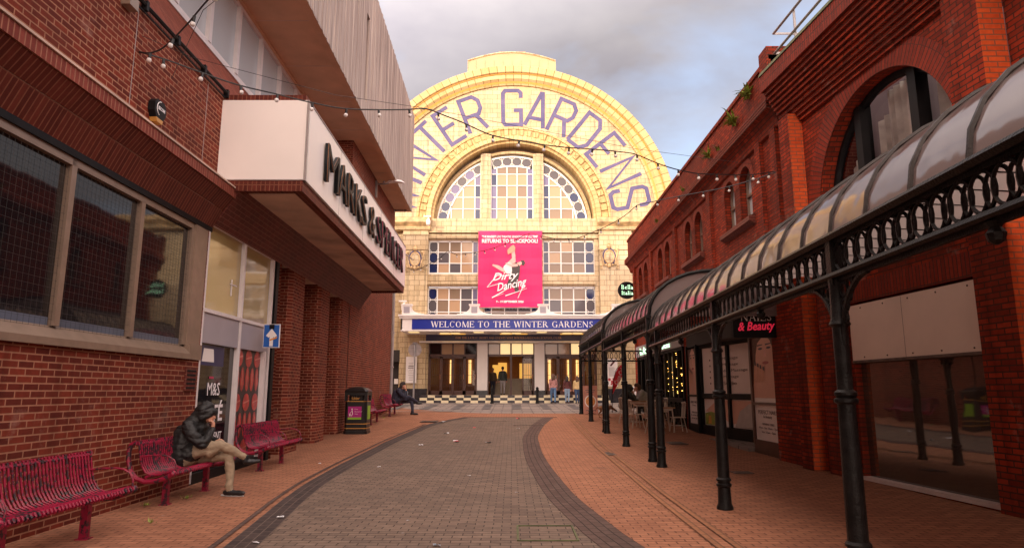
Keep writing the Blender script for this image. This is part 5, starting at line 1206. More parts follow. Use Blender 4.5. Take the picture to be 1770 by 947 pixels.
m = MB(RNr); m.box(8.56, 11.44, -.14, .03, 2.0, 2.93); bd = m.build('fascia_board', 'board', NB)
m = MB(RNr)
for s_ in (8.7, 9.3, 9.9, 10.5, 11.1):
    for z in (2.05, 2.87): m.ball((s_, .032, z), .014, 5)
m.box(10.06, 10.065, .0, .032, 2.0, 2.93); m.box(8.56, 11.44, -.1, .045, 1.96, 2.0)
m.build('screw', 'rust', bd)
m = MB(RNr); m.poly([(8.56, -.1, .1), (11.44, -.1, .1), (11.44, -.1, 1.97), (8.56, -.1, 1.97)]); m.build('shop_window', 'glass_mirror', NB, recalc=False)
m = MB(RNr); m.box(8.55, 11.45, -.14, .03, .05, .11); m.build('sill', 'sill_white', NB)
m = MB(RNr); m.box(7.2, 7.6, -.25, -.19, 5.0, 5.4); m.tube([(7.4+.1*math.cos(t*PI/4), -.17, 5.2+.1*math.sin(t*PI/4)) for t in range(8)], .03, 5, close=True); m.ball((7.4, -.17, 5.2), .05, 6); m.build('terracotta_tile', 'brick_orange', NB)
m = MB(RNr); m.box(-20, 12.9, -8, -1.3, 0, 7.9); m.build('roof_mass', 'brick_dark', NB)
m = MB(RNr); m.tube([(12.3, .06, .2), (12.3, .06, 3.2)], .04, 6); m.build('drainpipe', 'iron', NB)
# roof railing
RR = thing('roof_railing', (5.9, 12.0, 8.3), 'grey-green tubular safety railing on the roof of the near brick building', 'railing')
m = MB()
for z in (8.6, 9.05): m.tube([(7.2, 13.2, z), (5.62, 13.2, z), (5.9, 6, z)], .028, 8)
m.build('rail', 'grey_metal', RR)
for x, y in ((5.68, 12.3), (5.8, 9.6), (5.88, 7)):
    m = MB(); m.tube([(x, y, 8.1), (x, y, 9.06)], .028, 8); m.build('post', 'grey_metal', RR)

# ================================================================== COVERED WALKWAY (three stepped sections)
def walkway(name, label, T, s0, s1, zg, zb, cols, zcol0, rib0, ribstep, depth, gable=False, endbeam=False):
    c = T((s0+s1)/2, 0, zg); TH_ = thing('covered_walkway', c, label, 'arcade', 'arcade sections along the brick building')
    W_ = depth; H = .95; ew = W_/2
    def pt(t, k=1.0): return (ew-ew*k*math.cos(t), zg+.02+(H*k*math.sin(t) if t < PI/2 else H-.12*(1-math.sin(t))))
    m = MB(T); n = 18
    for i in range(n):
        A, B = PI*i/n, PI*(i+1)/n; (o0, z0), (o1, z1) = pt(A), pt(B); K = max(2, int((s1-s0)/ribstep))
        for j in range(K):
            a, b = s0+(s1-s0)*j/K, s0+(s1-s0)*(j+1)/K; m.poly([(a, o0, z0), (b, o0, z0), (b, o1, z1), (a, o1, z1)])
    m.build('vault_glazing', 'vault', TH_, smooth=True, recalc=False)
    s_ = rib0
    while s_ < s1-.02:
        if s_ >= s0:
            m = MB(T); m.tube([(s_, pt(PI*i/16)[0], pt(PI*i/16)[1]+.012) for i in range(17)], .022, 6); m.build('rib', 'rib', TH_, smooth=True)
        s_ += ribstep
    for e in (s0, s1):
        m = MB(T); m.tube([(e, pt(PI*i/16)[0], pt(PI*i/16)[1]) for i in range(17)], .045, 6); m.build('end_rib', 'iron', TH_, smooth=True)
    m = MB(T); 
    for i in range(16): m.poly([(s0+.02, *pt(PI*i/16)), (s0+.02, *pt(PI*(i+1)/16)), (s0+.02, pt(PI*(i+1)/16)[0], zg), (s0+.02, pt(PI*i/16)[0], zg)])
    if gable: m.build('gable_glazing', 'vault', TH_, recalc=False)
    m = MB(T)
    m.prism([(-.055, zg-.03), (-.085, zg+.0), (-.075, zg+.022), (.05, zg+.022), (.05, zg-.03)], s0, s1, 0)
    m.build('gutter', 'iron', TH_)
    m = MB(T); m.prism([(-.05, zb), (-.07, zb+.015), (-.05, zb+.045), (.05, zb+.045), (.07, zb+.015), (.05, zb)], s0, s1, 0); m.box(s0, s1, -.015, .015, zb-.03, zb+.01); m.box(s0, s1, -.02, .02, zg-.052, zg-.03)
    m.build('beam', 'iron', TH_)
    edges = sorted([s0]+[c_ for c_ in cols if s0 < c_ < s1]+[s1]); hr = (zg-.050-(zb+.045))/2; zc = zb+.045+hr
    for a, b in zip(edges, edges[1:]):
        if b-a < .2: continue
        m = MB(T); k = max(2, round((b-a)/.092)); near = (a+b)/2 < 9
        for i in range(k):
            s_ = a+(b-a)*(i+.5)/k; N_ = 18 if near else 12; rr = hr-.004
            m.tube([(s_+rr*.92*math.cos(2*PI*j/N_), .010*(1 if i % 2 else -1), zc+rr*math.sin(2*PI*j/N_)) for j in range(N_)], .012, 5 if near else 4, close=True)
        m.build('ring_fretwork', 'iron', TH_, smooth=True)
    # boss under the beam between columns and cross tie
    for c_ in cols:
        p = T(c_, 0, 0); gz = g(p.y)
        m = MB(T); h = zb-gz
        m.lathe((c_, 0, gz-.03), [(.105, 0), (.105, .06), (.085, .10), (.078, .30), (.097, .315), (.097, .34), (.080, .35), (.080, .37), (.095, .38), (.095, .40), (.076, .42), (.074, .9), (.066, h*.60), (.090, h*.60+.015), (.090, h*.60+.04), (.070, h*.60+.05), (.084, h*.60+.07), (.084, h*.60+.09), (.060, h*.60+.11), (.060, h*.85), (.082, h*.86), (.060, h*.88), (.058, h+.02)], 14)
        m.box(c_-.042, c_+.042, -.05, .05, zb-.05, zg+.0)
        m.build('column', 'iron', TH_, smooth=True)
        m = MB(T)
        for sg in (-1, 1):
            R_ = .46
            m.tube([(c_+sg*(.05+R_*(1-math.cos(PI/2*i/8))), 0, zb-.52+R_*1.08*math.sin(PI/2*i/8)) for i in range(9)], .022, 6)
            for (du, dz, rr) in ((.07, -.10, .055), (.16, -.07, .045), (.07, -.22, .045), (.25, -.05, .03), (.06, -.32, .03), (.14, -.16, .035)):
                m.tube([(c_+sg*(.05+du)+rr*math.cos(2*PI*j/9), .004, zb+dz+rr*math.sin(2*PI*j/9)) for j in range(9)], .014, 5, close=True)
        m.build('bracket', 'iron', TH_)
    mids = [(a+b)/2 for a, b in zip(edges, edges[1:]) if b-a > 2]
    for s_ in mids:
        m = MB(T); m.lathe((s_, 0, zb-.13), [(.01, 0), (.04, .02), (.05, .06), (.03, .09), (.05, .12)], 8); m.build('boss', 'iron', TH_)
    if endbeam:
        m = MB(); e = T(s1, 0, 0); x0, x1 = e.x, e.x+W_-.1; y = e.y
        zt, zl = 3.16, 2.72
        m.box(x0, x1, y-.03, y+.03, zt-.03, zt+.02); m.box(x0, x1, y-.03, y+.03, zl-.02, zl+.03); k = 14
        for i in range(k):
            x = x0+(x1-x0)*(i+.5)/k; m.tube([(x+.15*math.cos(2*PI*j/12), y+.01*(1 if i % 2 else -1), (zt+zl)/2+.19*math.sin(2*PI*j/12)) for j in range(12)], .014, 4, close=True)
        m.build('end_fretwork', 'iron', TH_)
    return TH_
walkway('a', 'nearest section of the black iron arcade, beside the boarded shop window', ARC, -4, 13.75, 2.70, 2.37, [-2.2, 1.5, 5.2, 8.8, 13.1], 0, 3.48-.585*12, .585, 3.35)
walkway('b', 'middle section of the black iron arcade, in front of the nail salon and cafe tables', ARF, 13.9, 20.75, 3.04, 2.70, [14.0, 17.2, 20.6], 0, 14.3, .52, 2.75, gable=True)
walkway('c', 'farthest and highest section of the black iron arcade, ending beside the food board', ARF, 20.9, 28.2, 3.36, 2.98, [21.0, 24.7, 28.1], 0, 21.3, .52, 2.75, gable=True, endbeam=True)

# ================================================================== BENCHES
def make_bench(mid_arm=False):
    """local: x along the bench, y out from the wall, z up"""
    L_ = 1.9; root = thing('bench', (0, 0, 0), 'bench', 'bench', 'crimson slatted metal benches along the store wall')
    prof = [(.02, .78), (.0, .83), (.035, .835), (.05, .78), (.075, .64), (.105, .53), (.16, .445), (.24, .41), (.36, .42), (.49, .46), (.535, .455), (.55, .43), (.535, .41)]
    n = int(L_/.05); m = MB()
    for k in range(n+1):
        x = -L_/2+L_*k/n; m.tube([(x, a, b) for a, b in prof], .0125, 5)
    m.build('seat_slats', 'bench', root, smooth=True)
    m = MB(); m.tube([(-L_/2, .03, .80), (L_/2, .03, .80)], .020, 7); m.build('top_rail', 'bench', root, smooth=True)
    m = MB(); m.tube([(-L_/2-.03, .515, .435), (L_/2+.03, .515, .435)], .026, 8); m.build('front_rail', 'bench', root, smooth=True)
    m = MB(); m.tube([(-L_/2, .17, .39), (L_/2, .17, .39)], .02, 7); m.build('under_rail', 'bench', root, smooth=True)
    for e in (-1, 1):
        x = e*(L_/2+.035); q = [(.03, .82), (-.03, .80), (-.055, .72), (-.05, .60), (-.02, .48), (.06, .38), (.18, .335), (.32, .345), (.44, .385), (.52, .43)]
        m = MB(); m.tube([(x, a, b) for a, b in q], .03, 8); m.ball((x, .525, .435), .042, 8); m.build('end_frame', 'bench', root, smooth=True)
    for e in ((-1, 0, 1) if mid_arm else (-1, 1)):
        x = e*(L_/2-.01); q = [(.06, .64), (.20, .655), (.34, .66), (.43, .645), (.50, .60), (.535, .53), (.53, .45)]
        m = MB(); m.tube([(x, a, b) for a, b in q], .011, 6); m.build('armrest', 'bench', root, smooth=True)
    for e in (-1, 1):
        m = MB(); m.box(e*.60-.035, e*.60+.035, .235, .305, -.06, .41); m.box(e*.60-.06, e*.60+.06, .0+.21, .33, -.06, .012); m.build('leg', 'bench', root)
    return root
b0 = make_bench(); b1 = make_bench(True)
def place_bench(src, first, s, o, dz, label, rz=0):
    b = src if first else copy_tree(src)
    p = LW(s, o, 0); b.location = (p.x, p.y, g(p.y)+dz); b.rotation_euler = (0, 0, R(-90+1+rz)); b['label'] = label
    # local x -> -Y (towards camera), local y -> +X
    return b
place_bench(b0, True, 6.50, .36, 0, 'crimson slatted bench with black chipped paint, nearest the camera, nobody on it')
place_bench(b0, False, 9.72, .18, 0, 'crimson slatted bench the hooded man sits on')
place_bench(b1, True, 13.15, .20, 0, 'crimson slatted bench with three armrests in front of the coffee bean poster')
place_bench(b0, False, 23.9, .14, .0, 'empty crimson bench just behind the black litter bin')
place_bench(b0, False, 27.4, .22, .0, 'crimson bench the person in navy sits on, at the far end of the wall')
# ================================================================== LITTER BIN
bz = g(20.3)-.01
bn = thing('litter_bin', (-4.68, 20.65, bz), 'black litter bin with gold bands and a magenta sticker beside the brick pillar', 'litter bin')
def oct8(cx, cy, hx, hy, c): return [(cx-hx+c, cy-hy), (cx+hx-c, cy-hy), (cx+hx, cy-hy+c), (cx+hx, cy+hy-c), (cx+hx-c, cy+hy), (cx-hx+c, cy+hy), (cx-hx, cy+hy-c), (cx-hx, cy-hy+c)]
m = MB(); m.prism(oct8(-4.68, 20.62, .33, .32, .07), bz, bz+.98, 2); m.prism(oct8(-4.68, 20.62, .35, .34, .08), bz, bz+.10, 2); m.build('body', 'bin_black', bn)
m = MB()
for q in oct8(-4.68, 20.62, .30, .29, .0)[0:8:2]: m.box(q[0]-.04, q[0]+.04, q[1]-.04, q[1]+.04, bz+.98, bz+1.24)
m.prism(oct8(-4.68, 20.62, .22, .22, .05), bz+.98, bz+1.24, 2)
for dx in (-.08, .0): m.box(-4.70+dx+.0, -4.66+dx, 20.30, 20.34, bz+.98, bz+1.24)
m.build('hood_post', 'bin_black', bn)
m = MB()
hd = [(0.34, 1.23), (.36, 1.27), (.34, 1.30), (.26, 1.36), (.12, 1.40), (.02, 1.41)]
for (r0, z0), (r1, z1) in zip(hd, hd[1:]):
    A, B = oct8(-4.68, 20.62, r0, r0, r0*.22), oct8(-4.68, 20.62, r1, r1, r1*.22)
    for i in range(8): m.poly([(*A[i], bz+z0), (*A[(i+1) % 8], bz+z0), (*B[(i+1) % 8], bz+z1), (*B[i], bz+z1)])
m.prism(oct8(-4.68, 20.62, .335, .335, .08), bz+1.15, bz+1.24, 2)
m.build('lid', 'bin_black', bn)
for z in (.17, .30, .96):
    m = MB(); m.prism(oct8(-4.68, 20.62, .333, .323, .071), bz+z, bz+z+.022, 2); m.build('band', 'bin_gold', bn)
text('Litter', 'lettering', 'bin_gold', bn, (-4.80, 20.296, bz+1.02), (1, 0, 0), (0, 0, 1), .24, .09, .004, .02)
m = MB(); m.box(-4.90, -4.50, 20.290, 20.298, bz+.50, bz+.82); st = m.build('sticker', 'bin_mag', bn)
m = MB(); m.box(-4.90, -4.50, 20.288, 20.292, bz+.44, bz+.50); m.build('sticker_band', 'bin_green', bn)
m = MB(); m.box(-4.352, -4.340, 20.45, 20.80, bz+.44, bz+.84); m.build('side_sticker', 'bin_green', bn)
m = MB(); m.ball((-4.78, 20.287, bz+.74), .022, 6); m.tube([(-4.78, 20.286, bz+.71), (-4.76, 20.286, bz+.60), (-4.80, 20.286, bz+.54)], .012, 5); m.tube([(-4.78, 20.286, bz+.69), (-4.84, 20.286, bz+.62)], .008, 5); m.box(-4.86, -4.82, 20.283, 20.288, bz+.54, bz+.61); m.build('tidy_symbol', 'poster', st)
for i, t in enumerate(('Keep', 'Blackpool', 'Tidy')): text(t, 'lettering', 'poster', st, (-4.70, 20.288, bz+.72-i*.07), (1, 0, 0), (0, 0, 1), .024*len(t), .035, .003)

# ================================================================== PEOPLE AND DOG
def figure(caps, name, parent_or_none, vox, origin, smooth_it=4):
    """one continuous surface: tapered capsules fused by a voxel remesh; faces take the material of the nearest capsule"""
    mb = MB(); mats = []
    for mt, pts, rad in caps:
        P_ = [Vector(p) for p in pts]; rr = list(rad) if isinstance(rad, (list, tuple)) else [rad]*len(P_)
        d0 = (P_[0]-P_[1]).normalized(); d1 = (P_[-1]-P_[-2]).normalized(); q = []; r2 = []
        for a in (1.0, .87, .5): q.append(P_[0]+d0*rr[0]*a); r2.append(rr[0]*math.sqrt(max(.003, 1-a*a)))
        q += P_; r2 += rr
        for a in (.5, .87, 1.0): q.append(P_[-1]+d1*rr[-1]*a); r2.append(rr[-1]*math.sqrt(max(.003, 1-a*a)))
        mb.tube(q, r2, 12); 
        if mt not in mats: mats.append(mt)
    me = bpy.data.meshes.new('tmp'); me.from_pydata([tuple(v) for v in mb.v], [], mb.f)
    ob = bpy.data.objects.new('tmp', me); scene.collection.objects.link(ob)
    md = ob.modifiers.new('r', 'REMESH'); md.mode = 'VOXEL'; md.voxel_size = vox; md.use_smooth_shade = True
    ms = ob.modifiers.new('s', 'SMOOTH'); ms.factor = .5; ms.iterations = smooth_it
    out = newmesh_from(ob); bpy.data.objects.remove(ob); bpy.data.meshes.remove(me); out.name = name
    out.materials.clear()
    for mt in mats: out.materials.append(M[mt])
    from mathutils import noise as NZ
    skinset = {i for i, mt in enumerate(mats) if mt in ('skin', 'dog_dark')}
    segs = []
    for mt, pts, rad in caps:
        rr = list(rad) if isinstance(rad, (list, tuple)) else [rad]*len(pts)
        for i in range(len(pts)-1): segs.append((mats.index(mt), Vector(pts[i]), Vector(pts[i+1]), rr[i], rr[i+1]))
    for p in out.polygons:
        c = p.center; best = 1e9; bi = 0
        for mi, a, b, ra, rb in segs:
            ab = b-a; t = max(0, min(1, (c-a).dot(ab)/max(1e-9, ab.length_squared))); d = (c-(a+ab*t)).length-(ra+(rb-ra)*t)
            if d < best: best = d; bi = mi
        p.material_index = bi; p.use_smooth = True
    if vox < .012 and 'dog' not in mats:
        hard = {v for p in out.polygons if p.material_index in skinset for v in p.vertices}
        nrm = [v.normal.copy() for v in out.vertices]
        for v in out.vertices:
            if v.index in hard: continue
            q = v.co.copy(); f1 = NZ.noise(Vector((q.x*9, q.y*9, q.z*16))); f2 = NZ.noise(q*26)
            puff = abs(math.sin(q.z*34+NZ.noise(q*5)*2.2)) if q.z > .55 and q.x < .36 else 0
            v.co = q+nrm[v.index]*(f1*.011+f2*.004+(puff-.5)*.010)
    o = bpy.data.objects.new(name, out); scene.collection.objects.link(o)
    if parent_or_none: o.parent = parent_or_none
    ORI[o.name] = Vector(origin); return o
def hand(mt, wrist, direction, up, side, curl=.5, r=.0095):
    """palm and five fingers"""
    W_ = Vector(wrist); D = Vector(direction).normalized(); U = Vector(up).normalized(); S = D.cross(U).normalized()*side; out = []
    out.append((mt, [W_, W_+D*.045, W_+D*.08], [.024, .03, .026]))
    out.append((mt, [W_+D*.03+S*.018, W_+D*.08+S*.028], [.016, .014])); out.append((mt, [W_+D*.03-S*.018, W_+D*.075-S*.026], [.016, .013]))
    for i, (off, ln) in enumerate(((.030, .068), (.010, .078), (-.011, .072), (-.031, .056))):
        b = W_+D*.085+S*off; c1 = b+(D*math.cos(curl)-U*math.sin(curl))*ln*.5; c2 = c1+(D*math.cos(curl*2.2)-U*math.sin(curl*2.2))*ln*.5
        out.append((mt, [b, c1, c2], [r, r*.95, r*.8]))
    t0 = W_+D*.02+S*.03; t1 = t0+D*.03+S*.025-U*.01; t2 = t1+D*.035-S*.002-U*.015
    out.append((mt, [t0, t1, t2], [.013, .012, .009])); return out
def seated(loc, top, legs, shoe, vox, hood=None, hairm=None, label='', bag=None, lean=0.0, rz=0, cat='person', detail=True):
    c = []; T_ = top
    c += [(legs, [(0, -.08, .54), (0, .08, .54)], [.145, .145]), (T_, [(-.02, 0, .60), (.0, 0, .78), (.07, 0, .93)], [.165, .175, .17]), (T_, [(.07, -.13, .95), (.07, .13, .95)], [.115, .115]),
          (T_, [(-.07, -.05, .62), (-.05, 0, .85)], [.17, .17]), (T_, [(-.05, -.08, .55), (-.05, .08, .55)], [.168, .168]), (T_, [(.05, -.10, .60), (.05, .08, .60)], [.14, .14])]
    # planted leg (far side) and crossed leg over it
    c += [(legs, [(.02, .10, .53), (.30, .09, .545), (.55, .06, .545)], [.10, .092, .075]), (legs, [(.55, .06, .545), (.60, .04, .34), (.62, .0, .13)], [.074, .068, .052]), (legs, [(.615, 0, .16), (.62, 0, .11)], [.060, .058]),
          (legs, [(.10, -.10, .60), (.26, -.10, .66), (.46, -.05, .71)], [.105, .095, .08]), (legs, [(.46, -.05, .71), (.60, .04, .63), (.72, .11, .55)], [.080, .066, .05]), (legs, [(.70, .10, .56), (.74, .12, .54)], [.056, .056]),
          (legs, [(.42, -.07, .66), (.34, -.09, .60)], [.07, .07])]
    for (a, h, t) in (((.63, 0, .07), (.56, .015, .055), (.83, -.03, .045)), ((.77, .14, .52), (.76, .14, .46), (.93, .21, .46))):
        c += [(shoe, [h, a], [.045, .05]), (shoe, [h, ((h[0]+t[0])/2, (h[1]+t[1])/2, (h[2]+t[2])/2), t], [.042, .048, .036])]
    # arms
    c += [(T_, [(.06, -.20, .98), (.14, -.24, .86), (.27, -.19, .73)], [.090, .085, .072]), (T_, [(.27, -.19, .73), (.33, -.13, .84), (.345, -.07, .92)], [.072, .058, .046]),
          (T_, [(.06, .20, .98), (.14, .24, .84), (.20, .20, .72)], [.090, .085, .072]), (T_, [(.20, .20, .72), (.32, .10, .75), (.38, .04, .765)], [.070, .058, .046])]
    c += hand('skin', (.345, -.06, .935), (-.02, .12, .99), (1, .1, 0), 1, .75) + hand('skin', (.38, .04, .765), (.85, -.4, .02), (0, 0, 1), 1, .6)
    # neck and head bowed forwards
    c += [('skin', [(.14, 0, 1.02), (.20, 0, 1.10)], [.062, .06]), ('skin', [(.225, 0, 1.165), (.26, 0, 1.09)], [.090, .068]), ('skin', [(.28, 0, 1.065), (.29, 0, 1.04)], [.050, .036]),
          ('skin', [(.325, 0, 1.115), (.335, 0, 1.085)], [.014, .017]), ('skin', [(.22, -.095, 1.15), (.22, -.10, 1.12)], [.018, .014]), ('skin', [(.22, .095, 1.15), (.22, .10, 1.12)], [.018, .014])]
    if hood: c += [(hood, [(.10, 0, 1.05), (.15, 0, 1.14), (.20, 0, 1.215)], [.13, .125, .118]), (hood, [(.20, -.065, 1.19), (.335, 0, 1.165), (.20, .065, 1.19)], [.085, .050, .085]), (hood, [(.19, -.075, 1.11), (.29, -.058, 1.14)], [.065, .045]), (hood, [(.19, .075, 1.14), (.27, .055, 1.15)], [.06, .045]), (hood, [(.06, -.08, 1.03), (.10, 0, 1.04), (.06, .08, 1.03)], [.10, .11, .10])]
    c2 = [('skin', p, r) if False else (mt, p, r) for mt, p, r in c]
    o = figure(c2, 'person', None, vox, loc); o.location = loc; o.rotation_euler = (0, 0, R(rz)); tag(o, label, cat); ORI[o.name] = Vector((0, 0, 0))
    if hairm:
        h = figure([(hairm, [(.17, 0, 1.20), (.22, 0, 1.235)], [.108, .10]), (hairm, [(.15, -.06, 1.17), (.12, -.07, 1.05)], [.07, .06]), (hairm, [(.15, .06, 1.17), (.12, .07, 1.05)], [.07, .06])], 'hair', o, .016, loc)
    return o
man = seated((-4.62, 9.80, g(9.8)+.0), 'black_cloth', 'khaki', 'shoe', .0085, hood='black_cloth', label='seated man in black hooded jacket and khaki trousers, legs crossed, hand at his mouth')
m = MB(); 
def P_on(o, name, mat, build):   # small clothing detail in the figure's own axes
    mm = MB(); build(mm); ob = mm.build(name, mat, None, smooth=True); ob.parent = o; return ob
P_on(man, 'shoe_sole', 'white_sole', lambda q: (q.tube([(.50, .03, .016), (.66, .0, .012), (.84, -.03, .014)], [.012, .016, .01], 6)))
P_on(man, 'jacket_seam', 'black', lambda q: [q.tube([(.0+.17*math.cos(t*.42), .20*math.sin(t*.42)*1.0, z) for t in range(16)], .006, 4) for z in ()] or q.tube([(.16, .0, .70), (.22, 0, .86), (.22, 0, .98)], .008, 5))
wom = seated((-4.62, 27.3, g(27.3)+.02), 'navy_cloth', 'navy_cloth', 'shoe', .014, hairm='hair', label='dark-haired person in navy sitting at the far wall end, looking at a phone')
ph = MB(); ph.box(-4.22, -4.21, 27.26, 27.34, g(27.3)+.82, g(27.3)+.96); o_ = ph.build('phone', 'pale_lit' if False else 'litter_b', None); tag(o_, 'pale phone held in front of the seated person in navy', 'phone')
def standing(loc, rz, top, legs, shoe, hairm, h, label, vox=.02, stride=.12, puffy=1.0, arms='down', longhair=False, build=1.0):
    k = h/1.7; S_ = lambda *p: (p[0]*k, p[1]*k, p[2]*k); c = []
    r = lambda *a: [q*k*build for q in a]
    c += [(legs, [S_(-.07, 0, .88), S_(.07, 0, .88)], r(.115, .115)), (top, [S_(0, 0, .98), S_(0, .01, 1.12), S_(0, 0, 1.30)], r(.125*puffy, .125*puffy, .13*puffy)), (top, [S_(-.11, 0, 1.36), S_(.11, 0, 1.36)], r(.085*puffy, .085*puffy)),
          (top, [S_(-.06, 0, .96), S_(.06, 0, .96)], r(.12*puffy, .12*puffy))]
    for sx, st in ((-1, stride), (1, -stride)):
        c += [(legs, [S_(sx*.09, 0, .84), S_(sx*.095, st*.6, .50)], r(.095, .066)), (legs, [S_(sx*.095, st*.6, .50), S_(sx*.09, st, .12)], r(.064, .045))]
        c += [(shoe, [S_(sx*.09, st-.03, .05), S_(sx*.10, st+.14, .035)], r(.045, .035)), (shoe, [S_(sx*.09, st, .10), S_(sx*.09, st, .05)], r(.04, .045))]
        ax, ay = sx*.20, -st*.8
        if arms == 'down': c += [(top, [S_(sx*.17, 0, 1.36), S_(ax+sx*.03, ay*.4, 1.12)], r(.065*puffy, .052*puffy)), (top, [S_(ax+sx*.03, ay*.4, 1.12), S_(ax+sx*.03, ay, .90)], r(.050*puffy, .040*puffy))]; hd_ = S_(ax+sx*.03, ay, .88); dd = (0, .15, -1)
        else: c += [(top, [S_(sx*.17, 0, 1.36), S_(sx*.25, .02, 1.12)], r(.065*puffy, .052*puffy)), (top, [S_(sx*.25, .02, 1.12), S_(sx*.12, .22, 1.10)], r(.050*puffy, .040*puffy))]; hd_ = S_(sx*.11, .24, 1.10); dd = (-sx, .6, 0)
        c += hand('skin', hd_, dd, (0, 1, 0) if arms == 'down' else (0, 0, 1), sx, .5, .010)
    c += [('skin', [S_(0, 0, 1.42), S_(0, 0, 1.50)], r(.05, .05)), ('skin', [S_(0, .015, 1.62), S_(0, .02, 1.54)], r(.085, .06)), ('skin', [S_(0, .105, 1.585), S_(0, .11, 1.575)], r(.014, .014))]
    o = figure(c, 'person', None, vox, loc, 3); o.location = loc; o.rotation_euler = (0, 0, R(rz)); tag(o, label, 'person')
    hc = [(hairm, [S_(0, -.02, 1.63), S_(0, -.01, 1.655)], r(.095, .092))]
    if longhair: hc += [(hairm, [S_(-.04, -.06, 1.60), S_(-.05, -.09, 1.40)], r(.075, .07)), (hairm, [S_(.05, -.06, 1.60), S_(.05, -.09, 1.42)], r(.075, .06))]
    figure(hc, 'hair', o, .02, loc, 2)
    return o
gy = g(38.3)
standing((2.32, 38.1, gy), 8, 'pinktop', 'jeans', 'black', 'hair_br', 1.62, 'woman with curly brown hair, patterned pink top and blue jeans, walking to the theatre', longhair=True, build=1.1)
standing((3.12, 38.2, gy), -5, 'maroon', 'jeans_l', 'maroon', 'hair', 1.50, 'person in maroon top and light blue jeans, middle one of three by the theatre steps', longhair=True, stride=.05)
standing((3.68, 38.1, gy), 5, 'mustard', 'jeans_d', 'black', 'hair_br', 1.50, 'person in cream jacket and dark jeans by the last iron column', puffy=1.15, stride=-.1, longhair=True)
standing((-.56, 40.5, FL), 0, 'green_coat', 'grey_cloth', 'black', 'hair', 1.66, 'man in dark jacket and grey trousers going in at the centre doorway', puffy=1.2, stride=.1)
standing((-1.2, 42.0, FL), 180, 'coat_brown', 'navy_cloth', 'black', 'hair', 1.62, 'dim figure in brown coat standing inside the left half of the centre doorway', puffy=1.1, stride=.03)
# cafe guests
gc = g(25.5)
seated((4.95, 25.6, gc+.02), 'grey_cloth', 'black_cloth', 'sock', .018, hairm='hair_br', label='person in grey top and red boots sitting at the cafe beside the dog', rz=180)
seated((4.10, 24.6, gc-.02), 'black_cloth', 'black_cloth', 'shoe', .018, hood='black_cloth', label='person in a big black hooded coat hunched over a cafe table', rz=20)
def make_dog(loc, rz):
    c = [('dog', [(-.20, 0, .37), (-.05, 0, .37), (.12, 0, .38)], [.085, .075, .10]), ('dog', [(.12, 0, .38), (.19, 0, .42)], [.095, .07]), ('dog', [(.18, 0, .42), (.29, 0, .34)], [.06, .05]),
         ('dog', [(.29, 0, .34), (.35, 0, .30)], [.055, .045]), ('dog_dark', [(.36, 0, .29), (.44, 0, .25)], [.032, .022]), ('dog_dark', [(.28, -.045, .39), (.27, -.06, .35)], [.02, .012]), ('dog_dark', [(.28, .045, .39), (.27, .06, .35)], [.02, .012]),
         ('dog', [(-.27, 0, .40), (-.36, 0, .33), (-.38, 0, .24)], [.022, .016, .010])]
    for y in (-.055, .055):
        c += [('dog', [(-.20, y, .36), (-.16, y, .25)], [.06, .04]), ('dog', [(-.16, y, .25), (-.26, y, .15)], [.034, .02]), ('dog', [(-.26, y, .15), (-.24, y, .03)], [.018, .016]), ('dog', [(-.24, y, .02), (-.20, y, .018)], [.02, .018])]
        c += [('dog', [(.13, y, .33), (.12, y*1.1, .20)], [.045, .026]), ('dog', [(.12, y*1.1, .20), (.15, y*1.2, .03)], [.022, .016]), ('dog', [(.15, y*1.2, .02), (.19, y*1.2, .018)], [.02, .018])]
    o = figure(c, 'dog', None, .011, loc, 3); o.location = loc; o.rotation_euler = (0, 0, R(rz)); return tag(o, 'small tan dog with dark muzzle standing with lowered head by the cafe guests', 'dog')
make_dog((3.62, 26.3, g(26.3)), -8)

# ================================================================== CAFE FURNITURE
def make_chair():
    r = thing('cafe_chair', (0, 0, 0), 'chair', 'chair', 'cream spindle-back chairs outside the restaurant')
    m = MB(); m.prism([(-.19, -.19), (.19, -.19), (.21, .0), (.19, .19), (-.19, .19), (-.21, 0)], .43, .455, 2); m.build('seat', 'chair', r)
    for a, b in ((-1, -1), (1, -1), (1, 1), (-1, 1)):
        m = MB(); m.tube([(a*.14, b*.14, .43), (a*.20, b*.21, 0)], [.014, .017], 6); m.build('leg', 'chair', r)
    m = MB(); m.tube([(-.17, -.17, .2), (-.17, .17, .2)], .009, 5); m.tube([(.17, -.17, .2), (.17, .17, .2)], .009, 5); m.tube([(-.17, 0, .2), (.17, 0, .2)], .009, 5); m.build('stretcher', 'chair', r)
    m = MB(); m.tube([(-.18, -.20, .88), (0, -.235, .90), (.18, -.20, .88)], [.02, .024, .02], 6); m.build('back_rail', 'chair', r)
    for k in range(6):
        x = -.16+.064*k; m = MB(); m.tube([(x*.9, -.17, .45), (x, -.215, .88)], .012 if k in (0, 5) else .007, 5); m.build('spindle', 'chair', r)
    return r
def make_table():
    r = thing('cafe_table', (0, 0, 0), 'table', 'table', 'wooden topped cafe tables outside the restaurant')
    m = MB(); m.box(-.36, .36, -.36, .36, .715, .745); m.build('table_top', 'wood', r)
    for a, b in ((-1, -1), (1, -1), (1, 1), (-1, 1)):
        m = MB(); m.tube([(a*.28, b*.28, .715), (a*.32, b*.32, 0)], [.022, .018], 6); m.build('leg', 'chair', r)
    m = MB(); m.box(-.30, .30, -.30, .30, .65, .713); m.build('apron', 'chair', r)
    return r
ch = make_chair(); tb = make_table()
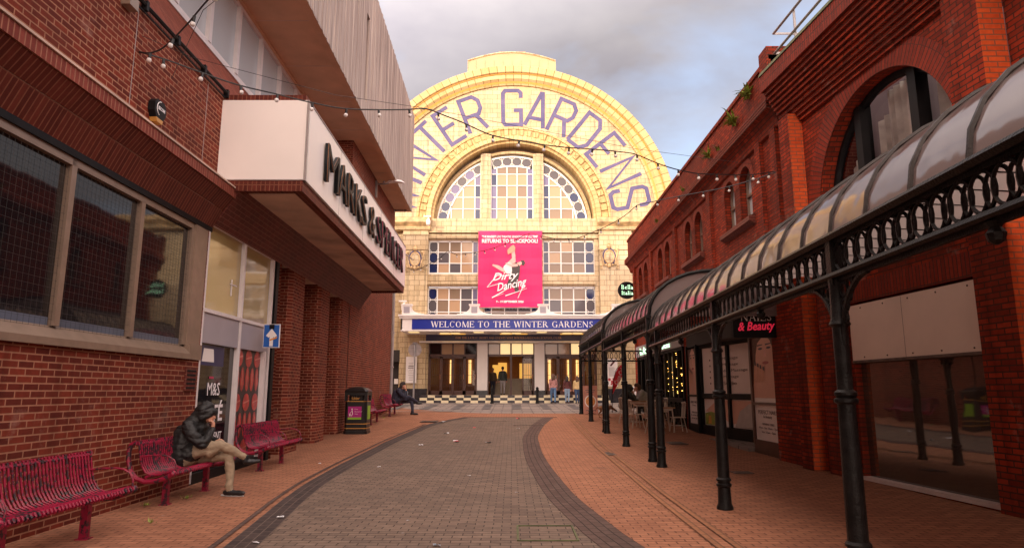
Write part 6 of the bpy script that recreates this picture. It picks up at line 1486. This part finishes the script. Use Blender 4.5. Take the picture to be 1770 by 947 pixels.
CH = [(5.12, 21.0, 95, 'cream spindle-back chair facing left at the nearest table, closest to the salon front'), (4.30, 20.55, -65, 'cream spindle-back chair drawn out at the left of the nearest table, by the double column'),
      (4.55, 21.85, 180, 'cream spindle-back chair on the far side of the nearest table'), (4.05, 22.2, -80, 'cream spindle-back chair at the left of the second table'),
      (4.75, 22.35, 10, 'cream spindle-back chair on the near side of the second table'), (5.1, 23.3, 95, 'cream spindle-back chair between second table and restaurant window'),
      (4.0, 23.7, -70, 'cream spindle-back chair at the left of the farthest table'), (4.5, 25.3, 170, 'cream spindle-back chair beyond the farthest table beside the seated guests')]
for i, (x, y, rz, lb) in enumerate(CH):
    o = ch if i == 0 else copy_tree(ch); o.location = (x, y, g(y)); o.rotation_euler = (0, 0, R(rz)); o['label'] = lb
for i, (x, y, lb) in enumerate([(4.62, 21.05, 'nearest wooden topped cafe table, beside the salon front'), (4.45, 22.9, 'second wooden topped cafe table from the camera, in front of the lit window'), (4.55, 24.5, 'farthest wooden topped cafe table, with the guests sitting at it')]):
    o = tb if i == 0 else copy_tree(tb); o.location = (x, y, g(y)); o['label'] = lb
# food board, flag, poster stand
fb = thing('food_board', (3.25, 28.0, g(28)), 'pink pavement board with a picture of an orange pizza dish behind the last columns', 'pavement board')
def FB(x, o, z): return Vector((3.25+x, 28.0-o*1.0+z*.16, g(28)+z))
m = MB(FB); m.box(-.30, .30, -.015, .015, .02, 1.16); fp = m.build('front_panel', 'board_pink', fb)
m = MB(FB); m.prism([(.24*math.cos(2*PI*k/20), .52+.26*math.sin(2*PI*k/20)) for k in range(20)], .016, .024, 1); m.build('plate_print', 'poster', fp)
m = MB(FB); m.prism([(.20*math.cos(2*PI*k/20), .52+.21*math.sin(2*PI*k/20)) for k in range(20)], .024, .030, 1); m.build('pizza_print', 'pizza', fp)
m = MB(FB); m.box(-.2, .2, .016, .02, .95, .98); m.box(-.15, .15, .016, .02, .88, .91); m.box(-.2, .2, .016, .02, .14, .17); m.build('text_lines', 'print_text', fp)
m = MB(); m.prism([(28.5, g(28)), (28.53, g(28)), (28.2, g(28)+1.16), (28.17, g(28)+1.16)], 2.95, 3.55, 0); m.build('back_panel', 'door_brown', fb)
ff = thing('feather_flag', (4.30, 29.0, g(29)), 'red feather flag with white script lettering behind the cafe guests', 'flag')
m = MB(); m.tube([(4.28, 29, g(29)), (4.30, 29, 1.4), (4.36, 29, 1.95), (4.5, 29, 2.4), (4.66, 29, 2.62), (4.78, 29, 2.60)], [.018, .016, .014, .012, .010, .008], 6); m.build('pole', 'black', ff)
m = MB(); LFT = [(4.31, 1.38), (4.34, 1.7), (4.38, 1.98), (4.46, 2.25), (4.56, 2.46), (4.68, 2.59), (4.80, 2.60)]; RGT = [(4.32, 1.36), (4.44, 1.58), (4.60, 1.84), (4.74, 2.08), (4.84, 2.30), (4.88, 2.48), (4.82, 2.60)]
for i in range(6): m.poly([(LFT[i][0], 28.995+.01*math.sin(i), LFT[i][1]), (RGT[i][0], 28.99+.03*math.sin(i*2), RGT[i][1]), (RGT[i+1][0], 28.99+.03*math.sin(i*2+2), RGT[i+1][1]), (LFT[i+1][0], 28.995+.01*math.sin(i+1), LFT[i+1][1])])
cl_ = m.build('cloth', 'red', ff, recalc=False)
text('Coca-Cola', 'lettering', 'poster', cl_, (4.54, 28.94, 1.74), (.42, 0, .92), (-.92, 0, .42), .78, .19, .004, .02, .3)
pb = thing('poster_stand', (7.4, 39.0, g(39)), 'low colourful poster board in front of the blue shopfront', 'poster board')
m = MB(); m.box(6.95, 7.75, 38.95, 39.0, 1.0, 1.75); pq = m.build('panel', 'poster', pb)
m = MB()
for i in range(26):
    m.cur = i % 4; x, z, r = random.uniform(7.05, 7.65), random.uniform(1.08, 1.66), random.uniform(.03, .09); m.poly([(x+r*math.cos(2*PI*k/8), 38.946-.0004*i, z+r*math.sin(2*PI*k/8)) for k in range(8)])
m.build('printed_shapes', ['red', 'sign_blue', 'bin_green', 'tile_gold'], pq, recalc=False)
for x in (7.0, 7.7):
    m = MB(); m.box(x-.02, x+.02, 38.96, 38.99, g(39), 1.0); m.build('leg', 'black', pb)
po = thing('wall_poster', (5.95, 39.6, 2.6), 'white and pink poster on the right tiled pilaster, behind the red flag', 'poster')
m = MB(); m.box(5.62, 6.22, 39.56, 39.6, 1.75, 3.35); pz = m.build('panel', 'poster', po)
m = MB()
for i in range(9): m.cur = 0; m.box(5.70, 6.12-random.random()*.15, 39.552, 39.558, 2.35+i*.06, 2.37+i*.06)
m.cur = 1
for i in range(8): x, z, r = random.uniform(5.7, 6.1), random.uniform(1.85, 2.2), random.uniform(.04, .09); m.poly([(x+r*math.cos(2*PI*k/8), 39.55-.0004*i, z+r*math.sin(2*PI*k/8)) for k in range(8)])
m.cur = 2; m.poly([(5.75, 39.549, 2.95), (5.85, 39.549, 2.92), (6.12, 39.549, 3.22), (6.02, 39.549, 3.28)])
m.build('print', ['print_text', 'litter_r', 'maroon'], pz, recalc=False)
# notice board, signs, bollards
nb_ = thing('notice_board', (-5.94, 39.6, 2.7), 'tall white notice on the tiled pilaster left of the theatre doors', 'notice board')
m = MB(); m.box(-6.25, -5.62, 39.54, 39.6, 1.95, 3.48); pz = m.build('panel', 'poster', nb_)
m = MB(); 
for i in range(11): m.box(-6.12+random.random()*.08, -5.75-random.random()*.08, 39.534, 39.541, 2.1+i*.10, 2.115+i*.10+(.03 if i in (7, 8) else 0))
m.build('text_lines', 'print_text', pz)
ps = thing('pole_sign', (-5.50, 37.8, g(37.8)), 'grey pole with a round sign seen from the back, left of the theatre entrance', 'road sign')
m = MB(); m.lathe((-5.50, 37.8, g(37.8)), [(.09, 0), (.09, .04), (.05, .08), (.045, 3.35), (.05, 3.38)], 10); m.box(-5.62, -5.36, 37.74, 37.86, 4.12, 4.2); m.build('pole', 'grey_metal', ps)
m = MB(); m.prism([(-5.50+.38*math.cos(2*PI*k/24), 3.78+.38*math.sin(2*PI*k/24)) for k in range(24)], 37.86, 37.89, 1); m.build('disc', 'pipe', ps)
m = MB(); m.box(-5.85, -5.15, 37.845, 37.865, 3.66, 3.70); m.box(-5.85, -5.15, 37.845, 37.865, 3.86, 3.90); m.build('bracket', 'grey_metal', ps)
m = MB(); m.lathe((-5.50, 37.8, g(37.8)), [(.15, 0), (.14, .12), (.06, .2)], 10); m.build('foot', 'black', ps)
ow = thing('traffic_sign', (-4.79, 13.3, 2.57), 'blue one-way sign with white arrow and orange sticker beside the cafe window', 'traffic sign')
def OW(x, y, z): return Vector((x+.31, y-.8, z-.06))
m = MB(OW); m.box(-5.27, -4.94, 14.08, 14.10, 2.40, 2.87); m.build('border', 'poster', ow)
m = MB(OW); m.box(-5.255, -4.955, 14.070, 14.082, 2.415, 2.855); fc_ = m.build('face', 'sign_blue', ow)
m = MB(OW); m.box(-5.135, -5.065, 14.062, 14.068, 2.43, 2.68); m.prism([(-5.21, 2.64), (-5.155, 2.60), (-5.1, 2.66), (-5.045, 2.60), (-4.99, 2.64), (-5.1, 2.78)], 14.060, 14.066, 1); m.build('arrow', 'poster', fc_)
m = MB(OW); m.box(-5.15, -5.05, 14.052, 14.058, 2.77, 2.86); m.build('sticker', 'black', fc_)
m = MB(OW); m.prism([(-5.14, 2.53), (-5.0, 2.58), (-4.98, 2.62), (-5.12, 2.57)], 14.052, 14.058, 1); m.build('sticker', 'sticker', fc_)
m = MB(OW); m.tube([(-5.1, 14.11, 2.55), (-5.40, 14.9, 2.55)], .015, 5); m.tube([(-5.1, 14.11, 2.75), (-5.40, 14.9, 2.75)], .015, 5); m.build('clamp', 'grey_metal', ow)
def make_bollard():
    r = thing('bollard', (0, 0, 0), 'b', 'bollard', 'black bollards before the theatre steps')
    m = MB(); m.lathe((0, 0, 0), [(.11, 0), (.11, .08), (.085, .10), (.075, .70), (.095, .72), (.095, .76), (.07, .78), (.075, .82)], 14); m.build('post', 'iron', r, smooth=True)
    m = MB(); m.lathe((0, 0, .82), [(.09, 0), (.09, .03), (.06, .08), (.015, .11)], 12); m.build('cap', 'iron', r, smooth=True); return r
bo = make_bollard()
for i, (x, lb) in enumerate(((-1.12, 'left black bollard, in front of the centre doorway'), (1.42, 'right black bollard, left of the woman in the patterned pink top'))):
    o = bo if i == 0 else copy_tree(bo); o.location = (x, 38.0, g(38)); o['label'] = lb
# cameras
def cctv(x, y, z, lb, sg=1):
    r = thing('security_camera', (x, y, z), lb, 'security camera')
    m = MB(); m.tube([(x, y+.4, z+.1), (x, y, z+.1), (x, y, z)], .03, 6); m.box(x-.28, x+.15, y-.05, y+.08, z+.12, z+.2); m.build('arm', 'white', r)
    m = MB(); m.lathe((x, y, z-.42), [(.02, 0), (.10, .05), (.13, .14), (.13, .3), (.08, .4), (.05, .44)], 10); m.build('dome', 'white', r, smooth=True)
cctv(-5.0, 38.6, 11.6, 'white dome camera on the tiled cornice above the left pilaster')
cctv(-6.15, 37.5, 6.35, 'small white camera on the left end of the theatre canopy')
m = MB(); m.tube([(-5.35, 29.7, 8.05), (-5.2, 31, 8.0), (-5.0, 33, 8.0)], .03, 6); o_ = m.build('cable_bracket', 'pipe'); tag(o_, 'thin pale bracket arm sticking out beyond the far corner of the store', 'bracket')

# ================================================================== FESTOON LIGHTS
def festoon(label, pts, nb, wire=None, sk=0):
    r = thing('string_lights', pts[0], label, 'string lights', 'festoon lights zigzagging over the street')
    V_ = [Vector(p) for p in pts]; sm = []
    n = len(V_)
    for i in range(n-1):
        p0, p1, p2, p3 = V_[max(i-1, 0)], V_[i], V_[i+1], V_[min(i+2, n-1)]
        for j in range(4): t = j/4; sm.append(.5*((2*p1)+(p2-p0)*t+(2*p0-5*p1+4*p2-p3)*t*t+(3*p1-p0-3*p2+p3)*t**3))
    sm.append(V_[-1])
    m = MB(); m.tube([tuple(p) for p in sm], .011, 5); m.build('cable', 'cable', r)
    d = [0]
    for a, b in zip(sm, sm[1:]): d.append(d[-1]+(b-a).length)
    for k in range(nb):
        s_ = d[-1]*(k+.6)/nb; i = max(j for j in range(len(d)) if d[j] <= s_); t = (s_-d[i])/max(1e-6, (d[min(i+1, len(d)-1)]-d[i])) if i < len(sm)-1 else 0
        p = sm[i].lerp(sm[min(i+1, len(sm)-1)], t); dx, dy = random.uniform(-.02, .02), random.uniform(-.02, .02)
        m = MB(); m.cur = 0; m.tube([tuple(p), (p.x+dx*.5, p.y+dy*.5, p.z-.07)], .019, 6); m.cur = 1; m.ball((p.x+dx, p.y+dy, p.z-.098), .032, 7); m.build('bulb', ['cable', 'bulb'], r, smooth=True)
    if wire:
        m = MB(); m.tube(wire, .004, 4); m.build('support_wire', 'cable', r)
A_ = [(-5.0, 8.27, 5.97), (-4.69, 8.43, 5.93), (-4.33, 8.61, 5.85), (-3.9, 8.83, 5.77), (-3.44, 9.06, 5.74), (-3.0, 9.28, 5.71), (-2.57, 9.5, 5.71), (-2.11, 9.73, 5.79), (-1.7, 9.93, 5.88), (-1.38, 10.09, 5.96), (-1.1, 10.23, 5.91), (-0.81, 10.38, 5.85), (-0.36, 10.61, 5.73), (0.1, 10.84, 5.72), (0.56, 11.07, 5.73), (0.98, 11.28, 5.76), (1.45, 11.52, 5.82), (1.99, 11.79, 5.87), (2.32, 11.95, 5.88), (2.71, 12.15, 5.8), (3.14, 12.37, 5.74), (3.69, 12.64, 5.73), (4.18, 12.89, 5.8), (4.64, 13.12, 5.86), (5.05, 13.32, 5.94), (5.62, 13.62, 6.11)]
C_ = [(5.62, 13.53, 6.07), (5.3, 14.11, 6.07), (4.88, 14.81, 6.11), (4.43, 15.58, 6.21), (3.97, 16.34, 6.31), (3.42, 17.28, 6.41), (3.34, 17.42, 6.4), (3.11, 17.8, 6.25), (2.79, 18.34, 6.14), (2.45, 18.92, 6.09), (2.01, 19.65, 6.05), (1.79, 20.04, 6.11), (1.38, 20.72, 6.28), (0.96, 21.44, 6.53), (0.59, 22.06, 6.77), (0.1, 22.88, 6.72), (-0.8, 24.41, 6.73), (-1.47, 25.54, 6.84), (-2.27, 26.88, 7.02), (-2.7, 27.61, 7.32), (-3.14, 28.36, 7.17), (-3.78, 29.43, 7.09), (-4.75, 31.07, 7.13), (-5.4, 29.5, 7.5)]
festoon('longest string of white bulbs, crossing from left brick wall to right building before the arch', A_, 24, [(-4.98, 8.27, 6.2), (-4.44, 8.55, 6.04), (-2.67, 9.45, 5.9), (-1.38, 10.09, 5.97), (2.3, 11.95, 5.99), (5.62, 13.62, 6.2)])
festoon('lower string of bulbs running from right building to far store corner, before the banner', C_, 28)
festoon('short string of bulbs rising from the left wall out of the top of the photo', [(-5.0, 8.27, 5.97), (-4.75, 8.1, 5.86), (-4.45, 7.9, 5.84), (-4.0, 7.55, 5.95), (-3.5, 7.1, 6.05), (-2.8, 6.6, 6.2), (0, 4.6, 6.4), (5.2, 1.5, 6.3)], 22, [(-4.98, 9.1, 6.0), (-4.0, 7.9, 6.35), (5.2, 1.0, 7.4)])

# ================================================================== WEEDS, LITTER, COVERS
def fern(s, z, n, size, label, kind='leaf'):
    c = RFr(s, .2, z); r = thing('fern', tuple(c), label, 'plant', 'weeds growing on the brick parapet'); m = MB(); m2 = MB()
    for k in range(n):
        a = random.uniform(-PI*.6, PI*.6); L_ = size*random.uniform(.5, 1.25); d = Vector((-math.cos(a), math.sin(a), 0)); up = random.uniform(1.0, 2.0); w_ = .022*random.uniform(.8, 1.5); prev = None
        for i in range(6):
            t = i/5; p = c+d*L_*t*.8+Vector((0, 0, L_*(up*t-1.0*t*t))); wv = Vector((0, 0, 1)).cross(d).normalized()*w_*(1.05-t)*1.6
            if prev: m.poly([tuple(prev[0]), tuple(p-wv), tuple(p+wv), tuple(prev[1])], raw=True)
            prev = (p-wv, p+wv)
            if i: 
                for sg in (-1, 1):
                    q = p+wv.normalized()*sg*(.09*(1.1-t))*size*2; m.poly([tuple(p+d*.02), tuple(q+d*.03), tuple(p-d*.02)], raw=True)
    m.build('fronds', kind, r, recalc=False)
    for k in range(4):
        a = random.uniform(-1, 1); m2.tube([tuple(c), tuple(c+Vector((-.06, a*.12, .2*size*2))), tuple(c+Vector((-.1, a*.2, .38*size*2)))], .006, 4)
    m2.build('stems', 'stalk', r)
for s_, z, n, sz, lb in ((14.6, 8.2, 34, .34, 'bushiest green fern highest on the brick parapet, by the roof railing'), (15.6, 7.95, 40, .36, 'broad green fern second from the top on the brick parapet'), (16.9, 7.8, 12, .2, 'small fern low on the parapet between two larger ones'),
                         (17.8, 7.9, 26, .28, 'yellow-green fern on the parapet over the nearest pair of arched windows'), (20.6, 7.8, 12, .18, 'tiny fern on the parapet above the second pair of arched windows'), (24.5, 7.75, 14, .2, 'small weed far along the brick parapet')):
    fern(s_, z, n, sz, lb)
def weed(x, y, lb, n=9):
    c = Vector((x, y, g(y)+.01)); m = MB()
    for k in range(n):
        a = random.uniform(0, 2*PI); d = Vector((math.cos(a), math.sin(a), 0)); q = c+d*random.uniform(0, .08); L_ = random.uniform(.02, .06); s_ = Vector((-d.y, d.x, 0))*.008
        m.poly([tuple(q-s_), tuple(q+s_), tuple(q+d*L_*.6+Vector((0, 0, L_)))], raw=True)
    o = m.build('weed', 'leaf', recalc=False); tag(o, lb, 'weed', 'small weeds in the paving joints')
for x, y, lb in ((-4.75, 9.05, 'small green weed by the left leg of the seated man\'s bench'), (-4.5, 9.6, 'small green weed under the seated man\'s bench'), (-4.72, 22.6, 'green weed at the foot of the bench behind the bin'), (-4.9, 26.0, 'green weed along the wall near the far bench'), (-4.1, 7.9, 'small weed in the paving right of the nearest bench')): weed(x, y, lb, 14)
def scrap(x, y, mat, sz, lb):
    m = MB(); n = 3; z = g(y)+.012
    P_ = [[(x+(i-1.5)*sz*.4+random.uniform(-.2, .2)*sz, y+(j-1)*sz*.4+random.uniform(-.2, .2)*sz, z+random.uniform(0, .35)*sz) for j in range(3)] for i in range(4)]
    for i in range(3):
        for j in range(2): m.poly([P_[i][j], P_[i+1][j], P_[i+1][j+1], P_[i][j+1]])
    o = m.build('litter', mat, recalc=False); tag(o, lb, 'litter', 'scraps of litter on the paving')
import sys
PX = [(765, 730, 'litter_w', .16, 'white paper scrap by the drain at the top of the road'), (789, 764, 'litter_r', .12, 'red scrap near the top left of the road'), (771, 750, 'litter_w', .12, 'pale scrap just below the left kerb bend'), (788, 763, 'litter_w', .12, 'white scrap beside the red one, mid road'),
      (843, 766, 'litter_b', .12, 'bluish foil scrap mid road'), (897, 724, 'litter_r', .14, 'pinkish red scrap at the top of the road'), (820, 740, 'litter_r', .10, 'dark red scrap in the upper middle of the road'), (895, 741, 'litter_w', .08, 'small white scrap in the upper right of the road'),
      (727, 770, 'litter_w', .09, 'tiny white scrap near the left kerb'), (484, 896, 'litter_w', .06, 'white scrap lying on the dark left kerb'), (442, 940, 'litter_w', .05, 'white scrap at the bottom left edge of the road'), (755, 945, 'litter_b', .06, 'pale scrap at the very bottom of the road'),
      (706, 901, 'litter_w', .035, 'tiny white scrap in the lower left of the road'), (553, 802, 'litter_w', .05, 'white scrap on the orange paving by the third bench'), (811, 823, 'litter_w', .04, 'tiny pale scrap in the middle of the road'), (655, 808, 'litter_w', .05, 'brownish scrap left of the road middle'), (892, 852, 'litter_w', .03, 'tiny scrap on the right of the road')]
F_ = 1150.; PT = math.atan(201.5/1150)
def pxg(px, py):
    a, v = (px-885)/F_, (473.5-py)/F_; r = (a, math.cos(PT)-v*math.sin(PT), math.sin(PT)+v*math.cos(PT)); t = 10
    for i in range(200): t = .7*t+.3*(g(r[1]*t)-1.5)/r[2]
    return r[0]*t, r[1]*t
for px, py, mt, sz, lb in PX:
    x, y = pxg(px, py); scrap(x, y, mt, sz, lb)
def cover(x, y, w_, d_, lb, mat='rust', ring=False, name='manhole_cover'):
    z = g(y)+.012; m = MB()
    if ring:
        for q in ((x-w_, x+w_, y-d_, y-d_+.02), (x-w_, x+w_, y+d_-.02, y+d_), (x-w_, x-w_+.02, y-d_+.02, y+d_-.02), (x+w_-.02, x+w_, y-d_+.02, y+d_-.02)): m.box(*q, z-.006, z+.004)
        o = m.build(name, mat)
    else:
        m.box(x-w_, x+w_, y-d_, y+d_, z-.01, z+.001); 
        for k in range(6): m.box(x-w_+.03, x+w_-.03, y-d_+.04+k*(2*d_-.08)/6, y-d_+.06+k*(2*d_-.08)/6, z+.001, z+.005)
        o = m.build(name, mat)
    tag(o, lb, 'drain cover', 'covers let into the paving')
cover(.36, 7.36, .31, .38, 'brick-filled cover frame low in the road', 'moss', True)
cover(-2.98, 24.7, .30, .55, 'dark grated drain cover beside the top left of the road')
cover(2.2, 15.45, .10, .35, 'small dark drain cover on the striped paving line')
cover(4.3, 17.9, .22, .40, 'dark cover in the paving outside the salon'); cover(4.1, 12.3, .17, .16, 'small dark cover under the arcade between second and third columns')
cover(.55, 23.6, .5, .9, 'faint square cover frame at the top right of the road', 'rust', True); cover(-.7, 25.0, .5, .6, 'faint cover frame at the top centre of the road', 'rust', True)
bpy.context.view_layer.update()
